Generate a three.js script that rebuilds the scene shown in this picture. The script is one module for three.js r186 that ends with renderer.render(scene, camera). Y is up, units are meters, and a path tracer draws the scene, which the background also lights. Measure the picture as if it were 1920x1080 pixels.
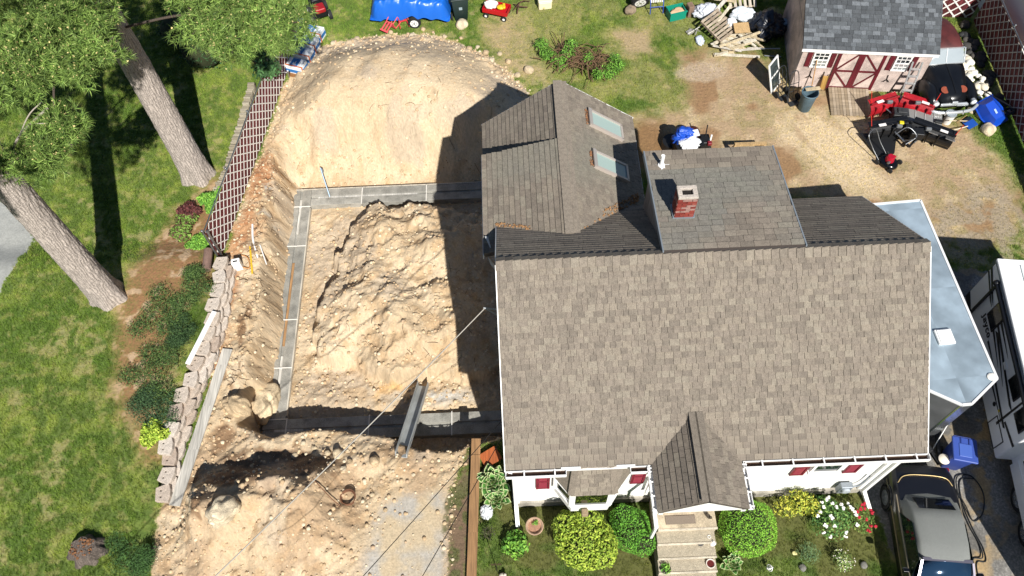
import * as THREE from 'three';
import { mergeGeometries, mergeVertices } from 'three/addons/utils/BufferGeometryUtils.js';
import { RoundedBoxGeometry } from 'three/addons/geometries/RoundedBoxGeometry.js';
import { FontLoader } from 'three/addons/loaders/FontLoader.js';
import { TextGeometry } from 'three/addons/geometries/TextGeometry.js';

// ---------------------------------------------------------------- camera, sky, sun, exposure
const scene = new THREE.Scene();
const camera = new THREE.PerspectiveCamera(39.48, 16 / 9, 0.5, 900);
{ // a drone about twenty metres up, looking steeply down at the yard
  const d = Math.PI / 180, pitch = 59.466 * d, yaw = -0.487 * d, roll = -2.88 * d;
  const fwd = new THREE.Vector3(Math.sin(yaw) * Math.cos(pitch), -Math.sin(pitch), -Math.cos(yaw) * Math.cos(pitch));
  const r0 = new THREE.Vector3(Math.cos(yaw), 0, Math.sin(yaw)), u0 = new THREE.Vector3().crossVectors(r0, fwd);
  const r = r0.clone().multiplyScalar(Math.cos(roll)).addScaledVector(u0, Math.sin(roll));
  const u = u0.clone().multiplyScalar(Math.cos(roll)).addScaledVector(r0, -Math.sin(roll));
  camera.position.set(0, 20.67, 0);
  camera.quaternion.setFromRotationMatrix(new THREE.Matrix4().makeBasis(r, u, fwd.clone().negate()));
  camera.updateMatrixWorld();
}
const SUN = new THREE.Vector3(0.295, 1, 1).normalize();
{ // clear blue sky, a little paler towards the horizon
  const w = 256, h = 128, a = new Float32Array(w * h * 4);
  for (let j = 0; j < h; j++) for (let i = 0; i < w; i++) {
    const el = (j + 0.5) / h * Math.PI - Math.PI / 2, s = Math.max(0, Math.sin(el)), k = Math.pow(1 - s, 2.5);
    const o = (j * w + i) * 4;
    const b = el < 0 ? 0.5 : 1;
    a[o] = b * (0.036 + 0.15 * k); a[o + 1] = b * (0.068 + 0.145 * k); a[o + 2] = b * (0.14 + 0.115 * k); a[o + 3] = 1;
  }
  const t = new THREE.DataTexture(a, w, h, THREE.RGBAFormat, THREE.FloatType);
  t.mapping = THREE.EquirectangularReflectionMapping; t.magFilter = t.minFilter = THREE.LinearFilter; t.needsUpdate = true;
  scene.background = t; scene.environment = t;
}
const sun = new THREE.DirectionalLight(new THREE.Color().setRGB(1, 0.965, 0.905), 4.6);
sun.position.copy(SUN).multiplyScalar(60).add(new THREE.Vector3(0, 0, -13)); sun.target.position.set(0, 0, -13);
sun.castShadow = true; sun.shadow.mapSize.set(4096, 4096); sun.shadow.radius = 1;
Object.assign(sun.shadow.camera, { left: -26, right: 26, top: 26, bottom: -26, near: 5, far: 130 });
scene.add(sun, sun.target);
const renderer = new THREE.WebGLRenderer({ antialias: true });
renderer.setSize(1024, 576); renderer.shadowMap.enabled = true;
renderer.toneMapping = THREE.LinearToneMapping; renderer.toneMappingExposure = 1.46;

// ---------------------------------------------------------------- helpers
function prng(s) { return () => { s |= 0; s = s + 0x6D2B79F5 | 0; let t = Math.imul(s ^ s >>> 15, 1 | s); t = t + Math.imul(t ^ t >>> 7, 61 | t) ^ t; return ((t ^ t >>> 14) >>> 0) / 4294967296; }; }
let R = prng(7);
const rr = (a, b) => a + (b - a) * R();
const V = (x, y, z) => new THREE.Vector3(x, y, z);
const TAB = (() => { const q = prng(99), t = new Float32Array(65536); for (let i = 0; i < 65536; i++) t[i] = q(); return t; })();
function vn(x, y, per = 256) { // periodic value noise
  const xi = Math.floor(x), yi = Math.floor(y), fx = x - xi, fy = y - yi;
  const m = (a) => ((a % per) + per) % per, x0 = m(xi), x1 = m(xi + 1), y0 = m(yi) * 256, y1 = m(yi + 1) * 256;
  const u = fx * fx * (3 - 2 * fx), v = fy * fy * (3 - 2 * fy);
  const a = TAB[y0 + x0], b = TAB[y0 + x1], c = TAB[y1 + x0], d = TAB[y1 + x1];
  return a + (b - a) * u + (c - a) * v + (a - b - c + d) * u * v;
}
function fbm(x, y, o = 4, per = 256) { let s = 0, a = 0.5, n = 0; for (let i = 0; i < o; i++) { s += a * vn(x, y, per); n += a; a *= 0.5; x = x * 2 + 17.3 * (per === 256); y = y * 2 + 9.1 * (per === 256); per = Math.min(256, per * 2); } return s / n; }
const sst = (a, b, x) => { const t = Math.min(1, Math.max(0, (x - a) / (b - a))); return t * t * (3 - 2 * t); };
const lerp = (a, b, t) => a + (b - a) * t;
function greyTex(n, f, rep) {
  const d = new Uint8Array(n * n * 4);
  for (let j = 0; j < n; j++) for (let i = 0; i < n; i++) { const v = Math.max(0, Math.min(255, 255 * f(i / n, j / n))); const o = (j * n + i) * 4; d[o] = d[o + 1] = d[o + 2] = v; d[o + 3] = 255; }
  const t = new THREE.DataTexture(d, n, n); t.wrapS = t.wrapT = THREE.RepeatWrapping; t.magFilter = THREE.LinearFilter; t.minFilter = THREE.LinearMipmapLinearFilter; t.generateMipmaps = true;
  t.colorSpace = THREE.SRGBColorSpace; t.repeat.set(rep, rep); t.needsUpdate = true; return t;
}
const TEX = {
  mottle: greyTex(512, (u, v) => 0.62 + 0.55 * (0.7 * fbm(u * 8, v * 8, 5, 8) + 0.3 * vn(u * 128, v * 128, 128)) , 0.5),
  grit: greyTex(512, (u, v) => 0.66 + 0.45 * vn(u * 200, v * 200, 200) * (0.6 + 0.8 * fbm(u * 16, v * 16, 3, 16)), 1),
  wood: greyTex(512, (u, v) => 0.6 + 0.5 * (0.55 * fbm(u * 64, v * 3, 2, 64) + 0.45 * fbm(u * 8, v * 2, 3, 8)), 0.8),
  bark: greyTex(512, (u, v) => { const w = fbm(u * 6, v * 3, 3, 8) * 2.2; const r = Math.abs(Math.sin((u * 8 + w * 0.5) * Math.PI * 2)), k = Math.abs(Math.sin((v * 9 + 1.6 * fbm(u * 12, v * 6, 2, 16)) * Math.PI * 2)); return 0.42 + 0.3 * Math.pow(r, 0.6) * (0.6 + 0.4 * Math.pow(k, 0.4)) * (0.5 + 0.8 * fbm(u * 24, v * 16, 3, 32)) + 0.28 * vn(u * 120, v * 90, 120); }, 1),
  soil: greyTex(512, (u, v) => { const q = fbm(u * 6, v * 6, 3, 6); const r = 1 - Math.abs(2 * fbm(u * 10 + 0.4 * q, v * 10, 4, 10) - 1); return 0.25 + 0.4 * r + 0.35 * fbm(u * 24, v * 24, 4, 24); }, 1),
  metal: greyTex(256, (u, v) => 0.72 + 0.32 * fbm(u * 6, v * 6, 4, 8), 0.4),
  fabric: greyTex(256, (u, v) => 0.8 + 0.2 * ((Math.floor(u * 128) + Math.floor(v * 128)) % 2) * vn(u * 64, v * 64, 64), 2),
};
const MC = new Map();
function mat(hex, rough = 0.8, o = {}) { // o: t texture name, b bump metres, metal, plus any material entry
  const key = hex + '|' + rough + '|' + JSON.stringify(o); if (MC.has(key)) return MC.get(key);
  const { t, b, phys, ...rest } = o;
  const m = new (phys ? THREE.MeshPhysicalMaterial : THREE.MeshStandardMaterial)({ color: hex, roughness: rough, ...rest });
  if (t) { m.map = TEX[t]; if (b) { m.bumpMap = TEX[t]; m.bumpScale = b; } }
  MC.set(key, m); return m;
}
const VC = new THREE.MeshStandardMaterial({ color: 0xffffff, roughness: 0.92, vertexColors: true, map: TEX.grit });
const lin = (hex) => { const c = new THREE.Color(hex); return [c.r, c.g, c.b]; };
function xf(g, x = 0, y = 0, z = 0, rx = 0, ry = 0, rz = 0) { if (rx || ry || rz) g.applyMatrix4(new THREE.Matrix4().makeRotationFromEuler(new THREE.Euler(rx, ry, rz, 'YXZ'))); g.translate(x, y, z); return g; }
const bx = (w, h, d, x, y, z, rx, ry, rz) => xf(new THREE.BoxGeometry(w, h, d), x, y, z, rx, ry, rz);
const rb = (w, h, d, r, x, y, z, rx, ry, rz) => xf(new RoundedBoxGeometry(w, h, d, 2, Math.min(r, w / 2.01, h / 2.01, d / 2.01)), x, y, z, rx, ry, rz);
const cy = (r1, r2, h, x, y, z, rx, ry, rz, s = 18, open = false) => xf(new THREE.CylinderGeometry(r1, r2, h, s, 1, open), x, y, z, rx, ry, rz);
const sp = (r, x, y, z, sx = 1, sy = 1, sz = 1, n = 14) => { const g = new THREE.SphereGeometry(r, n, Math.round(n * 0.7)); g.scale(sx, sy, sz); return xf(g, x, y, z); };
const tor = (r, t, x, y, z, rx, ry, rz, s = 28) => xf(new THREE.TorusGeometry(r, t, 8, s), x, y, z, rx, ry, rz);
const UPV = V(0, 1, 0);
function rod(a, b, r, r2 = r, s = 8) { const A = V(...a), B = V(...b), d = B.clone().sub(A), L = d.length(); const g = new THREE.CylinderGeometry(r2, r, L, s); g.applyQuaternion(new THREE.Quaternion().setFromUnitVectors(UPV, d.normalize())); const c = A.add(B).multiplyScalar(0.5); g.translate(c.x, c.y, c.z); return g; }
function bar(a, b, w, h) { // a plank from a to b, w wide, h thick
  const A = V(...a), B = V(...b), d = B.clone().sub(A), L = d.length(); d.normalize();
  let s = new THREE.Vector3().crossVectors(UPV, d); if (s.lengthSq() < 1e-6) s.set(1, 0, 0); s.normalize(); const n = new THREE.Vector3().crossVectors(d, s);
  const g = new THREE.BoxGeometry(w, h, L); g.applyMatrix4(new THREE.Matrix4().makeBasis(s, n, d)); const c = A.add(B).multiplyScalar(0.5); g.translate(c.x, c.y, c.z); return g;
}
function tube(pts, r, seg = 40, rad = 6, closed = false) { return new THREE.TubeGeometry(new THREE.CatmullRomCurve3(pts.map((p) => V(...p)), closed), seg, r, rad, closed); }
function lathe(pts, s = 24, x = 0, y = 0, z = 0) { return xf(new THREE.LatheGeometry(pts.map((p) => new THREE.Vector2(...p)), s), x, y, z); }
function ext(pts, depth, bev = 0) { const s = new THREE.Shape(pts.map((p) => new THREE.Vector2(...p))); return new THREE.ExtrudeGeometry(s, { depth, bevelEnabled: bev > 0, bevelSize: bev, bevelThickness: bev, bevelSegments: 2, curveSegments: 8 }); }
function clean(g) { if (g.index) g = g.toNonIndexed(); for (const k of Object.keys(g.attributes)) if (!['position', 'normal', 'uv', 'color'].includes(k)) g.deleteAttribute(k); if (!g.attributes.normal) g.computeVertexNormals(); return g; }
function metreUV(g, rot = false) {
  const p = g.attributes.position, n = g.attributes.normal, uv = new Float32Array(p.count * 2);
  for (let i = 0; i < p.count; i++) {
    const a = Math.abs(n.getX(i)), b = Math.abs(n.getY(i)), c = Math.abs(n.getZ(i)); let u, v;
    if (b >= a && b >= c) { u = p.getX(i); v = p.getZ(i); } else if (a >= c) { u = p.getZ(i); v = p.getY(i); } else { u = p.getX(i); v = p.getY(i); }
    uv[i * 2] = rot ? v : u; uv[i * 2 + 1] = rot ? u : v;
  }
  g.setAttribute('uv', new THREE.BufferAttribute(uv, 2)); return g;
}
function mg(list, rot) {
  list = (Array.isArray(list) ? list : [list]).map(clean); let g;
  if (list.length === 1) g = list[0]; else { const col = list.every((q) => q.attributes.color); for (const q of list) { if (!q.attributes.uv) q.setAttribute('uv', new THREE.BufferAttribute(new Float32Array(q.attributes.position.count * 2), 2)); if (!col) q.deleteAttribute('color'); } g = mergeGeometries(list); }
  return metreUV(g, rot);
}
const used = new Map();
function numbered(n) { const k = used.get(n) || 0; used.set(n, k + 1); return k ? n + '_' + String(k).padStart(3, '0') : n; }
function shade(o) { o.traverse((q) => { if (q.isMesh) { q.castShadow = true; q.receiveShadow = true; } }); return o; }
function part(parent, name, geos, m, label, rot) { const o = new THREE.Mesh(mg(geos, rot), m); o.name = name; o.castShadow = o.receiveShadow = true; if (label) o.userData.label = label; parent.add(o); return o; }
function tag(o, label, category, group) { o.userData.label = label; o.userData.category = category; if (group) o.userData.group = group; return o; }
function thing(name, label, category, [x, y, z] = [0, 0, 0], ry = 0, group) { const o = new THREE.Group(); o.name = numbered(name); o.position.set(x, y, z); o.rotation.y = ry; scene.add(o); return tag(o, label, category, group); }
function solo(name, geos, m, label, category, group, pos, ry = 0) { const o = part(scene, numbered(name), geos, m); if (pos) { o.position.set(...pos); o.rotation.y = ry; } return tag(o, label, category, group); }
function structure(name, g, m) { const o = new THREE.Mesh(g, m); o.name = name; o.userData.kind = 'structure'; o.castShadow = o.receiveShadow = true; scene.add(o); return o; }
// cloth thrown in a heap: ridged folds, flattened where it rests
function crumple(sx, sy, sz, seed, fold = 0.22) {
  let g = new THREE.IcosahedronGeometry(1, 16); g.deleteAttribute('uv'); g.deleteAttribute('normal'); g = mergeVertices(g, 1e-4); const p = g.attributes.position, o = seed * 7.3 + 30;
  for (let i = 0; i < p.count; i++) { const x = p.getX(i), y = p.getY(i), z = p.getZ(i), u = x * 1.6 + y * 0.9 + o, v = z * 1.6 - y * 0.7 + o * 0.5; const q = fbm(u * 0.8, v * 0.8, 3), r1 = 1 - Math.abs(2 * fbm(u * 1.7 + q * 3, v * 1.7, 3) - 1), r2 = 1 - Math.abs(2 * fbm(u * 4.1, v * 4.1 + q * 4, 2) - 1); const k = 0.85 + 0.5 * (q - 0.5) + fold * (r1 - 0.6) + fold * 0.45 * (r2 - 0.6); p.setXYZ(i, x * k * sx, Math.max(-0.45 * sy, y * k * sy), z * k * sz); }
  g.computeVertexNormals(); return g;
}
// lumpy stone: subdivided ball pushed about by noise
function stoneGeo(sx, sy, sz, seed, rough = 0.25, det = 2) {
  let g = new THREE.IcosahedronGeometry(1, det); g.deleteAttribute('uv'); g.deleteAttribute('normal'); g = mergeVertices(g, 1e-4); const p = g.attributes.position;
  for (let i = 0; i < p.count; i++) { const x = p.getX(i), y = p.getY(i), z = p.getZ(i); const k = 1 + rough * (fbm(x * 1.3 + seed * 3.1 + 20, y * 1.3 + z * 1.7 + seed, 3) - 0.5) * 2; p.setXYZ(i, x * k * sx, y * k * sy, z * k * sz); }
  g.computeVertexNormals(); return g;
}
const AREA = {
  soil: [[-8.14, -18.60], [-8.05, -20.18], [-7.73, -21.58], [-6.96, -22.69], [-6.01, -23.07], [-4.84, -23.25], [-2.87, -23.27], [-1.69, -22.63], [-0.73, -21.95], [0.20, -20.96], [0.82, -20.10], [0.95, -17.04], [0.74, -16.39]],
  soil2: [[-0.92, -16.04], [-0.62, -7.84], [-1.06, -7.38], [-1.42, -7.35], [-1.68, -6.70], [-1.87, -6.00], [-1.97, -3.51], [-9.40, -3.80], [-9.52, -6.18], [-9.01, -6.87], [-8.76, -8.83], [-8.7, -9.80], [-8.6, -11.51], [-8.62, -12.61], [-8.95, -13.7], [-8.72, -15.4], [-8.48, -17.1], [-8.2, -18.9], [-8.05, -19.6]],
  mulch: [[-8.13, -17.78], [-7.93, -16.86], [-8.21, -15.37], [-8.20, -14.44], [-8.67, -13.97], [-8.83, -13.39], [-8.42, -12.24], [-8.41, -10.80], [-8.66, -9.15], [-9.07, -7.17], [-9.36, -6.67], [-9.54, -7.04], [-9.43, -8.86], [-9.03, -11.54], [-9.05, -13.40], [-8.61, -15.39], [-8.40, -17.11]],
  slab: [[-3.75, -5.73], [-3.37, -6.06], [-2.01, -6.36], [-2.00, -3.39], [-4.05, -3.47], [-3.99, -4.60]],
  verge: [[-1.96, -6.07], [-1.68, -6.70], [-1.36, -7.35], [-1.40, -3.37], [-2.00, -3.39]],
  front_lawn: [[-1.28, -7.27], [-0.31, -6.36], [8.79, -5.90], [9.04, -5.27], [8.99, -2.96], [-1.38, -3.36]],
  driveway: [[8.75, -5.76], [8.95, -5.20], [9.06, -2.96], [14.08, -2.76], [16.54, -8.63], [14.57, -11.83], [11.83, -12.72], [10.60, -8.91]],
  pit: [[-7.87, -17.6], [-7.84, -15.35], [-7.77, -13.72], [-7.74, -12.20], [-7.69, -10.77], [-7.74, -9.76], [-7.92, -9.36], [-7.89, -8.48], [-7.67, -8.16], [-6.94, -7.94], [-6.06, -7.87], [-5.19, -7.86], [-4.02, -7.77], [-3.14, -7.38], [-2.28, -7.14], [-1.71, -7.14], [-1.13, -7.38], [0.16, -7.51], [0.56, -20], [-0.91, -20], [-6.25, -20], [-7.75, -20]],
  mound: [[-4.71, -16.07], [-3.49, -16.23], [-2.25, -16.07], [0.01, -15.82], [-0.20, -9.76], [-1.74, -9.83], [-3.28, -9.82], [-4.36, -9.95], [-5.48, -10.38], [-6.07, -10.89], [-6.34, -11.53], [-6.07, -12.63], [-5.96, -13.89], [-5.52, -15.26]],
  pile: [[-8.12, -18.43], [-7.97, -20.30], [-7.47, -21.91], [-6.57, -22.72], [-4.84, -23.19], [-2.87, -23.18], [-1.49, -22.57], [-0.44, -21.74], [0.64, -20.22], [1.35, -17.94], [0.74, -17.0], [-1.00, -17.3], [-4.52, -17.6], [-6.99, -17.7]],
  neighbour_pavement: [[-18.06, -17.42], [-16.20, -15.90], [-15.18, -14.81], [-15.31, -13.33], [-15.50, -12.31], [-16.10, -10.15], [-19.55, -10.31], [-22.43, -17.66]],
  bare: [[6.50, -21.37], [8.99, -21.48], [9.56, -19.63], [11.0, -19.4], [13.6, -18.6], [15.2, -17.4], [15.6, -16.4], [16.04, -15.54], [15.71, -13.69], [12.84, -12.86], [10.64, -14.36], [8.29, -15.97], [4.44, -16.85], [4.30, -18.71], [6.08, -18.9], [6.46, -19.82]],
  track: [[9.23, -18.91], [10.94, -18.45], [12.30, -18.13], [11.85, -16.43], [12.23, -15.32], [10.79, -14.98], [9.99, -15.88], [9.25, -17.26], [8.73, -18.22]],
  dry1: [[-1.29, -23.79], [0.32, -24.27], [1.23, -22.51], [2.02, -19.83], [0.65, -20.42], [-0.92, -22.09]],
  dry2: [[3.99, -22.89], [5.36, -22.94], [5.40, -21.70], [4.23, -21.51]],
  gravelly: [[12.69, -13.45], [13.38, -14.63], [15.37, -15.58], [15.85, -14.09], [15.65, -11.77], [13.29, -12.26]],
  edge_r: [[15.33, -17.84], [15.86, -17.57], [16.04, -15.54], [15.64, -13.49], [16.92, -13.43], [18.82, -18.35], [16.71, -18.47]],
  mulchL: [[-9.81, -16.53], [-9.08, -16.93], [-9.21, -15.42], [-9.39, -13.81], [-9.18, -13.02], [-10.01, -11.23], [-9.75, -10.70], [-10.10, -9.21], [-9.77, -8.25], [-9.89, -7.35], [-11.53, -9.93], [-11.50, -12.39], [-11.18, -14.10], [-10.77, -15.50]],
};
// signed distance to a polygon in plan, positive inside
function inside(poly, x, z) {
  let c = false, d = 1e9;
  for (let i = 0, j = poly.length - 1; i < poly.length; j = i++) {
    const ax = poly[i][0], az = poly[i][1], bx_ = poly[j][0], bz = poly[j][1];
    if ((az > z) !== (bz > z) && x < (bx_ - ax) * (z - az) / (bz - az) + ax) c = !c;
    const ex = bx_ - ax, ez = bz - az, wx = x - ax, wz = z - az; const t = Math.max(0, Math.min(1, (wx * ex + wz * ez) / (ex * ex + ez * ez)));
    const dx = wx - ex * t, dz = wz - ez * t; d = Math.min(d, dx * dx + dz * dz);
  }
  return (c ? 1 : -1) * Math.sqrt(d);
}
const BB = {}; for (const k in AREA) { const p = AREA[k]; BB[k] = [Math.min(...p.map((q) => q[0])) - 1.5, Math.max(...p.map((q) => q[0])) + 1.5, Math.min(...p.map((q) => q[1])) - 1.5, Math.max(...p.map((q) => q[1])) + 1.5]; }
const inA = (k, x, z) => { const b = BB[k]; return x < b[0] || x > b[1] || z < b[2] || z > b[3] ? -1.5 : Math.max(-1.5, inside(AREA[k], x, z)); };
const bump = (x, z, cx, cz, rx, rz, a = 0) => { const c = Math.cos(a), s = Math.sin(a), dx = x - cx, dz = z - cz, u = (c * dx + s * dz) / rx, v = (-s * dx + c * dz) / rz; return Math.exp(-(u * u + v * v)); };
// ---------------------------------------------------------------- terrain heights
function soilIn(x, z) { const w = 0.25 * (fbm(x * 1.6, z * 1.6, 3) - 0.5) + 0.1 * (vn(x * 7, z * 7) - 0.5); return Math.max(inA('soil', x, z), inA('soil2', x, z), inA('pile', x, z), z > -18 ? inA('pit', x, z) : -1.5) + w; }
function height(x, z) {
  let h = 0.06 * (fbm(x * 0.35 + 5, z * 0.35, 3) - 0.5);
  // the neighbour's yard behind the block wall lies a little higher
  const wallx = z > -9 ? -9.1 - (z + 9.0) * 0.08 : -8.85 + Math.min(0, (z + 11) * 0.05);
  h += 0.34 * sst(0.15, 0.45, (wallx - 0.1) - x) * sst(-14.6, -13.4, z);
  if (x < -10 || x > 3 || z > -1.5 || z < -25) return h;
  const s = soilIn(x, z); if (s < -0.6) return h;
  const sm = sst(-0.15, 0.25, s);
  const xr = x * 0.82 + z * 0.57, zr = -x * 0.57 + z * 0.82; const n1 = fbm(xr * 0.9 + 3, zr * 0.9, 4) - 0.5, n2 = fbm(xr * 2.9 + 0.8 * n1, zr * 2.9 + 8, 4) - 0.5, n3 = fbm(zr * 9, xr * 9, 2) - 0.5;
  const rid = 1 - Math.abs(2 * fbm(zr * 2.0 + 40, xr * 2.0, 4) - 1);
  // sand pile behind
  const pl = inA('pile', x, z) + 0.14 * n1;
  let pile = 0.95 * sst(-0.1, 2.3, pl) + 0.12 * sst(0, 0.3, pl);
  pile *= 0.86 + 0.35 * bump(x, z, -4.2, -20.2, 3.2, 1.6) + 0.12 * n1;
  // pit
  const pin = inA('pit', x, z) + 0.5 * n1 + 0.22 * n2; const steep = z > -9.6 ? 0.3 : 0.55;
  const pit = sst(-0.05, steep, pin) * sst(-19.2 + 0.9 * n1, -17.25, z + 0.25 * n2);
  let mo = inA('mound', x, z) + 0.75 * n1 + 0.4 * n2; const rise = sst(-0.05, 0.22, mo) * 0.62 + sst(0.3, 1.7, mo) * 0.48;
  const floor = -1.44 + 0.14 * sst(-10.4, -9.3, z) * sst(-8.8, -9.2, z) + rise * (0.98 + 0.5 * n1) + 0.25 * bump(x, z, -3.6, -11.2, 1.5, 1.2) - 0.3 * bump(x, z, -1.2, -12.5, 1.0, 2.5);
  let g = lerp(h + pile, floor, pit);
  // spoil thrown up along the front
  const away = 1 - pit;
  const crest = -6.1 + 0.5 * n1 - 0.06 * (x + 7);
  const spoil = 1.3 * sst(-9.0, -8.0, x) * sst(-4.2, -5.6, x) * (z < crest ? sst(crest - 1.0, crest, z) : sst(crest + 2.0, crest, z));
  g += away * spoil * (0.85 + 0.9 * n1 + 0.4 * n2) * (z > -8.5 ? 1 : 0);
  g += away * 0.28 * bump(x, z, -7.3, -5.2, 0.6, 0.5) + away * 0.22 * bump(x, z, -5.4, -4.6, 1.2, 0.7) + away * 0.16 * bump(x, z, -4.4, -7.0, 1.5, 0.4);
  const slab = inA('slab', x, z), flat = sst(0.2, -0.4, slab);
  const onPile = sst(0.2, 1.0, pl) * away;
  const rough = sm * flat * (1 - 0.8 * onPile);
  const inPit = sst(0.1, 0.6, pin);
  const foot = 1 - 0.7 * inPit * Math.max(sst(-6.3, -6.7, x), sst(-16.0, -16.4, z));
  g += rough * foot * (0.22 * n1 + 0.13 * n2 + 0.09 * n3 + 0.05 * (vn(xr * 8.3, zr * 8.3 + 4) > 0.66 ? 1 : 0) * (vn(xr * 3, zr * 3) - 0.2) + 0.08 * (rid - 0.5) * (0.4 + sst(0.1, 0.9, rise) + 0.6 * away));
  // ragged roots and clods down the banks
  const bank = pit * (1 - sst(steep, steep + 0.35, pin)); g += bank * (0.22 * n2 + 0.12 * n3);
  if (x > -0.75) g = Math.min(g, lerp(g, -1.2, 0)); 
  // wheel ruts across the pile
  g += onPile * (0.05 * Math.sin((x * 0.9 + z * 0.35) * 5 + 3 * n1) * sst(0.45, 0.6, fbm(x * 0.5, z * 0.5 + 30, 2)));
  return lerp(h, g, Math.max(sm, pit));
}
// ---------------------------------------------------------------- ground colour, one sheet in plan
const GX0 = -21, GX1 = 20, GZ0 = -27.5, GZ1 = -2.5;
const mix3 = (a, b, t) => { a[0] += (b[0] - a[0]) * t; a[1] += (b[1] - a[1]) * t; a[2] += (b[2] - a[2]) * t; };
function groundColour(x, z, c) {
  const n1 = fbm(x * 0.7, z * 0.7, 3), n2 = fbm(x * 3.3 + 11, z * 3.3, 3), n3 = vn(x * 19, z * 19), n4 = vn(x * 43 + 5, z * 43);
  const w = 0.55 * (n1 - 0.5) + 0.4 * (n2 - 0.5) + 0.15 * (n3 - 0.5);
  // turf: greens with straw patches
  c[0] = 94; c[1] = 112; c[2] = 50;
  mix3(c, [134, 144, 68], sst(0.35, 0.75, n2)); mix3(c, [82, 108, 40], 0.6 * sst(0.6, 0.3, n1));
  mix3(c, [172, 156, 116], 0.7 * sst(0.6, 0.72, fbm(x * 1.3 + 60, z * 1.3, 4) * 0.7 + 0.3 * fbm(x * 6 + 7, z * 6, 3))); mix3(c, [158, 146, 96], 0.5 * sst(0.58, 0.7, fbm(x * 5 + 3, z * 5 + 9, 3)));
  mix3(c, [72, 88, 36], 0.35 * n4);
  const D = (k, a, b) => sst(a, b, inA(k, x, z) + w);
  if (x > -2) { // worn backyard
    mix3(c, [160, 144, 102], 0.45 * sst(0.45, 0.62, fbm(x * 0.6 + 3, z * 0.6 + 71, 4)) * sst(-15, -17, z)); mix3(c, [168, 148, 112], 0.8 * D('dry1', -0.3, 0.7) * (0.5 + n2)); mix3(c, [170, 146, 116], 0.85 * D('dry2', -0.3, 0.4));
    const b = D('bare', -0.75, 0.35); mix3(c, [164, 140, 110], b * (0.82 + 0.18 * sst(0.3, 0.6, n2))); mix3(c, [190, 170, 138], b * 0.6 * sst(0.5, 0.75, fbm(x * 2.1, z * 2.1 + 50, 3)));
    mix3(c, [136, 104, 72], b * 0.8 * sst(0.52, 0.66, fbm(x * 0.9 + 22, z * 0.9, 3)));
    mix3(c, [200, 180, 148], 0.9 * D('track', -0.5, 0.5) * (0.5 + 0.5 * sst(0.3, 0.6, fbm(x * 4 - z * 2, z * 0.7, 2))));
    mix3(c, [150, 138, 118], 0.8 * D('gravelly', -0.5, 0.4) * sst(0.35, 0.6, n2));
    mix3(c, [84, 112, 44], 0.7 * D('edge_r', -0.3, 0.3) * sst(0.7, 0.4, n2));
    mix3(c, [128, 96, 62], 0.9 * sst(1.3, 0.5, Math.hypot((x - 4.6) / 1.2, (z + 17.4) / 1.1) + w));
    mix3(c, [176, 158, 136], 0.8 * sst(1.1, 0.7, Math.hypot((x - 6.9) / 1.0, (z + 20.7) / 0.55) + w));
    const fl = D('front_lawn', -0.1, 0.3); mix3(c, [108, 94, 54], fl * 0.8 * sst(0.4, 0.6, fbm(x * 0.8 + 9, z * 1.1, 3))); mix3(c, [66, 84, 34], fl * 0.4);
  }
  if (x < -8.3) { const m = D('mulchL', -0.5, 0.4); mix3(c, [146, 104, 74], m * (0.6 + 0.4 * n3)); mix3(c, [176, 150, 120], m * sst(0.55, 0.7, n2)); }
  const dv = D('driveway', -0.12, 0.05);
  if (dv > 0) { const a = [116, 114, 110]; mix3(a, [170, 166, 160], n4 * 0.7 * (0.4 + n3)); mix3(a, [80, 78, 74], 0.6 * sst(0.55, 0.3, n1)); mix3(a, [150, 132, 104], 0.6 * sst(0.55, 0.72, n2) * sst(9.3, 11, x)); mix3(a, [196, 160, 104], 0.5 * sst(0.5, 0.6, n2) * sst(0.35, 0.05, Math.abs(x - 11.35 + 0.35 * (z + 4.5)))); mix3(c, a, dv); }
  const np = x < -14 ? D('neighbour_pavement', -0.06, 0.02) : 0; if (np > 0) { const a = [168, 168, 162]; mix3(a, [140, 142, 138], n2 * 0.6 + n4 * 0.2); mix3(c, a, np); }
  // excavated sand and soil
  const si = x > -10.2 && x < 2 ? soilIn(x, z) + 0.1 * (n4 - 0.5) : -1; const so = sst(-0.06, 0.06, si);
  if (so > 0) {
    const a = [188, 168, 138]; mix3(a, [204, 185, 156], sst(0.4, 0.7, n1)); mix3(a, [178, 150, 114], 0.65 * sst(0.5, 0.72, n2)); mix3(a, [160, 130, 98], 0.35 * n4 * n3);
    const pil = sst(-0.3, 0.6, inA('pile', x, z)); mix3(a, [198, 178, 147], 0.55 * pil);
    mix3(a, [198, 154, 96], 0.7 * sst(0.5, 0.66, fbm(x * 1.4 + 80, z * 3.2, 3)) * (bump(x, z, -4.2, -16.9, 3, 0.45) + bump(x, z, -4, -9.6, 2.6, 0.35)));
    const fr = sst(-8.0, -7.2, z) * sst(-1.2, -3, x + 0); mix3(a, [150, 122, 94], 0.45 * fr * sst(0.42, 0.62, fbm(x * 1.1 + 33, z * 1.1, 3))); mix3(a, [112, 88, 66], 0.85 * sst(0.35, 0.6, 0.6 * n2 + 0.75 * bump(x, z, -6.7, -6.85, 1.6, 0.55) - 0.1));
    mix3(a, [176, 160, 140], 0.6 * sst(0.55, 0.7, fbm(x * 0.8 + 15, z * 0.8 + 77, 3))); // grey silt
    mix3(a, [120, 92, 66], 0.8 * sst(0.55, 0.68, fbm(x * 2.6 + 19, z * 1.4 + 2, 3)) * sst(0.5, 0.1, Math.abs(x + 8.1)) * sst(-19, -17, z));
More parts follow.
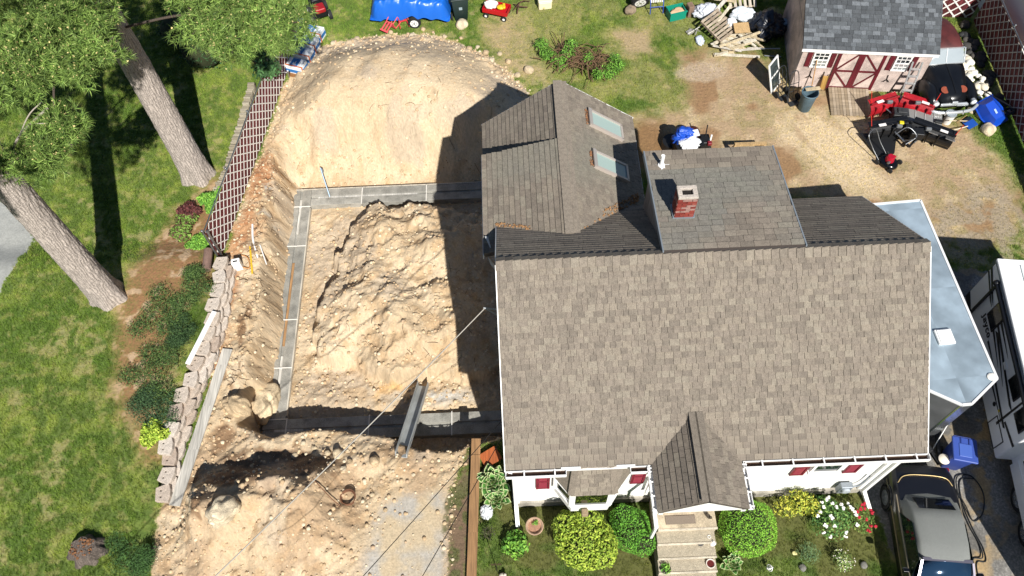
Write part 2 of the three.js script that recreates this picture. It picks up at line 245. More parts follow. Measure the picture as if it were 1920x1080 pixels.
    mix3(a, [166, 166, 162], 0.8 * sst(0.62, 0.72, fbm(x * 1.5 + 5, z * 1.5 + 44, 3)) * sst(0.9, 0.3, Math.hypot((x + 8.0) / 0.6, (z + 15.6) / 2.2)));
    const gd = bump(x, z, -2.5, -9.35, 1.4, 0.3); mix3(a, [184, 180, 172], gd * sst(0.4, 0.6, n2));
    mix3(c, a, so);
    const sl = D('slab', -0.25, 0.25); if (sl > 0) { const q = [172, 168, 160]; mix3(q, [190, 172, 142], sst(0.42, 0.62, fbm(x * 1.2, z * 1.2 + 5, 4))); mix3(q, [142, 146, 152], 0.7 * sst(0.55, 0.7, fbm(x * 0.9 + 31, z * 0.9, 4))); mix3(c, q, sl * 0.9); }
    const mu = D('mulch', -0.25, 0.2); mix3(c, [158, 108, 72], mu * (0.55 + 0.45 * n3)); mix3(c, [188, 150, 112], mu * 0.7 * sst(0.55, 0.75, n2));
  }
  if (x > -2.6 && x < -0.8) { const vg = D('verge', -0.2, 0.1); mix3(c, [112, 92, 72], vg); mix3(c, [88, 94, 54], 0.8 * vg * sst(0.5, 0.62, n2) * sst(-7, -5.9, z)); }
  const k = 0.9 + 0.2 * n4; c[0] *= k; c[1] *= k; c[2] *= k; return c;
}
const groundTex = (() => {
  const w = 2048, h = 1248, d = new Uint8Array(w * h * 4), c = [0, 0, 0];
  for (let j = 0; j < h; j++) for (let i = 0; i < w; i++) { groundColour(GX0 + (i + 0.5) / w * (GX1 - GX0), GZ0 + (j + 0.5) / h * (GZ1 - GZ0), c); const o = (j * w + i) * 4; d[o] = Math.min(255, c[0]); d[o + 1] = Math.min(255, c[1]); d[o + 2] = Math.min(255, c[2]); d[o + 3] = 255; }
  const t = new THREE.DataTexture(d, w, h); t.magFilter = THREE.LinearFilter; t.minFilter = THREE.LinearMipmapLinearFilter; t.generateMipmaps = true; t.colorSpace = THREE.SRGBColorSpace; t.needsUpdate = true; return t;
})();
const groundBump = TEX.soil.clone(); groundBump.repeat.set((GX1 - GX0) * 0.6, (GZ1 - GZ0) * 0.6); groundBump.needsUpdate = true;
const groundMat = new THREE.MeshStandardMaterial({ map: groundTex, roughness: 0.95, bumpMap: groundBump, bumpScale: 0.028 });
const hardMat = new THREE.MeshStandardMaterial({ map: groundTex, roughness: 0.95, bumpMap: groundBump, bumpScale: 0.008 });
{ // one tensor grid, fine where the digging is, split by what the ground is made of
  const axis = (a, b, fa, fb, fine, coarse) => { const o = []; for (let v = a; v < b - 1e-6;) { o.push(v); v += v >= fa - 1e-6 && v < fb ? fine : coarse; } o.push(b); return o; };
  const xs = axis(GX0, GX1, -9.6, 1.2, 0.06, 0.3), zs = axis(GZ0, GZ1, -23.6, -2.6, 0.06, 0.3);
  const nx = xs.length, nz = zs.length, pos = new Float32Array(nx * nz * 3), uv = new Float32Array(nx * nz * 2);
  for (let j = 0; j < nz; j++) for (let i = 0; i < nx; i++) { const k = j * nx + i; pos[k * 3] = xs[i]; pos[k * 3 + 1] = height(xs[i], zs[j]); pos[k * 3 + 2] = zs[j]; uv[k * 2] = (xs[i] - GX0) / (GX1 - GX0); uv[k * 2 + 1] = (zs[j] - GZ0) / (GZ1 - GZ0); }
  const whole = new THREE.BufferGeometry(); whole.setAttribute('position', new THREE.BufferAttribute(pos, 3)); whole.setAttribute('uv', new THREE.BufferAttribute(uv, 2));
  const idx = { lawn: [], excavated_soil: [], driveway: [], concrete_slab: [], neighbouring_pavement: [], bare_earth: [] }; const all = [];
  for (let j = 0; j < nz - 1; j++) for (let i = 0; i < nx - 1; i++) {
    const x = (xs[i] + xs[i + 1]) / 2, z = (zs[j] + zs[j + 1]) / 2, a = j * nx + i, b = a + 1, c = a + nx, d = c + 1;
    let k = 'lawn';
    if (x < 2 && soilIn(x, z) > 0) k = inA('slab', x, z) > 0 ? 'concrete_slab' : 'excavated_soil'; else if (inA('driveway', x, z) > 0) k = 'driveway'; else if (inA('neighbour_pavement', x, z) > 0) k = 'neighbouring_pavement'; else if (inA('bare', x, z) > 0) k = 'bare_earth';
    idx[k].push(a, c, b, b, c, d); all.push(a, c, b, b, c, d);
  }
  whole.setIndex(all); whole.computeVertexNormals();
  for (const k in idx) { // keep only the vertices each piece uses
    const map = new Map(), p = [], n = [], u = [], ii = [], N = whole.attributes.normal;
    for (const v of idx[k]) { let q = map.get(v); if (q === undefined) { q = map.size; map.set(v, q); p.push(pos[v * 3], pos[v * 3 + 1], pos[v * 3 + 2]); n.push(N.getX(v), N.getY(v), N.getZ(v)); u.push(uv[v * 2], uv[v * 2 + 1]); } ii.push(q); }
    const g = new THREE.BufferGeometry(); g.setAttribute('position', new THREE.Float32BufferAttribute(p, 3)); g.setAttribute('normal', new THREE.Float32BufferAttribute(n, 3)); g.setAttribute('uv', new THREE.Float32BufferAttribute(u, 2)); g.setIndex(ii);
    structure(k, g, ['driveway', 'concrete_slab', 'neighbouring_pavement'].includes(k) ? hardMat : groundMat);
  }
  // the land beyond, out to the horizon
  const ring = [[GX0, GZ0, GX1, GZ1]]; const far = 400, S = [], r0 = ring[0], y = -0.03;
  const q = (x0, z0, x1, z1) => { const g = new THREE.PlaneGeometry(x1 - x0, z1 - z0); g.rotateX(-Math.PI / 2); g.translate((x0 + x1) / 2, y, (z0 + z1) / 2); S.push(g); };
  q(-far, -far, far, r0[1] + 0.02); q(-far, r0[3] - 0.02, far, far); q(-far, r0[1] + 0.02, r0[0] + 0.02, r0[3] - 0.02); q(r0[2] - 0.02, r0[1] + 0.02, far, r0[3] - 0.02);
  const o = structure('distant_ground', mg(S), mat(0x66703c, 0.95, { t: 'mottle' }));
}
// ---------------------------------------------------------------- roofing
const TAN = [0x908578, 0x958a7c, 0x8a8073, 0x998f80, 0x8d8275, 0x847a6e, 0x978c7d], GREY = [0x7d7a76, 0x8a8781, 0x716d69, 0x969189, 0x838079, 0x6a6763], SLATE = [0x5c6064, 0x686d72, 0x505458, 0x787d82, 0x62676b, 0x575b5f];
const mixHex = (a, b, t) => new THREE.Color(a).lerp(new THREE.Color(b), t).getHex();
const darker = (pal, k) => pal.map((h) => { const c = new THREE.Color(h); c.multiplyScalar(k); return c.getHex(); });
const tabGeo = new Map();
function tabShape(e, t) { // one shingle tab: unit wide, e long, butt edge t thick
  const key = e + '|' + t; if (tabGeo.has(key)) return tabGeo.get(key);
  const L = e * 1.12, y0 = t, y1 = 0.002, p = [], q = (a, b, c, d) => p.push(...a, ...b, ...c, ...a, ...c, ...d);
  const A = [0, y0, 0], B = [1, y0, 0], C = [1, y1, -L], D = [0, y1, -L], a = [0, -0.004, 0], b = [1, -0.004, 0], c = [1, -0.004, -L], d = [0, -0.004, -L];
  q(A, B, C, D); q(a, b, B, A); q(b, c, C, B); q(d, a, A, D);
  const g = new THREE.BufferGeometry(); g.setAttribute('position', new THREE.Float32BufferAttribute(p, 3)); g.computeVertexNormals(); metreUV(g); tabGeo.set(key, g); return g;
}
// lay shingles on a slope: O lower-left corner, width along U, length up V
function lay(roof, O, U, Vv, width, length, o) {
  const e = o.e || 0.135, N = new THREE.Vector3().crossVectors(U, Vv).normalize(), rows = Math.ceil(length / e), list = [];
  const basis = new THREE.Matrix4().makeBasis(U, N, Vv.clone().negate());
  let left = o.single || 0;
  for (let k = 0; k < rows; k++) {
    let s = -R() * (o.w1 || 0.21); const rt = R();
    while (s < width) {
      const w = rr(o.w0 || 0.1, o.w1 || 0.21), a = Math.max(0, s), b = Math.min(width, s + w); s += w + (o.gap ?? 0.007);
      if (b - a < 0.02) continue;
      const thick = o.flat ? o.flat : (R() < 0.5 ? 0.014 : 0.024), ee = Math.min(e, length - k * e);
      const P = O.clone().addScaledVector(U, a).addScaledVector(Vv, k * e + (o.jit ? rr(-o.jit, o.jit) : 0)).addScaledVector(N, 0.004);
      const m = basis.clone(); m.setPosition(P); m.multiply(new THREE.Matrix4().makeScale(b - a, 1, Math.max(0.2, ee / e)));
      const f = fbm(P.x * 0.55 + 7, P.z * 0.55, 2); let ci = Math.floor(R() * o.pal.length);
      const hex = o.tint && f > 0.5 ? mixHex(o.pal[ci], o.tint, Math.min(0.8, (f - 0.5) * 4)) : o.pal[ci];
      if (left > 0) { left--; const q = new THREE.Mesh(tabShape(e, thick), mat(o.pal[ci], 0.92, { t: 'grit' })); q.name = 'shingle'; q.matrixAutoUpdate = true; m.decompose(q.position, q.quaternion, q.scale); q.castShadow = q.receiveShadow = true; roof.add(q); }
      else { const g = tabShape(e, thick).clone(); g.applyMatrix4(m); const c = lin(hex), n = g.attributes.position.count, col = new Float32Array(n * 3); for (let i = 0; i < n; i++) { col[i * 3] = c[0]; col[i * 3 + 1] = c[1]; col[i * 3 + 2] = c[2]; } g.setAttribute('color', new THREE.BufferAttribute(col, 3)); list.push(g); }
    }
  }
  if (list.length) { const q = part(roof, 'shingles', list, VC); q.userData.kind = 'stuff'; }
}
// slab between two edges: eave line a-b (left to right), ridge line above
function slope(roof, name, A, B, up, len, th, m) { // A,B lower corners, up unit vector up the slope
  const U = B.clone().sub(A), w = U.length(); U.normalize(); const N = new THREE.Vector3().crossVectors(U, up).normalize();
  const g = new THREE.BoxGeometry(w, th, len); g.applyMatrix4(new THREE.Matrix4().makeBasis(U, N, up.clone().negate()));
  const c = A.clone().addScaledVector(U, w / 2).addScaledVector(up, len / 2).addScaledVector(N, -th / 2); g.translate(c.x, c.y, c.z);
  return part(roof, name, g, m);
}
const WHITE = mat(0xefeeea, 0.6), TRIM = mat(0xf0efec, 0.45), MAROON = mat(0x862438, 0.5, { t: 'mottle' }), DECK = mat(0x4f4640, 0.9), GLASS = mat(0x1d2a30, 0.06, { metalness: 0.2 }), STEEL = mat(0xa9adb0, 0.38, { metalness: 0.85, t: 'metal' }), CONC = mat(0xb4aea2, 0.9, { t: 'mottle' }), BLACK = mat(0x17181a, 0.5), BLACKG = mat(0x0d0e11, 0.18), RUBBER = mat(0x202123, 0.85), GREYP = mat(0x6b6e70, 0.6);
const house = thing('house', 'white cape house with tan shingle roof, dormer, rear ell and gabled porch', 'house', [0, 0, 0]);
{
  const hx0 = -0.384, hx1 = 8.676, RZ = -9.0, RY = 6.5, k = 0.743;
  // walls
  const prof = [[5.7, -1.7], [5.7, 3.72], [9.0, 6.3], [11.45, 4.5], [11.45, -1.7]].map(([z, y]) => [z, y]);
  const w = ext(prof, 8.72); w.rotateY(-Math.PI / 2); w.scale(1, 1, -1); w.translate(8.52, 0, 0); { const id = w.index; const p = w.attributes.position; for (let i = 0; i < p.count; i += 3) for (let a = 0; a < 3; a++) { const t = p.array[i * 3 + a]; p.array[i * 3 + a] = p.array[(i + 1) * 3 + a]; p.array[(i + 1) * 3 + a] = t; } w.computeVertexNormals(); }
  part(house, 'wall', w, WHITE);
  part(house, 'foundation', [bx(8.76, 2.1, 0.16, 4.16, -0.72, -5.72), bx(0.16, 2.1, 5.76, -0.22, -0.72, -8.58)], CONC);
  for (const x of [-0.19, 8.5]) part(house, 'corner_board', bx(0.13, 3.3, 0.13, x, 2.0, -5.7), TRIM);
  // main roof, both slopes
  const nf = Math.hypot(1, k), upF = V(0, k / nf, -1 / nf), upB = V(0, k / nf, 1 / nf), L = 3.6 * nf, Lb = 2.75 * nf;
  const mainRoof = slope(house, 'main_roof', V(hx0, RY - 3.6 * k, -5.4), V(hx1, RY - 3.6 * k, -5.4), upF, L, 0.14, DECK);
  lay(mainRoof, V(hx0, RY - 3.6 * k, -5.4), V(1, 0, 0), upF, hx1 - hx0, L, { pal: TAN, single: 250 });
  const rearRoof = slope(house, 'rear_roof', V(hx1, RY - 2.75 * k, -11.75), V(hx0, RY - 2.75 * k, -11.75), upB, Lb, 0.14, DECK);
  lay(rearRoof, V(hx1, RY - 2.75 * k, -11.75), V(-1, 0, 0), upB, hx1 - hx0, Lb, { pal: TAN, flat: 0.024, w0: 0.3, w1: 0.9 });
  for (let i = 0, n = 52, cw = (hx1 - hx0) / n; i < n; i++) { // ridge caps, each lapping the next
    const x0 = hx0 + i * cw, g = [], tilt = 0.014;
    for (const s of [1, -1]) { const q = new THREE.BoxGeometry(cw * 1.1, 0.018, 0.2); q.translate(0, 0, 0.1); q.rotateZ(-0.11); q.rotateX(s > 0 ? Math.atan(k) * 0.95 : Math.PI); if (s < 0) { q.rotateX(-Math.atan(k) * 0.95); q.scale(1, 1, 1); } q.translate(x0 + cw / 2, RY + 0.035, RZ); g.push(q); }
    part(mainRoof, 'ridge_cap', g, mat(TAN[i * 5 % 7], 0.92, { t: 'grit' }));
  }
  // white rake boards and fascia
  for (const x of [hx0 - 0.012, hx1 + 0.012]) { part(mainRoof, 'rake_board', bar([x, RY - 3.6 * k - 0.1, -5.42], [x, RY - 0.1, RZ], 0.022, 0.2), TRIM); part(rearRoof, 'rake_board', bar([x, RY - 2.75 * k - 0.1, -11.74], [x, RY - 0.1, RZ], 0.022, 0.2), TRIM); }
  part(mainRoof, 'soffit', bx(9.0, 0.03, 0.36, 4.15, 3.66, -5.56), TRIM);
  // gutters along the front eave, three runs with clips, some leaves inside
  const gutter = (x0, x1, z, y) => { const c = (x0 + x1) / 2, l = x1 - x0; const q = part(house, 'gutter', [bx(l, 0.016, 0.12, c, y - 0.1, z), bx(l, 0.13, 0.018, c, y - 0.045, z + 0.068), bx(l, 0.11, 0.012, c, y - 0.05, z - 0.062), bx(0.012, 0.12, 0.13, x0, y - 0.04, z), bx(0.012, 0.12, 0.13, x1, y - 0.04, z)], TRIM); for (let x = x0 + 0.4; x < x1 - 0.1; x += 0.66) part(q, 'gutter_clip', bx(0.03, 0.012, 0.15, x, y + 0.012, z), TRIM); part(q, 'leaf_litter', bx(l - 0.05, 0.02, 0.1, c, y - 0.075, z), mat(0x4a3426, 0.95, { t: 'grit' })); return q; };
  gutter(-0.384, 0.92, -5.31, 3.8); gutter(2.3, 2.82, -5.31, 3.8); gutter(4.72, 8.7, -5.31, 3.82);
  // loose drip edge strips over the bay
  part(house, 'drip_edge', bx(0.42, 0.03, 0.05, 1.02, 3.86, -5.37), TRIM); part(house, 'drip_edge', bx(0.4, 0.03, 0.05, 2.2, 3.86, -5.37), TRIM);
  // downspouts
  part(house, 'downspout', [bar([-0.29, 3.72, -5.33], [-0.22, 3.45, -5.6], 0.09, 0.07), bx(0.09, 3.2, 0.07, -0.22, 1.9, -5.61), bar([-0.22, 0.3, -5.6], [-0.2, 0.07, -5.12], 0.1, 0.075)], TRIM);
  part(house, 'downspout', [bar([8.62, 3.72, -5.33], [8.6, 3.45, -5.6], 0.09, 0.07), bx(0.09, 3.2, 0.07, 8.6, 1.9, -5.61), bar([8.6, 0.3, -5.6], [8.72, 0.07, -5.2], 0.1, 0.075)], TRIM);
  // shutters and window
  const shutter = (x, y0, y1, wd = 0.33) => { const h = y1 - y0, s = part(house, 'shutter', [bx(wd, 0.06, 0.04, x, y0 + 0.03, -5.67), bx(wd, 0.06, 0.04, x, y1 - 0.03, -5.67), bx(wd, 0.06, 0.04, x, (y0 + y1) / 2, -5.67), bx(0.05, h, 0.042, x - wd / 2 + 0.025, (y0 + y1) / 2, -5.668), bx(0.05, h, 0.042, x + wd / 2 - 0.025, (y0 + y1) / 2, -5.668)], MAROON); for (const c of [0.26, 0.74]) part(s, 'shutter_panel', rb(wd - 0.12, h / 2 - 0.12, 0.03, 0.01, x, y0 + h * c, -5.672), mat(0x943446, 0.5)); };
  shutter(0.45, 1.47, 2.57); shutter(2.7, 1.58, 2.66); shutter(6.5, 1.7, 2.84); shutter(7.75, 1.73, 2.92);
  { const win = part(house, 'window', [bx(0.72, 0.07, 0.09, 7.08, 2.93, -5.66), bx(0.78, 0.06, 0.13, 7.08, 1.99, -5.64), bx(0.07, 0.94, 0.09, 6.76, 2.46, -5.66), bx(0.07, 0.94, 0.09, 7.4, 2.46, -5.66), bx(0.6, 0.045, 0.07, 7.08, 2.47, -5.66)], TRIM); part(win, 'pane', bx(0.58, 0.4, 0.012, 7.08, 2.69, -5.625), GLASS); part(win, 'pane', bx(0.58, 0.4, 0.012, 7.08, 2.25, -5.632), GLASS); part(house, 'casing_strip', bx(0.12, 0.94, 0.05, 7.48, 2.46, -5.67), TRIM); }
  // electric meter and conduit by the right corner
  { const m = part(house, 'meter_box', rb(0.3, 0.45, 0.16, 0.03, 7.95, 0.75, -5.58), mat(0x8b9299, 0.45, { metalness: 0.4 })); part(m, 'meter_dial', cy(0.1, 0.1, 0.08, 7.95, 0.82, -5.48, Math.PI / 2), mat(0xb8c0c6, 0.2)); part(m, 'conduit', tube([[8.1, 0.8, -5.58], [8.25, 0.78, -5.6], [8.33, 1.0, -5.61], [8.33, 1.5, -5.62]], 0.022), mat(0x8b9299, 0.45)); }
  // bay window
  { const F = -5.16, y0 = 1.7, y1 = 2.84, fl = [[0.72, 5.68], [1.1, -F], [1.98, -F], [2.4, 5.68]];
    const slab = (y, h, grow, m, n) => { const s = ext([[0.72 - grow, -5.7], [1.1 - grow * 0.6, F + grow], [1.98 + grow * 0.6, F + grow], [2.4 + grow, -5.7]], h); s.rotateX(Math.PI / 2); s.scale(1, 1, 1); s.translate(0, y + h, 0); const p = s.attributes.position; for (let i = 0; i < p.count; i++) p.setZ(i, p.getZ(i)); return s; };
    const sh = (grow, y, h) => { const s = new THREE.Shape([[0.72 - grow, 5.7], [1.1 - grow * 0.6, -F - grow], [1.98 + grow * 0.6, -F - grow], [2.4 + grow, 5.7]].map((q) => new THREE.Vector2(...q))); const g = new THREE.ExtrudeGeometry(s, { depth: h, bevelEnabled: false }); g.rotateX(-Math.PI / 2); g.translate(0, y, 0); return g; };
    const bay = part(house, 'bay_window', sh(0, 1.2, 0.48), TRIM); part(bay, 'sill', sh(0.05, 1.68, 0.06), TRIM); part(bay, 'head', sh(0.02, 2.78, 0.1), TRIM);
    const quad = (a, b, y0_, y1_, inset, nm, m) => { const A = V(...a), B = V(...b), d = B.clone().sub(A); const L2 = d.length(); d.normalize(); const n = V(-d.z, 0, d.x).multiplyScalar(-1); const c = A.clone().add(B).multiplyScalar(0.5).addScaledVector(n, -inset); const g = new THREE.BoxGeometry(L2 - 0.16, y1_ - y0_, 0.02); g.rotateY(-Math.atan2(d.z, d.x)); g.translate(c.x, (y0_ + y1_) / 2, c.z); part(bay, nm, g, m); };
    for (const [x, z] of [[0.76, -5.64], [1.1, F - 0.05], [1.98, F - 0.05], [2.36, -5.64]]) part(bay, 'bay_post', bx(0.14, y1 - y0 + 0.1, 0.12, x, (y0 + y1) / 2, z), TRIM);
    const bg = mat(0x2b3420, 0.03, { metalness: 0.55 });
    quad([1.1, 0, F], [1.98, 0, F], 1.76, 2.78, 0.0, 'pane', bg); quad([0.72, 0, -5.68], [1.1, 0, F], 1.76, 2.78, 0.0, 'pane', GLASS); quad([1.98, 0, F], [2.4, 0, -5.68], 1.76, 2.78, 0.0, 'pane', GLASS);
    part(bay, 'mullion', [bar([0.77, 2.27, -5.6], [1.1, 2.27, F - 0.02], 0.04, 0.05), bar([2.35, 2.27, -5.6], [1.98, 2.27, F - 0.02], 0.04, 0.05)], TRIM);
    // little hipped roof
    const T = [[0.86, 3.78, -5.56], [2.26, 3.78, -5.56]], E = [[0.58, 2.88, -5.66], [1.04, 2.88, F + 0.1], [2.02, 2.88, F + 0.1], [2.52, 2.88, -5.66]], pts = []; const tri = (a, b, c) => pts.push(...a, ...b, ...c);
    const Tm = [[1.14, 3.72, -5.45], [1.94, 3.72, -5.45]];
    tri(E[0], E[1], Tm[0]); tri(E[0], Tm[0], T[0]); tri(E[1], E[2], Tm[1]); tri(E[1], Tm[1], Tm[0]); tri(E[2], E[3], T[1]); tri(E[2], T[1], Tm[1]); tri(Tm[0], Tm[1], T[1]); tri(Tm[0], T[1], T[0]);
    const lo = (p) => [p[0], p[1] - 0.06, p[2]]; for (let i = 0; i < 3; i++) { tri(lo(E[i]), lo(E[i + 1]), E[i + 1]); tri(lo(E[i]), E[i + 1], E[i]); }
    const g = new THREE.BufferGeometry(); g.setAttribute('position', new THREE.Float32BufferAttribute(pts, 3)); g.computeVertexNormals();
    const br = part(bay, 'bay_roof', g, mat(TAN[0], 0.92, { t: 'grit' })); 
    const a = V(1.04, 2.885, F + 0.1), up = V(1.14, 3.72, -5.45).sub(V(1.04, 2.88, F + 0.1)); up.x = 0; const ln = up.length(); up.normalize(); lay(br, V(1.1, 2.885, F + 0.1), V(1, 0, 0), up, 0.86, ln, { pal: TAN });
    for (const [p, q] of [[E[1], Tm[0]], [E[2], Tm[1]]]) part(br, 'hip_cap', bar([p[0], p[1] + 0.015, p[2]], [q[0], q[1] + 0.015, q[2]], 0.15, 0.02), mat(TAN[4], 0.92, { t: 'grit' }));
    part(house, 'hose_bib', rb(0.16, 0.2, 0.16, 0.03, 1.42, 1.42, -5.05), mat(0xa08b70, 0.9, { t: 'mottle' })); }
  // porch: gable roof, pediment, posts
  { const cx = 3.72, zf = -4.36, ye = 3.82, yr = 4.5, hw = 0.95, up = V(hw, yr - ye, 0), ln = up.length(); up.normalize(); const zb = -6.3;
    const wUp = Math.hypot(hw, yr - ye);
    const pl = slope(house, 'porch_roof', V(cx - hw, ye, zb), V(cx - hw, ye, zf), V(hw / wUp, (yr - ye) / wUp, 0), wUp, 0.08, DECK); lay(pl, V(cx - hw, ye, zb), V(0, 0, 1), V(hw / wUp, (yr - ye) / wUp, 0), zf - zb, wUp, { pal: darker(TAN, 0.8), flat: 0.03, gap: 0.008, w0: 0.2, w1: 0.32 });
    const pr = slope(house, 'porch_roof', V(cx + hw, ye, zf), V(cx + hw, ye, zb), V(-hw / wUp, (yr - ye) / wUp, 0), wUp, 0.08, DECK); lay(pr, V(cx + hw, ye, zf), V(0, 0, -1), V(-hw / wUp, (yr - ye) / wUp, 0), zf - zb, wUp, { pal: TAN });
    part(pl, 'ridge_strip', [bar([cx - 0.07, yr + 0.0, zb + 0.02], [cx - 0.07, yr + 0.0, zf], 0.17, 0.018), bar([cx + 0.07, yr + 0.0, zb + 0.02], [cx + 0.07, yr + 0.0, zf], 0.17, 0.018)], mat(TAN[2], 0.92, { t: 'grit' }));
    const ped = ext([[cx - hw + 0.02, ye - 0.12], [cx + hw - 0.02, ye - 0.12], [cx + hw - 0.02, ye - 0.06], [cx, yr - 0.06], [cx - hw + 0.02, ye - 0.06]], 0.1); ped.translate(0, 0, zf - 0.12); part(house, 'pediment', ped, TRIM);
    part(house, 'porch_beam', [bx(0.1, 0.2, 1.2, cx - hw + 0.08, ye - 0.16, -4.98), bx(0.1, 0.2, 1.2, cx + hw - 0.08, ye - 0.16, -4.98), bx(1.84, 0.04, 1.2, cx, ye - 0.1, -5.02)], TRIM);
    for (const s of [-1, 1]) { const g = part(house, 'gutter', [bx(0.1, 0.015, 1.0, cx + s * (hw + 0.05), ye - 0.09, zf - 0.5), bx(0.015, 0.1, 1.0, cx + s * (hw + 0.1), ye - 0.05, zf - 0.5)], TRIM); for (const z of [-0.05, -0.35, -0.65, -0.95]) part(g, 'gutter_clip', bx(0.13, 0.012, 0.03, cx + s * (hw + 0.05), ye + 0.005, zf + z), TRIM); }
    part(house, 'porch_rail', [bx(0.09, 0.09, 1.15, 2.98, 2.0, -5.05), bx(0.06, 0.9, 0.06, 2.98, 1.5, -4.5), bx(0.06, 0.9, 0.06, 2.98, 1.5, -5.55)], TRIM);
    part(house, 'front_door', [bx(0.92, 2.05, 0.06, 3.85, 2.08, -5.66), bx(1.1, 0.1, 0.1, 3.85, 3.15, -5.66)], MAROON); }
  // rear ell
  { const rx = 1.35, ry = 5.6, zr = -15.0, hwL = 2.05, hwR = 2.02, ks = 0.74, zs = -13.1;
    part(house, 'ell_wall', [bx(3.6, 5.7, 3.4, 1.35, 1.1, -13.1)], WHITE);
    const gab = ext([[-0.45, 3.9], [3.15, 3.9], [1.35, 5.42]], 0.1); gab.translate(0, 0, -14.82); part(house, 'gable', gab, WHITE);
    part(house, 'ell_side_wall', bx(0.1, 1.6, 2.3, -0.42, 4.15, -12.0), WHITE);
    const nR = Math.hypot(1, ks), LR = hwR * nR;
    const upR = V(-1 / nR, ks / nR, 0), yR = ry - hwR * ks;
    const right = slope(house, 'ell_roof', V(rx + hwR, yR, -10.2), V(rx + hwR, yR, zr), upR, LR, 0.12, DECK); lay(right, V(rx + hwR, yR, -10.2), V(0, 0, -1), upR, -10.2 - zr, LR, { pal: TAN, tint: 0x8a8578, single: 0 });
    const upL = V(1 / nR, ks / nR, 0), yL = ry - hwL * ks;
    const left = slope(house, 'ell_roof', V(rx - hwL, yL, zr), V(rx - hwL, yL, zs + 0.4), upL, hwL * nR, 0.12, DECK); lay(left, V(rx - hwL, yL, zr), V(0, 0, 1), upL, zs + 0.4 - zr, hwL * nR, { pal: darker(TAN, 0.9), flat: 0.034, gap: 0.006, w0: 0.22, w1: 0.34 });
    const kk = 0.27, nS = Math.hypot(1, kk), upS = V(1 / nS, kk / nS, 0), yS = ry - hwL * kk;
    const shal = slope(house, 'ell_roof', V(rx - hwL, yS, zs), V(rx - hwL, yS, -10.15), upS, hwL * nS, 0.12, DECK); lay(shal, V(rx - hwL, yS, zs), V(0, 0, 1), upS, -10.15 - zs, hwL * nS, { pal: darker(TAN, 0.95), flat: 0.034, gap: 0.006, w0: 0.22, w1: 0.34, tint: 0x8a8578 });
    // cheek under the raised part
    const ck = ext([[rx - hwL, yL], [rx - hwL, yS - 0.02], [rx, ry - 0.02]], 0.05); ck.translate(0, 0, zs + 0.03); part(house, 'cheek_wall', ck, mat(0x8a8178, 0.9, { t: 'mottle' }));
    part(right, 'ridge_strip', [bar([rx + 0.08, ry - 0.03, -10.25], [rx + 0.08, ry - 0.03, zr], 0.2, 0.02), bar([rx - 0.07, ry + 0.012, -10.25], [rx - 0.07, ry + 0.012, zr], 0.2, 0.02)], mat(TAN[1], 0.92, { t: 'grit' }));
    for (const [a, b] of [[rx - hwL, yL], [rx + hwR, yR]]) part(house, 'rake_board', bar([a, b - 0.08, zr - 0.012], [rx, ry - 0.08, zr - 0.012], 0.02, 0.14), TRIM);
    part(house, 'fascia', [bx(0.02, 0.14, 2.95, rx - hwL - 0.012, yS - 0.08, -11.6), bx(0.02, 0.14, 1.9, rx - hwL - 0.012, yL - 0.08, -14.05), bx(0.02, 0.14, 4.0, rx + hwR + 0.012, yR - 0.08, -13.0)], TRIM);
    // skylights
    const nR3 = V(ks / nR, 1 / nR, 0);
    for (const z of [-14.14, -12.78]) { const xA = 2.06, ln = 0.86 * nR, c = V(xA + 0.43, ry - (xA + 0.43 - rx) * ks, z); const M4 = new THREE.Matrix4().makeBasis(V(0, 0, -1), nR3, V(-1 / nR, ks / nR, 0).negate()); M4.setPosition(c);
      const fr = [bx(0.5, 0.09, 0.06, 0, 0.06, -ln / 2), bx(0.5, 0.09, 0.06, 0, 0.06, ln / 2), bx(0.055, 0.09, ln + 0.06, -0.24, 0.06, 0), bx(0.055, 0.09, ln + 0.06, 0.24, 0.06, 0)]; fr.forEach((g) => g.applyMatrix4(M4)); const s = part(house, 'skylight', fr, mat(0xc4b9b0, 0.4, { metalness: 0.3 })); const pg = bx(0.42, 0.03, ln - 0.04, 0, 0.06, 0); pg.applyMatrix4(M4); part(s, 'pane', pg, mat(0x9db0aa, 0.14)); const hd = bx(0.54, 0.03, 0.1, 0, 0.115, -ln / 2 - 0.02); hd.applyMatrix4(M4); part(s, 'head_flashing', hd, mat(0xb9b2ac, 0.4, { metalness: 0.4 }));
      const lit = []; for (let i = 0; i < 40; i++) { const g = bx(rr(0.02, 0.05), 0.006, rr(0.02, 0.04), rr(-0.26, 0.26), rr(0.02, 0.05), -ln / 2 - rr(0.04, 0.13), rr(-1, 1), rr(0, 3), 0); g.applyMatrix4(M4); lit.push(g); } const q = part(s, 'dead_leaves', lit, mat(0x8a6244, 0.95)); q.userData.kind = 'stuff'; }
    // leaves caught in the two valleys
    const lv = []; for (let i = 0; i < 170; i++) { const t = R(), x = lerp(1.55, 3.2, 1 - R() * R()), zc = -9 - (RY - (ry - (x - rx) * ks)) / k; lv.push(bx(rr(0.02, 0.06), 0.006, rr(0.02, 0.05), x, ry - (x - rx) * ks + rr(0.03, 0.07), zc - rr(0, 0.25) * (x > 2.1 ? 1 : 0.2), rr(-1, 1), rr(0, 3), rr(-1, 1))); }
    for (let i = 0; i < 60; i++) { const x = rr(-0.4, 0.4), y = ry - (rx - x) * kk, zc = -9 - (RY - y) / k; lv.push(bx(rr(0.02, 0.06), 0.006, rr(0.02, 0.05), x, y + 0.05, zc - rr(0, 0.1), rr(-1, 1), rr(0, 3), rr(-1, 1))); }
    const q = part(house, 'valley_leaves', lv, mat(0x96724e, 0.95)); q.userData.kind = 'stuff'; }
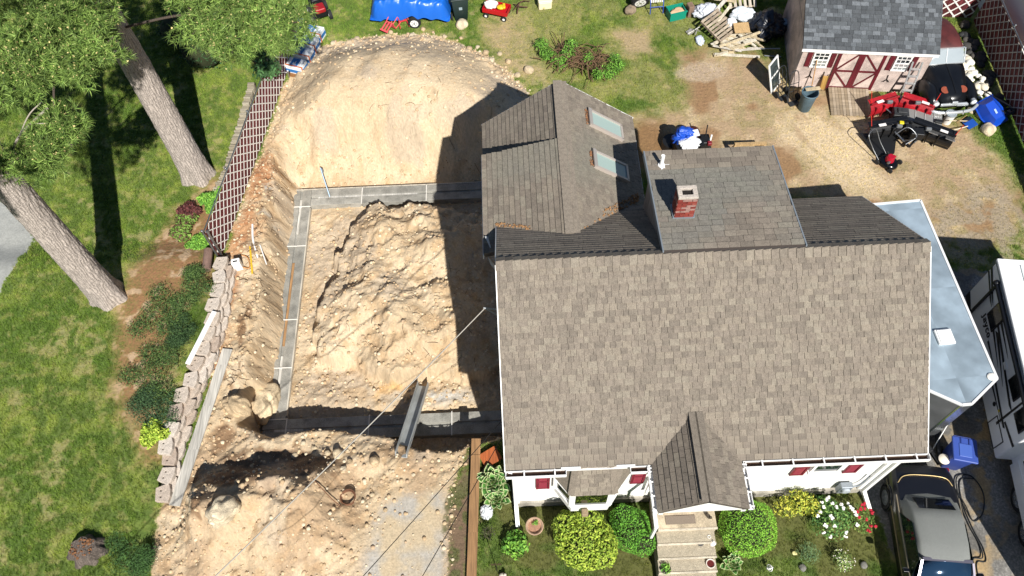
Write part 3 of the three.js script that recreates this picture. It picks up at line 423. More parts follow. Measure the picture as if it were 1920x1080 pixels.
  // shed dormer with vent pipe and chimney
  { const x0 = 3.13, x1 = 6.1, zb = -12.1, ks = 0.13, n = Math.hypot(1, ks), ln = 3.1 * n, up = V(0, ks / n, 1 / n), y0 = RY - 3.1 * ks;
    const rf = slope(house, 'dormer_roof', V(x1, y0 + 0.02, zb), V(x0, y0 + 0.02, zb), up, ln, 0.1, DECK); lay(rf, V(x1, y0 + 0.025, zb), V(-1, 0, 0), up, x1 - x0, ln - 0.12, { pal: TAN, tint: 0x85837a, e: 0.16, w0: 0.2, w1: 0.34, single: 50, gap: 0.006 });
    const tri = (x) => { const g = new THREE.BufferGeometry(); const a = [x, 6.42, -9.1], b = [x, RY - 2.62 * ks - 0.06, -11.62], c = [x, 4.2, -11.62], a2 = [x + 0.08, 6.42, -9.1], b2 = [x + 0.08, b[1], -11.62], c2 = [x + 0.08, 4.2, -11.62]; g.setAttribute('position', new THREE.Float32BufferAttribute([...a, ...b, ...c, ...a2, ...c2, ...b2], 3)); g.computeVertexNormals(); return g; };
    part(house, 'dormer_cheek', tri(3.22), mat(0xa39a92, 0.85, { t: 'wood' })); part(house, 'dormer_cheek', tri(5.95), mat(0xa39a92, 0.85, { t: 'wood' })); part(house, 'dormer_wall', bx(2.75, 2.0, 0.1, 4.63, 5.05, -11.6), WHITE);
    part(rf, 'rake_flashing', bar([x0 - 0.012, y0 - 0.03, zb], [x0 - 0.012, RY - 0.03, -9.05], 0.03, 0.16), mat(0x7d858c, 0.5)); part(rf, 'rake_flashing', bar([x1 + 0.012, y0 - 0.03, zb], [x1 + 0.012, RY - 0.03, -9.05], 0.03, 0.16), mat(0x7d858c, 0.5));
    const yv = RY - 2.62 * ks, star = []; for (let i = 0; i < 12; i++) { const a = i / 12 * 6.283; star.push(bx(0.05, 0.012, 0.16, 3.45 + Math.sin(a) * 0.11, yv + 0.03 + Math.cos(a) * 0.11 * ks, -11.62 + Math.cos(a) * 0.11, 0, a, 0)); }
    const vp = part(house, 'vent_pipe', [cy(0.045, 0.045, 0.4, 3.45, yv + 0.18, -11.62)], TRIM); part(vp, 'vent_boot', [cy(0.075, 0.1, 0.06, 3.45, yv + 0.04, -11.62), ...star], TRIM);
    // brick chimney
    const bc = V(3.69, 0, -10.15), yb = RY - 1.1 * ks, cw = 0.2, cd = 0.155, ch = part(house, 'chimney', bx(0.38, 0.8, 0.29, bc.x, yb + 0.27, bc.z), mat(0xc4b4a8, 0.95, { t: 'mottle' }));
    const bricks = [0x8f3a30, 0x9c4438, 0x843228, 0xa5564a, 0xb08a80].map((h) => mat(h, 0.9, { t: 'grit' })); const bh = 0.05, pitch = 0.064;
    for (let r = 0; r < 10; r++) for (let s = 0; s < 4; s++) { const half = s % 2 ? cd : cw, out = s % 2 ? cw : cd, bl = s % 2 ? 0.14 : 0.19; for (let j = 0; j < 4; j++) { let a = -half + (j - (r % 2 ? 0.5 : 0)) * (bl + 0.012), b = a + bl; a = Math.max(a, -half); b = Math.min(b, half); if (b - a < 0.03) continue; const g = bx(b - a, bh, 0.03, (a + b) / 2, 0, out - 0.004); g.rotateY(s * Math.PI / 2); g.translate(bc.x, yb + 0.08 + r * pitch, bc.z); part(ch, 'brick', g, bricks[Math.floor(R() * 5)]); } }
    const cap = mat(0xcfc4b8, 0.95, { t: 'grit' }); for (const [w, d, x, z] of [[0.42, 0.09, 0, 0.12], [0.42, 0.09, 0, -0.12], [0.1, 0.15, -0.16, 0], [0.1, 0.15, 0.16, 0]]) part(ch, 'cap', rb(w, 0.07, d, 0.012, bc.x + x, yb + 0.735, bc.z + z), cap);
    part(ch, 'flue', bx(0.22, 0.02, 0.15, bc.x, yb + 0.69, bc.z), mat(0x1c1714, 0.95)); part(ch, 'flashing', [bx(0.44, 0.09, 0.03, bc.x, yb + 0.035, bc.z + 0.175), bx(0.03, 0.1, 0.36, bc.x + 0.225, yb + 0.05, bc.z), bx(0.03, 0.1, 0.36, bc.x - 0.225, yb + 0.05, bc.z)], mat(0x98a4ac, 0.4, { metalness: 0.5 })); }
  // service mast bracket and hanging tarp strips on the left gable
  part(house, 'service_bracket', [rod([-0.3, 4.6, -8.9], [-0.75, 4.75, -8.9], 0.02), rod([-0.3, 4.2, -8.9], [-0.7, 4.7, -8.9], 0.015), rb(0.2, 0.3, 0.14, 0.02, -0.35, 4.2, -8.7)], mat(0x9aa0a4, 0.5, { metalness: 0.4 }));
  part(house, 'loose_housewrap', [bx(0.5, 0.008, 0.3, -0.5, 5.0, -10.5, 0.3, 0.4, -1.0), bx(0.4, 0.008, 0.35, -0.47, 4.9, -9.9, -0.5, 0.2, -1.1)], mat(0xd2d6da, 0.7));
}
// ---------------------------------------------------------------- the dig: footing, beam, boards
{
  const top = -1.2, F = thing('concrete_footing', 'grey poured concrete footing with keyway groove running around the pit', 'footing', [0, 0, 0]);
  const cm = [mat(0xa29f96, 0.88, { t: 'mottle' }), mat(0xaaa79e, 0.88, { t: 'mottle' }), mat(0x9b9991, 0.88, { t: 'mottle' })]; const seam = mat(0xe0dcd4, 0.85);
  const seg = (x0, x1, z0, z1, along, i) => { // two runs either side of a groove
    const w = along === 'z' ? x1 - x0 : z1 - z0, h = 0.3, gw = 0.09, a = (w - gw) / 2, l = along === 'z' ? z1 - z0 : x1 - x0, cx = (x0 + x1) / 2, cz = (z0 + z1) / 2; const B = (u, ww, hh, y) => along === 'z' ? rb(ww, hh, l - 0.012, 0.012, cx + u, y, cz) : rb(l - 0.012, hh, ww, 0.012, cx, y, cz + u);
    part(F, 'footing_segment', [B(-(gw + a) / 2, a, h, top - h / 2), B((gw + a) / 2, a, h, top - h / 2), B(0, gw + 0.03, h - 0.05, top - 0.05 - (h - 0.05) / 2)], cm[i % 3]);
    part(F, 'form_seam', along === 'z' ? bx(w + 0.05, 0.03, 0.025, cx, top + 0.005, z1) : bx(0.025, 0.03, w + 0.05, x1, top + 0.005, cz), seam);
  };
  [[-17.15, -16.45], [-16.45, -14.85], [-14.85, -12.1], [-12.1, -10.45], [-10.45, -8.8]].forEach(([a, b], i) => seg(-7.5, -6.85, a, b, 'z', i));
  [[-6.85, -5.1], [-5.1, -2.9], [-2.9, -0.3]].forEach(([a, b], i) => seg(a, b, -17.15, -16.5, 'x', i + 1));
  [[-7.5, -6.8], [-6.8, -4.4], [-4.4, -2.0], [-2.0, -0.3]].forEach(([a, b], i) => seg(a, b, -8.8, -8.12, 'x', i));
  const strip = (a, b, h) => part(F, 'keyway_strip', bar([a[0], top - 0.03, a[1]], [b[0], top - 0.03, b[1]], 0.075, 0.035), mat(h, 0.8, { t: 'wood' }));
  strip([-7.17, -16.75], [-7.17, -15.35], 0xe4e0d6); strip([-7.17, -14.2], [-7.17, -11.2], 0xb98f62); strip([-7.17, -10.85], [-7.17, -9.95], 0xe4e0d6); strip([-7.17, -9.6], [-7.17, -9.0], 0xdcd8ce); strip([-6.6, -16.82], [-3.2, -16.82], 0xd5d2ca); strip([-7.15, -8.46], [-6.3, -8.46], 0xd5d2ca);
  part(F, 'form_board', [bar([-7.53, top - 0.05, -17.17], [-0.3, top - 0.05, -17.17], 0.03, 0.14), bar([-6.83, top - 0.06, -16.4], [-6.83, top - 0.06, -8.9], 0.04, 0.13)], mat(0xdad2c2, 0.85, { t: 'wood' }));
  // steel channel leaning across the front trench
  const A = V(-3.22, 0.14, -7.05), B = V(-2.84, -1.12, -9.62), d = B.clone().sub(A), L = d.length(); d.normalize(); const s = new THREE.Vector3().crossVectors(UPV, d).normalize(), n = new THREE.Vector3().crossVectors(d, s); const M4 = new THREE.Matrix4().makeBasis(s, n, d); M4.setPosition(A.clone().add(B).multiplyScalar(0.5));
  const T = (g) => { g.applyMatrix4(M4); return g; }; const ch = thing('steel_channel', 'galvanised steel channel beam leaning across the front trench onto the sand', 'beam', [0, 0, 0]); const gv = mat(0xbfc3c2, 0.55, { metalness: 0.15, t: 'metal' });
  part(ch, 'web', T(bx(0.3, 0.02, L, 0, 0, 0)), gv); part(ch, 'flange', T(bx(0.022, 0.2, L, -0.15, 0.09, 0)), gv); part(ch, 'flange', T(bx(0.022, 0.2, L, 0.15, 0.09, 0)), gv);
  // boards
  const gw = mat(0xd8d3c8, 0.85, { t: 'wood' });
  solo('long_plank', [bar([-8.35, 0.1, -10.5], [-9.05, 0.16, -6.0], 0.29, 0.045)], gw, 'long weathered grey plank lying on the soil beside the block wall', 'plank');
  solo('short_plank', [bar([-8.85, 0.04, -8.2], [-8.62, 0.09, -8.75], 0.09, 0.03)], mat(0xc9c2b4, 0.85, { t: 'wood' }), 'short pale offcut half under the long grey plank', 'plank');
  solo('trim_board', [bar([-8.72, 0.56, -11.5], [-9.22, 0.56, -9.85], 0.14, 0.03)], TRIM, 'white trim board lying on top of the block wall', 'board');
  solo('form_plank', [bar([-1.22, 0.2, -7.45], [-1.42, 0.16, -3.0], 0.24, 0.06), bar([-1.24, 0.235, -7.0], [-1.243, 0.235, -6.96], 0.25, 0.012)], mat(0xb48a5e, 0.8, { t: 'wood' }), 'long brown plank set along the edge of the front garden', 'plank');
  solo('orange_board', [bx(0.5, 0.05, 0.4, -0.85, 0.15, -6.95, 0.1, 0.5, 0.1)], mat(0xb8622f, 0.8, { t: 'wood' }), 'orange brown board scrap beside the house corner', 'board');
  const pm = mat(0x8fa3b4, 0.4, { metalness: 0.5 }); solo('survey_rod', [rod([-6.1, height(-6.1, -16.5) - 0.1, -16.5], [-6.45, height(-6.4, -17.5) + 0.75, -17.6], 0.025), bx(0.05, 0.2, 0.03, -6.4, height(-6.4, -17.5) + 0.65, -17.55)], pm, 'thin blue grey metal rod leaning in the sand pile', 'rod');
  { const mb = thing('meter_box', 'white utility box with black slot standing by the fence end', 'box', [-8.42, 0.02, -13.3], 0.2); part(mb, 'case', rb(0.26, 0.42, 0.2, 0.03, 0, 0.21, 0), TRIM); part(mb, 'slot', bx(0.13, 0.012, 0.04, 0, 0.424, 0.02), BLACK); part(mb, 'cable', tube([[0.12, 0.1, 0.05], [0.3, 0.05, 0.1], [0.28, 0.05, -0.3], [0.1, 0.04, -0.45]], 0.014), mat(0xc98a4a, 0.7)); }
  solo('level_stick', bar([-8.2, 0.06, -14.15], [-7.98, 0.05, -13.05], 0.055, 0.035), mat(0xd8b12c, 0.6), 'yellow stick lying on the soil between two white pipes', 'stick');
  solo('pvc_pipe', tube([[-8.22, 0.05, -14.9], [-8.12, 0.06, -14.3], [-7.88, 0.05, -13.6]], 0.035), TRIM, 'bent white plastic pipe lying left of the thin white pipe', 'pipe');
  solo('thin_pipe', rod([-7.88, 0.06, -14.1], [-7.6, 0.02, -13.4], 0.018), TRIM, 'thin straight white pipe nearest the pit by the yellow stick', 'pipe');
  solo('short_log', [rod([-9.3, 0.42, -13.75], [-9.25, 0.42, -13.05], 0.13, 0.13, 16)], mat(0x8a6f63, 0.9, { t: 'mottle' }), 'short brown log lying left of the block wall end', 'log');
  // coil of hose and cable
  { const g = []; for (let i = 0; i < 4; i++) g.push(tor(0.17 + i * 0.008, 0.014, -4.55 + rr(-0.02, 0.02), height(-4.55, -6.0) + 0.05 + i * 0.022, -6.0 + rr(-0.02, 0.02), Math.PI / 2 + rr(-0.1, 0.1))); g.push(tube([[-4.4, height(-4.4, -5.9) + 0.05, -5.9], [-4.6, 0.2, -5.75], [-5.2, height(-5.2, -6.2) + 0.05, -6.2], [-5.5, height(-5.5, -6.6) + 0.06, -6.6]], 0.012)); solo('cable_coil', g, mat(0x6e4a34, 0.8), 'coil of brown cable lying on the front dirt', 'cable'); }
}
// boulders and stones, each its own
{
  const sm = [mat(0xe8d2ae, 0.92, { t: 'mottle', b: 0.02 }), mat(0xd8be98, 0.92, { t: 'mottle', b: 0.02 }), mat(0xeedcbc, 0.92, { t: 'mottle', b: 0.02 })];
  const put = (x, z, sx, sy, sz, i, label, name = 'stone', group) => { const big = sx > 0.25, g = stoneGeo(sx, sy, sz, i * 1.7 + 1, big ? 0.5 : 0.3, big ? 9 : 3); const o = solo(name, g, sm[i % 3], label, name, group, [x, height(x, z) + sy * 0.35, z]); o.rotation.y = i * 1.3; };
  put(-7.5, -9.25, 0.42, 0.4, 0.55, 0, 'large tan boulder wedged in the bank beside the footing corner', 'boulder'); put(-7.85, -8.75, 0.3, 0.34, 0.42, 1, 'rough brown boulder at the left front corner of the pit', 'boulder');
  put(-7.35, -5.45, 0.36, 0.3, 0.4, 2, 'round pale boulder half buried in the front dirt', 'boulder');
  put(-4.9, -7.2, 0.16, 0.14, 0.15, 3, 'round stone left of the steel channel, left of two'); put(-3.9, -6.95, 0.15, 0.13, 0.14, 4, 'round stone nearest the foot of the steel channel');
  put(-1.56, -23.55, 0.24, 0.2, 0.2, 5, 'smooth round pale stone in front of the dark green bin'); put(0.8, -21.1, 0.16, 0.14, 0.18, 6, 'pale egg shaped stone on the grass right of the sand pile');
  for (const [x, z, s] of [[-4.7, -6.75, .1], [-5.2, -7.25, .09], [-4.55, -6.95, .08], [-4.0, -6.5, .07], [-3.5, -6.7, .06], [-3.42, -6.7, .05], [-5.6, -7.45, .09], [-5.9, -7.6, .08], [-3.95, -6.1, .07], [-6.1, -7.25, .1], [-3.6, -5.7, .06], [-2.9, -6.6, .06]]) put(x, z, s, s * 0.8, s * 0.9, Math.floor(x * -7), 'small loose stone on the sandy dirt in front of the trench', 'stone', 'small stones in front of the trench');
  for (const [x, z] of [[-1.0, -22.4], [-0.7, -22.1], [-1.3, -22.3], [-2.2, -23.0], [-3.4, -23.1], [-5.4, -22.95], [-6.3, -22.9], [-0.2, -22.0], [-0.5, -21.6], [0.4, -20.9], [-1.6, -22.9], [-4.2, -23.35], [-7.2, -22.3], [-3.0, -23.45], [-6.9, -22.6], [0.1, -21.6]]) { const s = rr(0.06, 0.12); put(x, z, s, s * 0.8, s, Math.floor(rr(0, 9)), 'small pale stone at the foot of the sand pile on the grass', 'stone', 'small stones along the sand pile edge'); }
  for (const [x, z, s, l] of [[15.85, -18.1, .2, 'pale stone beside the blue wheelbarrow, smaller of two'], [15.85, -17.45, .25, 'rounded tan stone below the blue wheelbarrow'], [15.6, -18.35, .16, 'small tan stone left of the wheelbarrow tray']]) put(x, z, s, s * 0.75, s * 0.9, 5, l);
  for (let i = 0; i < 46; i++) { const t = R(), x = 15.75 + t * 0.5 + rr(-0.3, 0.3), z = lerp(-21.2, -18.6, t) + rr(-0.3, 0.3), s = rr(0.07, 0.15); const g = stoneGeo(s, s * 0.7, s, i, 0.35, 1); const o = solo('rubble_stone', g, [mat(0xe6e2d6, 0.9), mat(0xd6cdb8, 0.9), mat(0xf0ece2, 0.85)][i % 3], 'white rubble stone in the heap beside the old car', 'stone', 'white stones beside the old car', [x, rr(0.05, 0.2), z]); o.rotation.y = i; }
  for (let i = 0; i < 30; i++) { const t = R(), x = 16.55 - t * 0.1 + rr(-0.25, 0.25), z = lerp(-22.3, -18.2, t) + rr(-0.2, 0.2), s = rr(0.12, 0.22); const o = solo('dark_rubble', stoneGeo(s, s * 0.6, s * 0.8, i + 50, 0.4, 1), [mat(0x3c3a38, 0.85), mat(0x4c4844, 0.9), mat(0x2b2c2e, 0.8)][i % 3], 'dark broken block dumped along the right fence', 'rubble', 'dark blocks along the right fence', [x, s * 0.4, z]); o.rotation.y = i; }
  // pebbles and clods: nobody could count them
  const N = 15000, geo = stoneGeo(1, 0.7, 0.9, 3, 0.35, 1), im = new THREE.InstancedMesh(geo, mat(0xffffff, 0.95), N), m = new THREE.Matrix4(), q = new THREE.Quaternion(), c = new THREE.Color(); let k = 0;
  while (k < N) { const x = rr(-9.4, 1), z = rr(-23.3, -3.2); const s = soilIn(x, z); if (s < -0.1) continue; const edge = s < 0.35; if (inA('slab', x, z) > 0.1 && R() < 0.8) continue; if (inA('pile', x, z) > 0.6 && R() < 0.7) continue; const r = Math.pow(R(), 5) * 0.055 + 0.008 + (edge ? 0.006 : 0); q.setFromEuler(new THREE.Euler(0, R() * 6, 0)); m.compose(V(x, height(x, z) + r * 0.2, z), q, V(r, r, r)); im.setMatrixAt(k, m); c.setRGB(...lin([0xc2aa88, 0xcbb592, 0xb89e7c, 0xd4c4a8, 0xbca284][Math.floor(R() * 5)])); im.setColorAt(k, c); k++; }
  im.name = 'loose_clods'; im.userData = { kind: 'stuff', label: 'pebbles and clods scattered over the excavated sand', category: 'pebbles' }; im.castShadow = im.receiveShadow = true; scene.add(im);
  // roots and twigs on the banks
  const tw = []; for (let i = 0; i < 420; i++) { const b = R(); let x, z; if (b < 0.5) { x = rr(-8.2, -7.6); z = rr(-18, -9); } else if (b < 0.75) { x = rr(-6.3, -1); z = rr(-16, -10); } else { x = rr(-7.5, 0.5); z = rr(-22.5, -17.5); } const y = height(x, z), a = R() * 6.28, l = rr(0.06, 0.32) * (b < 0.5 ? 1 : 1), dx = Math.cos(a) * l, dz = Math.sin(a) * l; if (soilIn(x, z) < 0 || soilIn(x + dx, z + dz) < 0) continue; tw.push(tube([[x, y + 0.005, z], [x + dx * 0.5 + rr(-.04, .04), (y + height(x + dx, z + dz)) / 2 + rr(0.01, 0.06), z + dz * 0.5 + rr(-.04, .04)], [x + dx, height(x + dx, z + dz) + 0.005, z + dz]], rr(0.003, 0.009), 4, 3)); }
  const t = solo('broken_roots', tw, mat(0x5d4632, 0.9), 'thin broken roots and twigs sticking out of the dug banks', 'roots'); t.userData.kind = 'stuff';
}
// block wall
{
  const W = thing('block_wall', 'low dry-laid wall of tan garden blocks between lawn and soil', 'wall', [0, 0, 0]);
  const P = [[-8.72, -13.5], [-8.68, -12.5], [-8.7, -11.4], [-8.78, -10.4], [-9.0, -9.4], [-9.2, -8.45], [-9.3, -7.7], [-9.36, -7.0], [-9.32, -6.3]]; const curve = new THREE.CatmullRomCurve3(P.map(([x, z]) => V(x, 0, z))); const len = curve.getLength();
  const shape = (() => { const s = new THREE.Shape(); s.moveTo(-0.16, 0.13); s.lineTo(-0.06, 0.17); s.lineTo(0.06, 0.17); s.lineTo(0.16, 0.13); s.lineTo(0.11, -0.13); s.lineTo(-0.11, -0.13); s.closePath(); for (const x of [-0.055, 0.055]) { const h = new THREE.Path(); h.moveTo(x - 0.022, -0.05); h.lineTo(x + 0.022, -0.05); h.lineTo(x + 0.022, 0.0); h.lineTo(x - 0.022, 0.0); h.closePath(); s.holes.push(h); } const g = new THREE.ExtrudeGeometry(s, { depth: 0.14, bevelEnabled: true, bevelSize: 0.008, bevelThickness: 0.008, bevelSegments: 1 }); g.rotateX(Math.PI / 2); g.translate(0, 0.15, 0); return mg(g); })();
  const bm = [0xdccdbd, 0xd2c1b0, 0xe4d7c9, 0xc9b6a5, 0xe0d2c3].map((h) => mat(h, 0.92, { t: 'grit', b: 0.01 }));
  const n = Math.floor(len / 0.46);
  for (let c = 0; c < 3; c++) for (let i = 0; i < n; i++) { if (c === 2 && i > n - 3) continue; const t = Math.min(1, (i + 0.5 + (c % 2) * 0.5) / n), p = curve.getPointAt(t), d = curve.getTangentAt(t); const nx = d.z, nz = -d.x; const out = (2 - c) * 0.1 - 0.16 + rr(-0.06, 0.06); const o = new THREE.Mesh(shape, bm[Math.floor(R() * 5)]); o.name = 'block'; const sgn = nx > 0 ? 1 : -1; o.position.set(p.x + sgn * nx * out, 0.0 + c * 0.15, p.z + sgn * nz * out); o.rotation.y = Math.atan2(sgn * nx, sgn * nz) + Math.PI * 0 + rr(-0.28, 0.28); o.rotation.x = rr(-0.04, 0.04); o.rotation.z = rr(-0.04, 0.04); o.scale.set(1.5, 1, 1.2); W.add(o); }
  // stacked pavers behind the fence
  const Q = thing('paver_stack', 'row of stacked grey tan pavers along the back of the left fence', 'pavers', [0, 0, 0]); const pm = [0xb8ae98, 0xa89e88, 0xc4baa4, 0x9a917e].map((h) => mat(h, 0.92, { t: 'grit' })); const c2 = new THREE.CatmullRomCurve3([[-8.95, -20.9], [-9.05, -19.6], [-9.16, -18.3], [-9.28, -17.1], [-9.48, -16.1]].map(([x, z]) => V(x, 0, z)));
  const pg = mg(rb(0.24, 0.3, 0.065, 0.012, 0, 0.15, 0)); for (let i = 0; i < 62; i++) { const p = c2.getPointAt((i + 0.5) / 62), d = c2.getTangentAt((i + 0.5) / 62); const o = new THREE.Mesh(pg, pm[Math.floor(R() * 4)]); o.name = 'paver'; o.position.set(p.x + rr(-0.03, 0.03), height(p.x, p.z) + rr(-0.06, 0.02), p.z); o.rotation.y = Math.atan2(d.x, d.z) + rr(-0.08, 0.08); o.rotation.x = rr(-0.15, 0.15); Q.add(o); }
}
// fences: steel posts, maroon slats, light diagonal lattice strips
function fence(a, b, H, o) {
  const A = V(a[0], 0, a[1]), d = V(b[0] - a[0], 0, b[1] - a[1]), L = d.length(); const F = thing('slatted_fence', o.label, 'fence', [a[0], o.y || 0.02, a[1]], Math.atan2(-d.z, d.x), 'maroon slatted fences');
  const pm = STEEL, sg = mg(bx(0.085, H - 0.1, 0.012, 0, H / 2, 0)), sm = [0x6e2c30, 0x7a3438, 0x642628].map((h) => mat(o.slat && 0 || h, 0.75, { t: 'mottle' })); const side = o.side || 1;
  const n = Math.floor(L / 0.096); for (let i = 0; i < n; i++) { const q = new THREE.Mesh(sg, sm[i * 7 % 3]); q.name = 'slat'; q.position.set((i + 0.5) * L / n, 0, 0); F.add(q); }
  for (let i = 0; i <= Math.round(L / 2.1); i++) { const x = Math.min(L - 0.03, i * L / Math.round(L / 2.1)); part(F, 'post', [cy(0.03, 0.03, H + 0.08, x, H / 2 + 0.02, -0.05 * side, 0, 0, 0, 10), sp(0.04, x, H + 0.07, -0.05 * side, 1, 0.6, 1, 8)], pm); }
  part(F, 'top_rail', rod([0, H, -0.02 * side], [L, H, -0.02 * side], 0.022), pm); if (o.brace) part(F, 'brace', rod([0.05, 0.05, 0.06 * side], [0.05, H, 0.06 * side], 0.035), pm);
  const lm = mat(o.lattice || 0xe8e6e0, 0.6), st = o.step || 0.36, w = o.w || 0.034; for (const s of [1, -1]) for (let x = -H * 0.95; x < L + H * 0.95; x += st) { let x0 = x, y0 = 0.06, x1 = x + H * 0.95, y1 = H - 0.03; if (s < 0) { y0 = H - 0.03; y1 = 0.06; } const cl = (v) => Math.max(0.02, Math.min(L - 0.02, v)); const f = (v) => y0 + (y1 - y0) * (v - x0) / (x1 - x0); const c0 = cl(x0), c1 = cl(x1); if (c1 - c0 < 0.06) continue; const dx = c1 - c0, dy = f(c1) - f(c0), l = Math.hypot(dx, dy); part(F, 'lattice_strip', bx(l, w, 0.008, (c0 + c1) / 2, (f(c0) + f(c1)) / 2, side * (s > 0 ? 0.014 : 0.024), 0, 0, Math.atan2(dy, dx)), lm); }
  return F;
}
fence([-9.03, -13.65], [-7.62, -22.9], 1.48, { label: 'maroon fence with white lattice strips left of the pit', brace: true, side: 1 });
// ---------------------------------------------------------------- trees and plants
function soup() { return { p: [], c: [] }; }
function soupGeo(s) { const g = new THREE.BufferGeometry(); g.setAttribute('position', new THREE.Float32BufferAttribute(s.p, 3)); g.setAttribute('color', new THREE.Float32BufferAttribute(s.c, 3)); g.computeVertexNormals(); g.setAttribute('uv', new THREE.Float32BufferAttribute(new Float32Array(s.p.length / 3 * 2), 2)); return g; }
const LEAF = new THREE.MeshPhysicalMaterial({ color: 0xffffff, roughness: 0.75, vertexColors: true, side: THREE.DoubleSide });
const NEEDLE = new THREE.MeshPhysicalMaterial({ color: 0xffffff, roughness: 0.7, vertexColors: true, side: THREE.DoubleSide });
function rv() { const a = R() * 6.2832, z = R() * 2 - 1, s = Math.sqrt(1 - z * z); return V(s * Math.cos(a), z, s * Math.sin(a)); }
function vary(hex, k) { const c = lin(hex), f = 1 + rr(-k, k); return [c[0] * f, c[1] * f, c[2] * f]; }
function addLeaf(s, P, n, size, asp, col) { // a pointed leaf: four triangles would fold, two are enough
  const t = new THREE.Vector3().crossVectors(n, rv()).normalize(), b = new THREE.Vector3().crossVectors(n, t); const a = P.clone().addScaledVector(t, -size), d = P.clone().addScaledVector(t, size), l = P.clone().addScaledVector(b, size * asp).addScaledVector(n, size * 0.15), r = P.clone().addScaledVector(b, -size * asp).addScaledVector(n, size * 0.15);
  s.p.push(a.x, a.y, a.z, l.x, l.y, l.z, d.x, d.y, d.z, a.x, a.y, a.z, d.x, d.y, d.z, r.x, r.y, r.z); for (let i = 0; i < 6; i++) s.c.push(...col);
}
function leafCloud(s, c, rad, n, size, pal, o = {}) {
  for (let i = 0; i < n; i++) { const d = rv(); if (d.y < (o.ymin ?? -0.3)) { i -= 0.6; continue; } const f = fbm(d.x * 2.2 + c[0] * 3 + 9, d.z * 2.2 + d.y * 1.7 + c[2], 3); const k = (o.in ?? 0.8) + R() * (1 - (o.in ?? 0.8)) + (f - 0.5) * (o.lump ?? 0.35); const P = V(c[0] + d.x * rad[0] * k, c[1] + d.y * rad[1] * k, c[2] + d.z * rad[2] * k); const nn = d.clone().multiplyScalar(o.face ?? 1).add(rv().multiplyScalar(0.9)).normalize(); addLeaf(s, P, nn, size * rr(0.7, 1.3), o.asp ?? 0.45, vary(pal[Math.floor(R() * pal.length)], 0.18)); }
}
function burst(s, P, d, len, n, pal, w = 0.009) { // a tuft of pine needles
  const t = new THREE.Vector3().crossVectors(d, rv()).normalize();
  for (let i = 0; i < n; i++) { const q = d.clone().multiplyScalar(rr(0.15, 1)).add(rv().multiplyScalar(0.85)).normalize(); const e = P.clone().addScaledVector(q, len * rr(0.7, 1.1)); const u = new THREE.Vector3().crossVectors(q, rv()).normalize().multiplyScalar(w); const c = vary(pal[Math.floor(R() * pal.length)], 0.15); s.p.push(P.x - u.x, P.y - u.y, P.z - u.z, P.x + u.x, P.y + u.y, P.z + u.z, e.x, e.y, e.z); for (let k = 0; k < 3; k++) s.c.push(...c); }
}
function pineBlob(s, buds, c, rad, n) { // sprays of tufts with gaps between them
  const pal = [0x6f8a3c, 0x7f9c48, 0x5a7632, 0x93ac58, 0x486328], per = 9, m = Math.max(8, Math.round(n * 1.1 / per));
  for (let j = 0; j < m; j++) {
    const d = rv(); if (d.y < -0.6) continue; const k = R() < 0.3 ? 0.2 + 0.4 * R() : 0.62 + 0.38 * Math.pow(R(), 0.6), C = V(c[0] + d.x * rad[0] * k, c[1] + d.y * rad[1] * k, c[2] + d.z * rad[2] * k), out = d.clone().add(V(0, 0.35, 0)).normalize(), f = rr(0.7, 1.3), pp = pal.map((h) => { const q = new THREE.Color(h); q.multiplyScalar(f); return q.getHex(); });
    for (let i = 0; i < per; i++) { const P = C.clone().addScaledVector(rv(), 0.17).addScaledVector(out, 0.1 * R()); const dir = P.clone().sub(C).multiplyScalar(3).add(out).normalize(); burst(s, P, dir, rr(0.15, 0.25), 18, pp, 0.0095); if (R() < 0.42 && d.y > -0.2) { const Q = P.clone().addScaledVector(dir, 0.1), r = rr(0.016, 0.03), col = vary(0xd8c88a, 0.15); for (let q = 0; q < 4; q++) { const a = rv().multiplyScalar(r), b = rv().multiplyScalar(r), e = rv().multiplyScalar(r); buds.p.push(Q.x + a.x, Q.y + a.y, Q.z + a.z, Q.x + b.x, Q.y + b.y, Q.z + b.z, Q.x + e.x, Q.y + e.y, Q.z + e.z); for (let w = 0; w < 3; w++) buds.c.push(...col); } } }
  }
}
function trunkGeo(x, z, y0, H, r0, r1, lean = [0, 0]) {
  const rings = 150, seg = 84, g = new THREE.CylinderGeometry(1, 1, 1, seg, rings, true), p = g.attributes.position, uv = g.attributes.uv;
  for (let i = 0; i < p.count; i++) { const a = Math.atan2(p.getZ(i), p.getX(i)), t = p.getY(i) + 0.5, y = t * H; const fl = 0.35 * Math.exp(-y / 0.5) * (0.6 + 0.5 * Math.sin(a * 5 + x)); const au = (a / 6.28318 + 1) % 1; const plate = Math.abs(Math.sin((au * 30 + 4.5 * fbm(au * 12, y * 2.6 + x, 3, 12)) * Math.PI)); const rad = lerp(r0, r1, t) * (1 + fl) * (1 + 0.04 * Math.sin(a * 3 + y * 0.7)) + 0.035 * Math.pow(plate, 0.6) * (0.4 + fbm(au * 40, y * 6, 2, 40)) - 0.02; p.setXYZ(i, x + Math.cos(a) * rad + lean[0] * y, y0 + y, z + Math.sin(a) * rad + lean[1] * y); uv.setXY(i, uv.getX(i) * 2, y * 0.8); }
  g.computeVertexNormals(); return g;
}
const BARK = new THREE.MeshStandardMaterial({ color: 0xe2d4c8, roughness: 0.95, map: TEX.bark, bumpMap: TEX.bark, bumpScale: 0.02 });
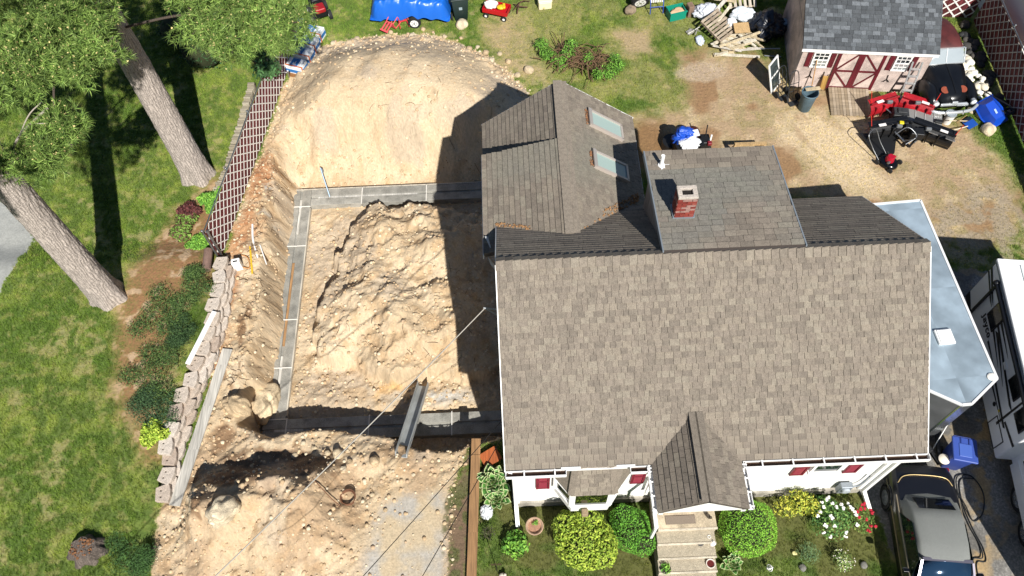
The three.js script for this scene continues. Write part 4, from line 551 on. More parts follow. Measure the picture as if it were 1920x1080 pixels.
function pine(x, z, y0, r0, r1, blobs, dead, label) {
  const T = thing('pine_tree', label, 'tree', [0, 0, 0], 0, 'tall pines on the left lawn'); const tr = new THREE.Mesh(trunkGeo(x, z, y0, 15, r0, r1), BARK); tr.name = 'trunk'; T.add(tr);
  const limbs = [], s = soup(), buds = soup(); let hub = null;
  for (const [bx_, by, bz, r, n, ry] of blobs) { const near = hub && Math.hypot(bx_ - hub[0], bz - hub[2]) < 2.1, from = near ? hub : [x, Math.max(4, by - 0.7) - 0.2, z]; if (!near) hub = [bx_, by - 0.05, bz]; const m = [(from[0] + bx_) / 2, (from[1] + by) / 2 + 0.1, (from[2] + bz) / 2]; limbs.push(tube([from, m, [bx_, by - 0.05, bz]], 0.02 + r * 0.012, 10, 6)); for (let i = 0; i < 7; i++) { const d = rv(); limbs.push(tube([[bx_ - (bx_ - x) * 0.15, by - 0.15, bz - (bz - z) * 0.15], [bx_ + d.x * r * 0.4, by + d.y * r * 0.2, bz + d.z * r * 0.4], [bx_ + d.x * r * 0.8, by + d.y * r * 0.4 + 0.05, bz + d.z * r * 0.8]], 0.018, 6, 5)); } pineBlob(s, buds, [bx_, by, bz], [r, ry || r * 0.7, r], n); }
  part(T, 'limbs', limbs, mat(0x6d5f54, 0.95, { t: 'bark' }));
  const cr = new THREE.Mesh(soupGeo(s), NEEDLE); cr.name = 'crown'; T.add(cr); const bd = new THREE.Mesh(soupGeo(buds), mat(0xffffff, 0.8, { vertexColors: true, side: THREE.DoubleSide })); bd.name = 'pollen_cones'; bd.userData.kind = 'stuff'; cr.add(bd);
  if (dead) part(T, 'dead_branch', dead, mat(0xa59c90, 0.9));
}
pine(-10.3, -17.05, -0.05, 0.44, 0.24, [[-6.62, 7, -16.6, 1.25, 1100], [-5.6, 7, -15.95, 0.75, 420], [-7.55, 7, -16.4, 0.85, 500], [-6.75, 6.9, -15.55, 0.65, 330], [-9, 9.5, -19, 1.6, 500], [-11.5, 11, -17.5, 1.8, 450], [-8.8, 9.0, -17.2, 1.2, 320]], null, 'tall pine nearer the fence, its bough overhanging the lattice');
pine(-12.05, -12.3, 0.25, 0.42, 0.25, [[-10.25, 8, -14.4, 1.25, 1100], [-11.4, 8, -15.3, 1.3, 1000], [-9.35, 8, -14.1, 0.8, 480], [-11.05, 7.9, -13.8, 0.8, 560], [-9.95, 8.1, -15.3, 0.95, 600], [-10.22, 7, -12.42, 0.55, 330], [-10.38, 7, -11.95, 0.42, 200], [-10.2, 7.05, -12.85, 0.4, 170], [-11.25, 7, -11.8, 0.35, 120], [-14.2, 8, -12.5, 1.4, 420], [-14.6, 8.6, -14.5, 1.3, 380], [-12.8, 10, -14.8, 1.6, 420], [-12.6, 8.6, -16.6, 1.3, 400], [-8.2, 12.8, -12.3, 1.3, 700, 0.8], [-9.9, 12.8, -12.4, 1.5, 800, 0.9], [-6.7, 12.6, -12.4, 1.1, 500, 0.7], [-11.6, 12.6, -12.6, 1.5, 600, 0.9], [-12.2, 10, -9.5, 1.6, 700, 0.9], [-10.8, 10, -8.4, 1.2, 450, 0.7], [-13.8, 10, -11.2, 1.5, 600, 0.9]], [tube([[-11.8, 6.2, -12.4], [-11.2, 6.9, -12.7], [-10.6, 7.3, -12.9], [-10.3, 7.5, -12.95]], 0.03, 12, 6), tube([[-11.2, 6.9, -12.7], [-10.9, 7.2, -13.1], [-10.6, 7.35, -13.3]], 0.016, 8, 5), tube([[-10.8, 7.2, -12.85], [-10.5, 7.35, -12.65], [-10.25, 7.4, -12.6]], 0.014, 8, 5), tube([[-11.6, 6.5, -12.4], [-11.8, 7.0, -13.0], [-11.75, 7.3, -13.4]], 0.014, 8, 5)], 'tall pine nearest the pavement, with a bare dead branch');  // high and leftmost boughs, out of view, are added to shade the lawn
function shrub(name, label, group, blobs, size, pal, o = {}) { // blobs: [x,y,z,rx,ry,rz,n]
  const T = thing(name, label, o.cat || 'shrub', [0, 0, 0], 0, group), s = soup(), stemsAndCore = []; const [x, , z] = blobs[0], g = o.ground ?? height(x, z);
  for (const b of blobs) { leafCloud(s, b, [b[3], b[4], b[5]], b[6], size, pal, o); if (o.core !== false) stemsAndCore.push(sp(1, 0, 0, 0, 1, 1, 1, 14).scale(b[3] * 0.78, b[4] * 0.78, b[5] * 0.78).translate(b[0], b[1], b[2])); }  // dark solid core ball fills the inside of the leaves, merged into branches
  for (const b of blobs) for (let i = 0; i < 4; i++) { const a = R() * 6.28; stemsAndCore.push(rod([b[0] + Math.cos(a) * 0.06, g - 0.03, b[2] + Math.sin(a) * 0.06], [b[0] + Math.cos(a) * b[3] * 0.5, b[1] + b[4] * 0.3, b[2] + Math.sin(a) * b[5] * 0.5], 0.014, 0.007, 5)); }
  const f = new THREE.Mesh(soupGeo(s), LEAF); f.name = 'foliage'; T.add(f); const br = part(T, 'branches', stemsAndCore, mat(o.wood || 0x2c3218, 0.95)); if (o.core === false) br.userData.kind = 'stuff'; return T;
}
const BOX1 = [0x9db33c, 0x8aa634, 0xb2c24a, 0x7a9630, 0xa8bc44], BOX2 = [0x6aa632, 0x5c962c, 0x78b43a, 0x4e842c], DEEP = [0x3f6a2c, 0x4c7a34, 0x355a26, 0x587f3a], BRIGHT = [0x6da03a, 0x82b040, 0x5a8c30];
shrub('rounded_shrub', 'large yellow green rounded shrub under the bay window', 'clipped shrubs by the front steps', [[1.4, 0.72, -4.55, 0.68, 0.62, 0.7, 3600], [1.05, 0.75, -4.85, 0.42, 0.5, 0.42, 1200], [1.78, 0.8, -4.3, 0.42, 0.48, 0.42, 1200], [1.5, 0.85, -4.95, 0.4, 0.45, 0.36, 900]], 0.045, BOX1, { in: 0.8, lump: 0.5 });
shrub('rounded_shrub', 'mid green clipped shrub touching the left side of the steps', 'clipped shrubs by the front steps', [[2.6, 0.6, -4.8, 0.5, 0.54, 0.56, 3600], [2.8, 0.65, -4.5, 0.34, 0.46, 0.36, 1300], [2.45, 0.66, -5.05, 0.38, 0.46, 0.36, 1300]], 0.024, BOX2, { in: 0.9, lump: 0.3 });
shrub('rounded_shrub', 'bright green dome shaped shrub right of the steps', 'clipped shrubs by the front steps', [[5.42, 0.64, -4.72, 0.71, 0.62, 0.72, 6600]], 0.024, [0x82b836, 0x74aa30, 0x92c440, 0x669a2e], { in: 0.93, lump: 0.2 });
shrub('yellow_shrub', 'loose yellow green shrub below the right front shutter', undefined, [[6.85, 0.55, -5.3, 0.42, 0.4, 0.35, 620], [6.5, 0.4, -5.2, 0.3, 0.28, 0.3, 300], [7.1, 0.6, -5.15, 0.25, 0.3, 0.25, 260]], 0.04, [0xb8b840, 0x9aa838, 0xc8c450, 0x86983a], { in: 0.5, core: false });
{ const f = shrub('white_rhododendron', 'flowering shrub with white blooms below the electric meter', undefined, [[7.55, 0.5, -4.85, 0.5, 0.42, 0.5, 900], [7.4, 0.45, -5.2, 0.35, 0.35, 0.3, 350]], 0.045, [0x4f7a38, 0x628c44, 0x3f662e, 0x7fa050], { in: 0.6, core: false });
  for (let i = 0; i < 26; i++) { const a = R() * 6.28, q = Math.sqrt(R()), x = 7.58 + Math.cos(a) * q * 0.52, z = -4.85 + Math.sin(a) * q * 0.52, y = 0.55 + 0.38 * Math.sqrt(1 - q * q * 0.8), g = []; for (let k = 0; k < 7; k++) { const d = rv(); g.push(sp(0.026, x + d.x * 0.03, y + d.y * 0.025, z + d.z * 0.03, 1, 0.6, 1, 6)); } part(f, 'bloom', g, mat(0xf2f0ea, 0.8)); }
  const r = shrub('red_rhododendron', 'small shrub with red blooms beside the downspout', undefined, [[8.3, 0.42, -4.85, 0.32, 0.32, 0.38, 420]], 0.04, [0x5a8038, 0x6d9444, 0x86984a], { in: 0.5, core: false });
  for (let i = 0; i < 15; i++) { const a = R() * 6.28, q = Math.sqrt(R()), x = 8.33 + Math.cos(a) * q * 0.32, z = -4.85 + Math.sin(a) * q * 0.38, y = 0.48 + 0.28 * Math.sqrt(1 - q * q * 0.8), g = []; for (let k = 0; k < 7; k++) { const d = rv(); g.push(sp(0.024, x + d.x * 0.028, y + d.y * 0.02, z + d.z * 0.028, 1, 0.6, 1, 6)); } part(r, 'bloom', g, mat(0xb01630, 0.75)); } }
shrub('feathery_plant', 'grey green feathery plant on the front lawn', undefined, [[6.9, 0.25, -4.15, 0.3, 0.26, 0.3, 700]], 0.03, [0x6f8f62, 0x86a272, 0x55754a], { in: 0.4, core: false, asp: 0.18 });
{ const f = shrub('pale_flowering_plant', 'low plant with tiny pale flowers near the driveway edge', undefined, [[7.7, 0.18, -3.95, 0.28, 0.2, 0.28, 420]], 0.03, [0x6d8c4a, 0x8aa45c, 0xb8c47e], { in: 0.4, core: false }); const g = []; for (let i = 0; i < 40; i++) { const a = R() * 6.28, q = Math.sqrt(R()) * 0.28; g.push(sp(0.014, 7.7 + Math.cos(a) * q, 0.3 + rr(-0.05, 0.08), -3.95 + Math.sin(a) * q, 1, 1, 1, 5)); } const b = part(f, 'flowers', g, mat(0xf0eadc, 0.8)); b.userData.kind = 'stuff'; }
shrub('leafy_clump', 'bright green leafy clump on the lawn left of the urn', undefined, [[-0.28, 0.22, -4.65, 0.36, 0.22, 0.36, 420]], 0.06, BRIGHT, { in: 0.4, core: false, asp: 0.6 });
shrub('dark_leafed_plant', 'dark spindly plant beside the bright leafy clump', undefined, [[-0.95, 0.3, -4.95, 0.2, 0.3, 0.2, 130]], 0.05, [0x3a3a28, 0x4c4430, 0x55583a], { in: 0.3, core: false, asp: 0.2 });
function hosta(x, z, r, n, label) { // big cream-edged leaves, each its own
  const T = thing('hosta', label, 'plant', [x, height(x, z), z], 0, 'hostas in the front garden'); const leaf = (inner) => { const g = new THREE.PlaneGeometry(1, 1, 6, 8), p = g.attributes.position; for (let i = 0; i < p.count; i++) { const u = p.getX(i) * 2, v = p.getY(i) + 0.5; const w = Math.sin(Math.PI * Math.pow(v, 0.75)) * 0.5 * (inner ? 0.72 : 1); p.setXYZ(i, u * w, 0.45 * Math.sin(v * 2.2) - Math.abs(u) * -0.06 + (inner ? 0.012 : 0), (inner ? 0.06 + v * 0.86 : v)); } g.computeVertexNormals(); return g; };
  const go = mg(leaf(false)), gi = mg(leaf(true)), mo = mat(0xc9d39a, 0.6, { side: THREE.DoubleSide }), mi = [0x4f8238, 0x5f9242, 0x447430].map((h) => mat(h, 0.55, { side: THREE.DoubleSide }));
  for (let i = 0; i < n; i++) { const a = i * 2.4 + rr(-0.2, 0.2), ring = i / n, l = r * lerp(0.4, 0.62, ring) * rr(0.85, 1.15); const o = new THREE.Mesh(go, mo); o.name = 'leaf'; o.rotation.order = 'YXZ'; o.rotation.y = a; o.rotation.x = lerp(-0.75, 0.05, ring); o.scale.set(l * 0.85, l, l); o.position.set(Math.sin(a) * r * 0.5 * ring, 0.08 + r * 0.5 * (1 - ring), Math.cos(a) * r * 0.5 * ring); const q = new THREE.Mesh(gi, mi[i % 3]); q.name = 'leaf_centre'; o.add(q); T.add(o); }
}
hosta(-0.8, -6.3, 0.46, 46, 'large hosta with cream edged leaves by the house corner'); hosta(-0.72, -5.85, 0.36, 34, 'cream edged hosta just in front of the largest hosta'); hosta(5.02, -4.0, 0.3, 24, 'small hosta beside the foot of the steps');
// undergrowth on the left bank
const LOW = [0x44602e, 0x557038, 0x3a5228, 0x66803f];
[[-9.55, -15.85, 0.42, 0.5, BRIGHT, 'bright leafed sapling at the foot of the nearer pine', 0.055], [-10.3, -15.6, 0.35, 0.35, [0x5a2c2c, 0x6b3a34, 0x4a2626], 'dark red leafed seedling left of the lattice fence', 0.05], [-10.35, -14.9, 0.45, 0.3, [0x6a8a3a, 0x5a4030, 0x7c9a44], 'mixed green and bronze seedling patch below the dark red one', 0.05], [-9.75, -14.3, 0.4, 0.25, BRIGHT, 'yellow green seedling patch left of the fence end', 0.05], [-9.55, -12.5, 0.6, 0.35, LOW, 'low dark juniper left of the white utility box', 0.035], [-10.45, -11.6, 0.85, 0.3, LOW, 'widest low juniper right of the second pine trunk', 0.035], [-9.75, -11.0, 0.5, 0.3, [0x34502a, 0x2c4624, 0x456234], 'deep green juniper against the white trim board', 0.035], [-10.2, -9.7, 0.85, 0.32, LOW, 'low juniper midway along the block wall', 0.035], [-10.0, -8.5, 0.7, 0.36, [0x3f5c38, 0x4d6c42, 0x2f4a2c], 'low juniper near the front half of the block wall', 0.035], [-9.8, -7.9, 0.35, 0.3, [0xa0b83c, 0x8aa634, 0xb8c850], 'lime green seedling against the block wall', 0.05], [-9.95, -4.7, 0.65, 0.15, [0x3c5c2c, 0x4a6e34], 'patch of dark ground cover beside the stump', 0.035]].forEach(([x, z, r, h, pal, label, sz]) => { const bl = [[x, height(x, z) + h * 0.45, z, r * 0.7, h * 0.5, r * 0.7, Math.round(1500 * r)]]; for (let i = 0; i < 6; i++) { const a = R() * 6.28; bl.push([x + Math.cos(a) * r * 0.75, height(x, z) + h * 0.35, z + Math.sin(a) * r * 0.75, r * 0.5, h * 0.45, r * 0.5, Math.round(800 * r)]); } shrub('low_shrub', label, 'undergrowth along the left bank', bl, sz, pal, { in: 0.3, core: false, asp: sz < 0.04 ? 0.25 : 0.5, ymin: -0.6 }); });
// broadleaf tree over the far end of the fence
{ const T = thing('young_maple', 'dark green broadleaf sapling growing over the far fence end', 'tree', [0, 0, 0]); const s = soup(); part(T, 'trunk', [tube([[-8.7, 0, -21.2], [-8.6, 1.2, -21.0], [-8.4, 2.4, -20.6]], 0.05, 10, 7), tube([[-8.6, 1.3, -21.0], [-7.9, 2.0, -20.0]], 0.025, 8, 6), tube([[-8.6, 1.1, -21.0], [-9.8, 1.9, -21.2]], 0.025, 8, 6)], mat(0x5f5348, 0.95));
  for (const [x, y, z, r, n] of [[-8.2, 2.2, -20.5, 0.75, 900], [-7.75, 2.0, -19.65, 0.5, 520], [-8.8, 2.2, -20.9, 0.6, 600], [-9.8, 2.1, -21.3, 0.7, 600], [-7.9, 1.7, -19.9, 0.4, 300], [-8.5, 1.6, -21.6, 0.6, 400]]) leafCloud(s, [x, y, z], [r, r * 0.6, r], n, 0.07, [0x35582c, 0x416636, 0x2c4c26, 0x4d7540], { in: 0.3, asp: 0.5 }); const f = new THREE.Mesh(soupGeo(s), LEAF); f.name = 'crown'; T.add(f);
  shrub('dark_bush', 'dark bush in the shade at the top of the left lawn', undefined, [[-10.7, 0.8, -22.0, 0.9, 0.8, 0.8, 1100], [-11.8, 0.7, -23.2, 0.8, 0.7, 0.8, 800], [-9.9, 0.7, -23.4, 0.9, 0.7, 0.9, 900]], 0.06, [0x2c4a26, 0x38582c, 0x24401f], { in: 0.5 }); }
// stump
{ const T = thing('tree_stump', 'weathered grey tree stump in the lower left lawn', 'stump', [-10.95, height(-10.95, -4.9) - 0.02, -4.9]); const g = new THREE.CylinderGeometry(0.3, 0.46, 0.32, 40, 6), p = g.attributes.position; for (let i = 0; i < p.count; i++) { const a = Math.atan2(p.getZ(i), p.getX(i)), y = p.getY(i), k = 1 + 0.16 * Math.sin(a * 7 + 1) * (0.7 - y) + 0.2 * (fbm(a * 2 + 10, y * 5, 3) - 0.5); p.setXYZ(i, p.getX(i) * k * 1.05, y + 0.16 + (y > 0.1 ? 0.16 * (fbm(p.getX(i) * 6 + 5, p.getZ(i) * 6, 3) - 0.5) : 0), p.getZ(i) * k * 0.9); } g.computeVertexNormals(); part(T, 'bark', g, mat(0x8d7f74, 0.95, { t: 'bark', b: 0.03 })); const top = []; for (let i = 0; i < 70; i++) { const a = R() * 6.28, q = Math.sqrt(R()) * 0.3; top.push(bx(rr(0.02, 0.07), rr(0.02, 0.06), rr(0.02, 0.07), Math.cos(a) * q, 0.3 + rr(-0.02, 0.04), Math.sin(a) * q * 0.85, R(), R() * 3, R())); } part(T, 'rotten_top', top, mat(0x8a5f3e, 0.95, { t: 'grit' })).userData.kind = 'stuff'; }
// brush pile on the back lawn
{ const T = thing('brush_pile', 'pile of cut branches with green leafy ends on the back lawn', 'brush pile', [0, 0, 0]); const tw = []; for (let i = 0; i < 170; i++) { const x = 2.6 + rr(-0.75, 0.8), z = -21.4 - (x - 2.6) * -0.35 + rr(-0.45, 0.45), a = R() * 6.28, l = rr(0.3, 0.95); tw.push(tube([[x, rr(0.03, 0.25), z], [x + Math.cos(a) * l * 0.5, rr(0.1, 0.5), z + Math.sin(a) * l * 0.5], [x + Math.cos(a) * l, rr(0.02, 0.4), z + Math.sin(a) * l]], rr(0.006, 0.02), 5, 4)); } const b = part(T, 'branches', tw, mat(0x6e563f, 0.95)); b.userData.kind = 'stuff'; const s = soup(); for (const [x, z, r] of [[1.3, -22.1, 0.32], [1.5, -21.6, 0.34], [1.9, -21.2, 0.32], [2.2, -21.6, 0.32], [2.35, -22.0, 0.25], [3.6, -20.6, 0.34], [3.95, -20.9, 0.28], [3.2, -20.5, 0.24], [3.85, -21.2, 0.25], [2.9, -21.3, 0.25]]) leafCloud(s, [x, 0.25, z], [r, 0.26, r], 520 * r / 0.3, 0.045, [0x6a9a34, 0x5a862e, 0x7cae40, 0x486e28], { in: 0.2, asp: 0.4 }); const f = new THREE.Mesh(soupGeo(s), LEAF); f.name = 'leafy_ends'; T.add(f); }
// grass: one mass per lawn
{ const s = soup(); for (let i = 0; i < 7; i++) { const a = R() * 6.28, l = rr(0.04, 0.09), x = rr(-0.035, 0.035), z = rr(-0.035, 0.035), w = 0.0055, c = Math.cos(a), d = Math.sin(a), o = rr(0.01, 0.045); s.p.push(x - d * w, 0, z + c * w, x + d * w, 0, z - c * w, x + c * o, l, z + d * o); for (let k = 0; k < 3; k++) s.c.push(1, 1, 1); } const g = soupGeo(s);
  const N = 230000, im = new THREE.InstancedMesh(g, mat(0xffffff, 0.8, { side: THREE.DoubleSide }), N), m = new THREE.Matrix4(), q = new THREE.Quaternion(), c = new THREE.Color(), col = [0, 0, 0]; let k = 0, tries = 0;
  while (k < N && tries++ < N * 6) { const x = rr(-20.5, 17), z = rr(-26.5, -2.8); if (x > -0.5 && x < 8.7 && z < -5.65 && z > -15) continue; if (x < 2 && x > -9.6 && soilIn(x, z) > 0.02) continue; if (inA('driveway', x, z) > -0.03 || inA('neighbour_pavement', x, z) > -0.03) continue; if (x < -2 - 0 && false) continue; groundColour(x, z, col); const green = (col[1] - Math.max(col[0] * 0.86, col[2])) / 40; if (R() > 0.07 + green * 1.15) continue; const sc = rr(0.6, 1.25) * (0.55 + 0.45 * Math.min(1, Math.max(0, green))); q.setFromEuler(new THREE.Euler(rr(-0.2, 0.2), R() * 6.28, rr(-0.2, 0.2))); m.compose(V(x, height(x, z), z), q, V(sc, sc, sc)); im.setMatrixAt(k, m); const f = rr(0.95, 1.9); c.setRGB(Math.pow(col[0] / 255, 2.2) * f, Math.pow(col[1] / 255, 2.2) * f * 1.06, Math.pow(col[2] / 255, 2.2) * f * 0.8); im.setColorAt(k, c); k++; }
  im.count = k; im.name = 'grass'; im.userData = { kind: 'stuff', label: 'short lawn grass growing around the house and pit', category: 'grass' }; scene.add(im); }
// ---------------------------------------------------------------- front steps and garden ornaments
{
  const S = thing('front_steps', 'exposed aggregate concrete front steps with pale nosings below the porch', 'steps', [0, 0, 0]); const ag = mat(0xc9bda6, 0.95, { t: 'grit', b: 0.01 }), ns = mat(0xd8cdb8, 0.9, { t: 'mottle' });
  part(S, 'landing', rb(1.42, 1.0, 0.95, 0.02, 3.9, 0.46, -5.15), mat(0xd2c2a6, 0.92, { t: 'mottle' })); part(S, 'door_mat', bx(0.72, 0.02, 0.2, 3.75, 0.975, -4.9), mat(0x9a8c7c, 0.95, { t: 'fabric' }));
  for (let i = 0; i < 5; i++) { const h = 0.8 - i * 0.165, z = -4.68 + i * 0.3 + 0.15, w = 1.4; part(S, 'tread', bx(w, h, 0.3, 3.86 - i * 0.0, h / 2 - 0.02, z), ag); part(S, 'nosing', rb(w + 0.02, 0.05, 0.05, 0.012, 3.86, h - 0.03, z + 0.152), ns); }
  part(S, 'nosing', rb(1.44, 0.06, 0.06, 0.015, 3.9, 0.94, -4.68), ns);
  const bowl = (x, z, y, label, c1, c2) => { const T = thing('flower_pot', label, 'pot', [x, y, z]); part(T, 'pot', lathe([[0, 0], [0.07, 0], [0.1, 0.17], [0.115, 0.18], [0.115, 0.2], [0.095, 0.2], [0.085, 0.16], [0, 0.15]], 24), mat(c1, 0.7)); part(T, 'soil', cy(0.088, 0.088, 0.02, 0, 0.165, 0), mat(c2, 0.95)); return T; };
  bowl(4.42, -3.95, 0.31, 'white pot with dark red flowers on the lower right step', 0xd8cfc4, 0x5a1a18); 
  { const T = thing('lantern', 'white solar lantern standing on the upper right step', 'lantern', [4.5, 0.64, -4.38]); part(T, 'base', cy(0.05, 0.065, 0.12, 0, 0.06, 0), TRIM); part(T, 'cap', [cy(0.02, 0.075, 0.05, 0, 0.145, 0), sp(0.025, 0, 0.18, 0)], TRIM); const U = thing('small_vase', 'small white vase beside the solar lantern', 'vase', [4.42, 0.64, -4.52]); part(U, 'body', lathe([[0, 0], [0.05, 0], [0.065, 0.07], [0.035, 0.13], [0.045, 0.15], [0.03, 0.15], [0.02, 0.1], [0, 0.1]], 18), TRIM); const D = thing('round_ornament', 'round dark ornament with a pale centre on the upper step', 'ornament', [4.22, 0.64, -4.42]); part(D, 'disc', cy(0.085, 0.09, 0.04, 0, 0.02, 0, 0.3), BLACK); part(D, 'boss', sp(0.04, 0, 0.05, 0.01), mat(0xd8d8d8, 0.3, { metalness: 0.5 })); }
  { const T = thing('bird_figure', 'small dark bird figure on the right of the landing', 'figurine', [4.42, 0.97, -4.95], 0.6); part(T, 'body', [sp(0.06, 0, 0.07, 0, 0.8, 0.9, 1.5), sp(0.035, 0, 0.14, 0.07), bx(0.05, 0.015, 0.1, 0, 0.07, -0.11)], mat(0x4a4238, 0.7)); part(T, 'beak', cy(0, 0.012, 0.04, 0, 0.14, 0.115, Math.PI / 2), mat(0x8a6a2a, 0.6)); }
  { const T = thing('wire_planter', 'wire basket planter with green leaves on the lower left step', 'planter', [3.33, 0.31, -3.88]); part(T, 'frame', [tor(0.12, 0.008, 0, 0.16, 0, Math.PI / 2), tor(0.09, 0.008, 0, 0.02, 0, Math.PI / 2), ...[0, 1, 2, 3, 4, 5, 6, 7].map((i) => rod([Math.cos(i * 0.785) * 0.09, 0.02, Math.sin(i * 0.785) * 0.09], [Math.cos(i * 0.785) * 0.12, 0.16, Math.sin(i * 0.785) * 0.12], 0.006)), cy(0.1, 0.08, 0.12, 0, 0.08, 0)], mat(0x3a342c, 0.8)); const s = soup(); leafCloud(s, [0, 0.18, 0], [0.15, 0.1, 0.15], 90, 0.04, BRIGHT, { in: 0.2 }); const f = new THREE.Mesh(soupGeo(s), LEAF); f.name = 'leaves'; T.add(f); }
  { const T = thing('garden_urn', 'tan terracotta urn on the lawn left of the big shrub', 'urn', [0.22, 0.0, -5.02]); part(T, 'urn', lathe([[0, 0], [0.12, 0], [0.13, 0.05], [0.08, 0.1], [0.08, 0.16], [0.17, 0.28], [0.2, 0.44], [0.225, 0.46], [0.225, 0.49], [0.19, 0.49], [0.17, 0.42], [0, 0.4]], 28), mat(0xc6a489, 0.85, { t: 'mottle' })); part(T, 'soil', cy(0.165, 0.165, 0.02, 0, 0.41, 0), mat(0xb58a70, 0.95, { t: 'grit' })); const s = soup(); leafCloud(s, [0.02, 0.46, -0.08], [0.1, 0.07, 0.07], 60, 0.03, BRIGHT, { in: 0.2 }); const f = new THREE.Mesh(soupGeo(s), LEAF); f.name = 'leaves'; T.add(f); }
  solo('plastic_bag', crumple(0.17, 0.12, 0.22, 4, 0.4), mat(0xd8dcde, 0.35), 'crumpled clear plastic bag beside the brown plank', 'bag', undefined, [-0.98, 0.08, -5.55]);
  { const T = thing('garden_spinner', 'thin metal garden spinner stake standing in the front lawn', 'ornament', [-0.75, 0, -4.05]); part(T, 'stake', rod([0, 0, 0], [0, 0.9, 0], 0.008), BLACK); const g = []; for (let i = 0; i < 8; i++) { const a = i * 0.785; g.push(bx(0.03, 0.12, 0.006, Math.cos(a) * 0.1, 0.9 + Math.sin(a) * 0.1, 0, 0, 0, a - 1.57)); } part(T, 'petals', g, mat(0x4a3a2a, 0.6)); const U = thing('garden_gnome', 'small pale ornament at the foot of the garden spinner', 'ornament', [-0.62, 0, -3.95]); part(U, 'body', [sp(0.07, 0, 0.07, 0, 1.3, 0.9, 1), sp(0.04, 0.06, 0.16, 0)], mat(0xc8bfb0, 0.8)); part(U, 'base', cy(0.09, 0.1, 0.04, 0, 0.02, 0), mat(0xa07848, 0.8)); }
  { const T = thing('lawn_lantern', 'small white wire ornament on the lawn right of the small hosta', 'ornament', [5.9, 0, -3.85]); part(T, 'arms', [tor(0.08, 0.01, 0, 0.2, 0, 0.4, 0.3), tor(0.08, 0.01, 0, 0.2, 0, 0.4, 1.9), rod([0, 0, 0], [0, 0.15, 0], 0.008)], TRIM); part(T, 'globe', sp(0.045, 0, 0.2, 0), TRIM); solo('yellow_bloom', [sp(0.05, 0, 0.05, 0, 1, 0.7, 1), sp(0.035, 0.04, 0.06, 0.02)], mat(0xe4dc9a, 0.8), 'pale yellow bloom beside the grey green feathery plant', 'flower', undefined, [6.6, 0.02, -4.2]); for (const [x, z, l] of [[6.75, -3.85, 'grey stone ornament on the lawn below the feathery plant'], [8.25, -3.85, 'round grey stone on the lawn near the car']]) solo('lawn_stone', stoneGeo(0.09, 0.06, 0.09, x, 0.3, 2), mat(0x8a8880, 0.9, { t: 'grit' }), l, 'stone', undefined, [x, 0.03, z]); }
}
// ---------------------------------------------------------------- overhead wires
{ const w = (a, b, sag, r, m, label) => { const A = V(...a), B = V(...b), pts = []; for (let i = 0; i <= 16; i++) { const t = i / 16, p = A.clone().lerp(B, t); pts.push([p.x, p.y - sag * 4 * t * (1 - t), p.z]); } solo('overhead_wire', tube(pts, r, 60, 5), m, label, 'wire', 'service wires over the front dirt'); };
  w([-0.72, 4.72, -8.9], [-9.5, 5.0, 0.4], 0.25, 0.014, mat(0xa9a49a, 0.7), 'pale twisted service wire from the gable bracket across the pit'); w([-0.4, 3.5, -6.7], [-5.2, 4.6, -1.0], 0.1, 0.009, BLACK, 'thin dark wire from the house corner, upper of two'); w([-0.38, 3.2, -6.5], [-3.2, 4.6, -1.2], 0.1, 0.009, BLACK, 'thin dark wire from the house corner, lower of two'); }
// ---------------------------------------------------------------- vehicles
function loft(secs, closed = true) { // sections: { z, p: [[x, y], ...] }
  const n = secs[0].p.length, P = []; const q = (a, b, c, d) => P.push(...a, ...b, ...c, ...a, ...c, ...d); const v = (s, i) => [s.p[i % n][0], s.p[i % n][1], s.z];
  for (let k = 0; k < secs.length - 1; k++) for (let i = 0; i < n; i++) q(v(secs[k], i), v(secs[k], (i + 1) % n), v(secs[k + 1], (i + 1) % n), v(secs[k + 1], i));
  for (const [s, f] of [[secs[0], 1], [secs[secs.length - 1], 0]]) { const c = [0, s.p.reduce((a, b) => a + b[1], 0) / n, s.z]; for (let i = 0; i < n; i++) f ? P.push(...c, ...v(s, (i + 1) % n), ...v(s, i)) : P.push(...c, ...v(s, i), ...v(s, (i + 1) % n)); }
  const g0 = new THREE.BufferGeometry(); g0.setAttribute('position', new THREE.Float32BufferAttribute(P, 3)); const g = mergeVertices(g0, 1e-4); g.computeVertexNormals(); return g;
}
const ring = (w, y0, y1, r = 0.12, tuck = 0.06, crown = 0.03) => [[-w + tuck, y0], [-w, y0 + 0.1], [-w, (y0 + y1) / 2], [-w + 0.01, y1 - r], [-w + r * 0.35, y1 - r * 0.3], [-w + r, y1], [-w * 0.4, y1 + crown * 0.8], [0, y1 + crown], [w * 0.4, y1 + crown * 0.8], [w - r, y1], [w - r * 0.35, y1 - r * 0.3], [w - 0.01, y1 - r], [w, (y0 + y1) / 2], [w, y0 + 0.1], [w - tuck, y0]].reverse();
function wheel(parent, x, y, z, r, wd, rim, spokes = 5) { const g = part(parent, 'wheel', [tor(r - wd * 0.28, wd * 0.3, x, y, z, 0, Math.PI / 2), cy(r * 0.93, r * 0.93, wd, x, y, z, 0, 0, Math.PI / 2, 28)], RUBBER); const s = [cy(r * 0.62, r * 0.62, wd * 1.06, x, y, z, 0, 0, Math.PI / 2, 28)]; part(g, 'rim', s, rim); const h = []; for (let i = 0; i < spokes; i++) { const a = i * 6.283 / spokes; h.push(bx(wd * 1.12, r * 0.2, r * 0.16, x, y + Math.sin(a) * r * 0.38, z + Math.cos(a) * r * 0.38, a, 0, 0)); } h.push(cy(r * 0.16, r * 0.16, wd * 1.16, x, y, z, 0, 0, Math.PI / 2, 14)); part(g, 'spokes', h, mat(0xb6b9bb, 0.3, { metalness: 0.8 })); return g; }
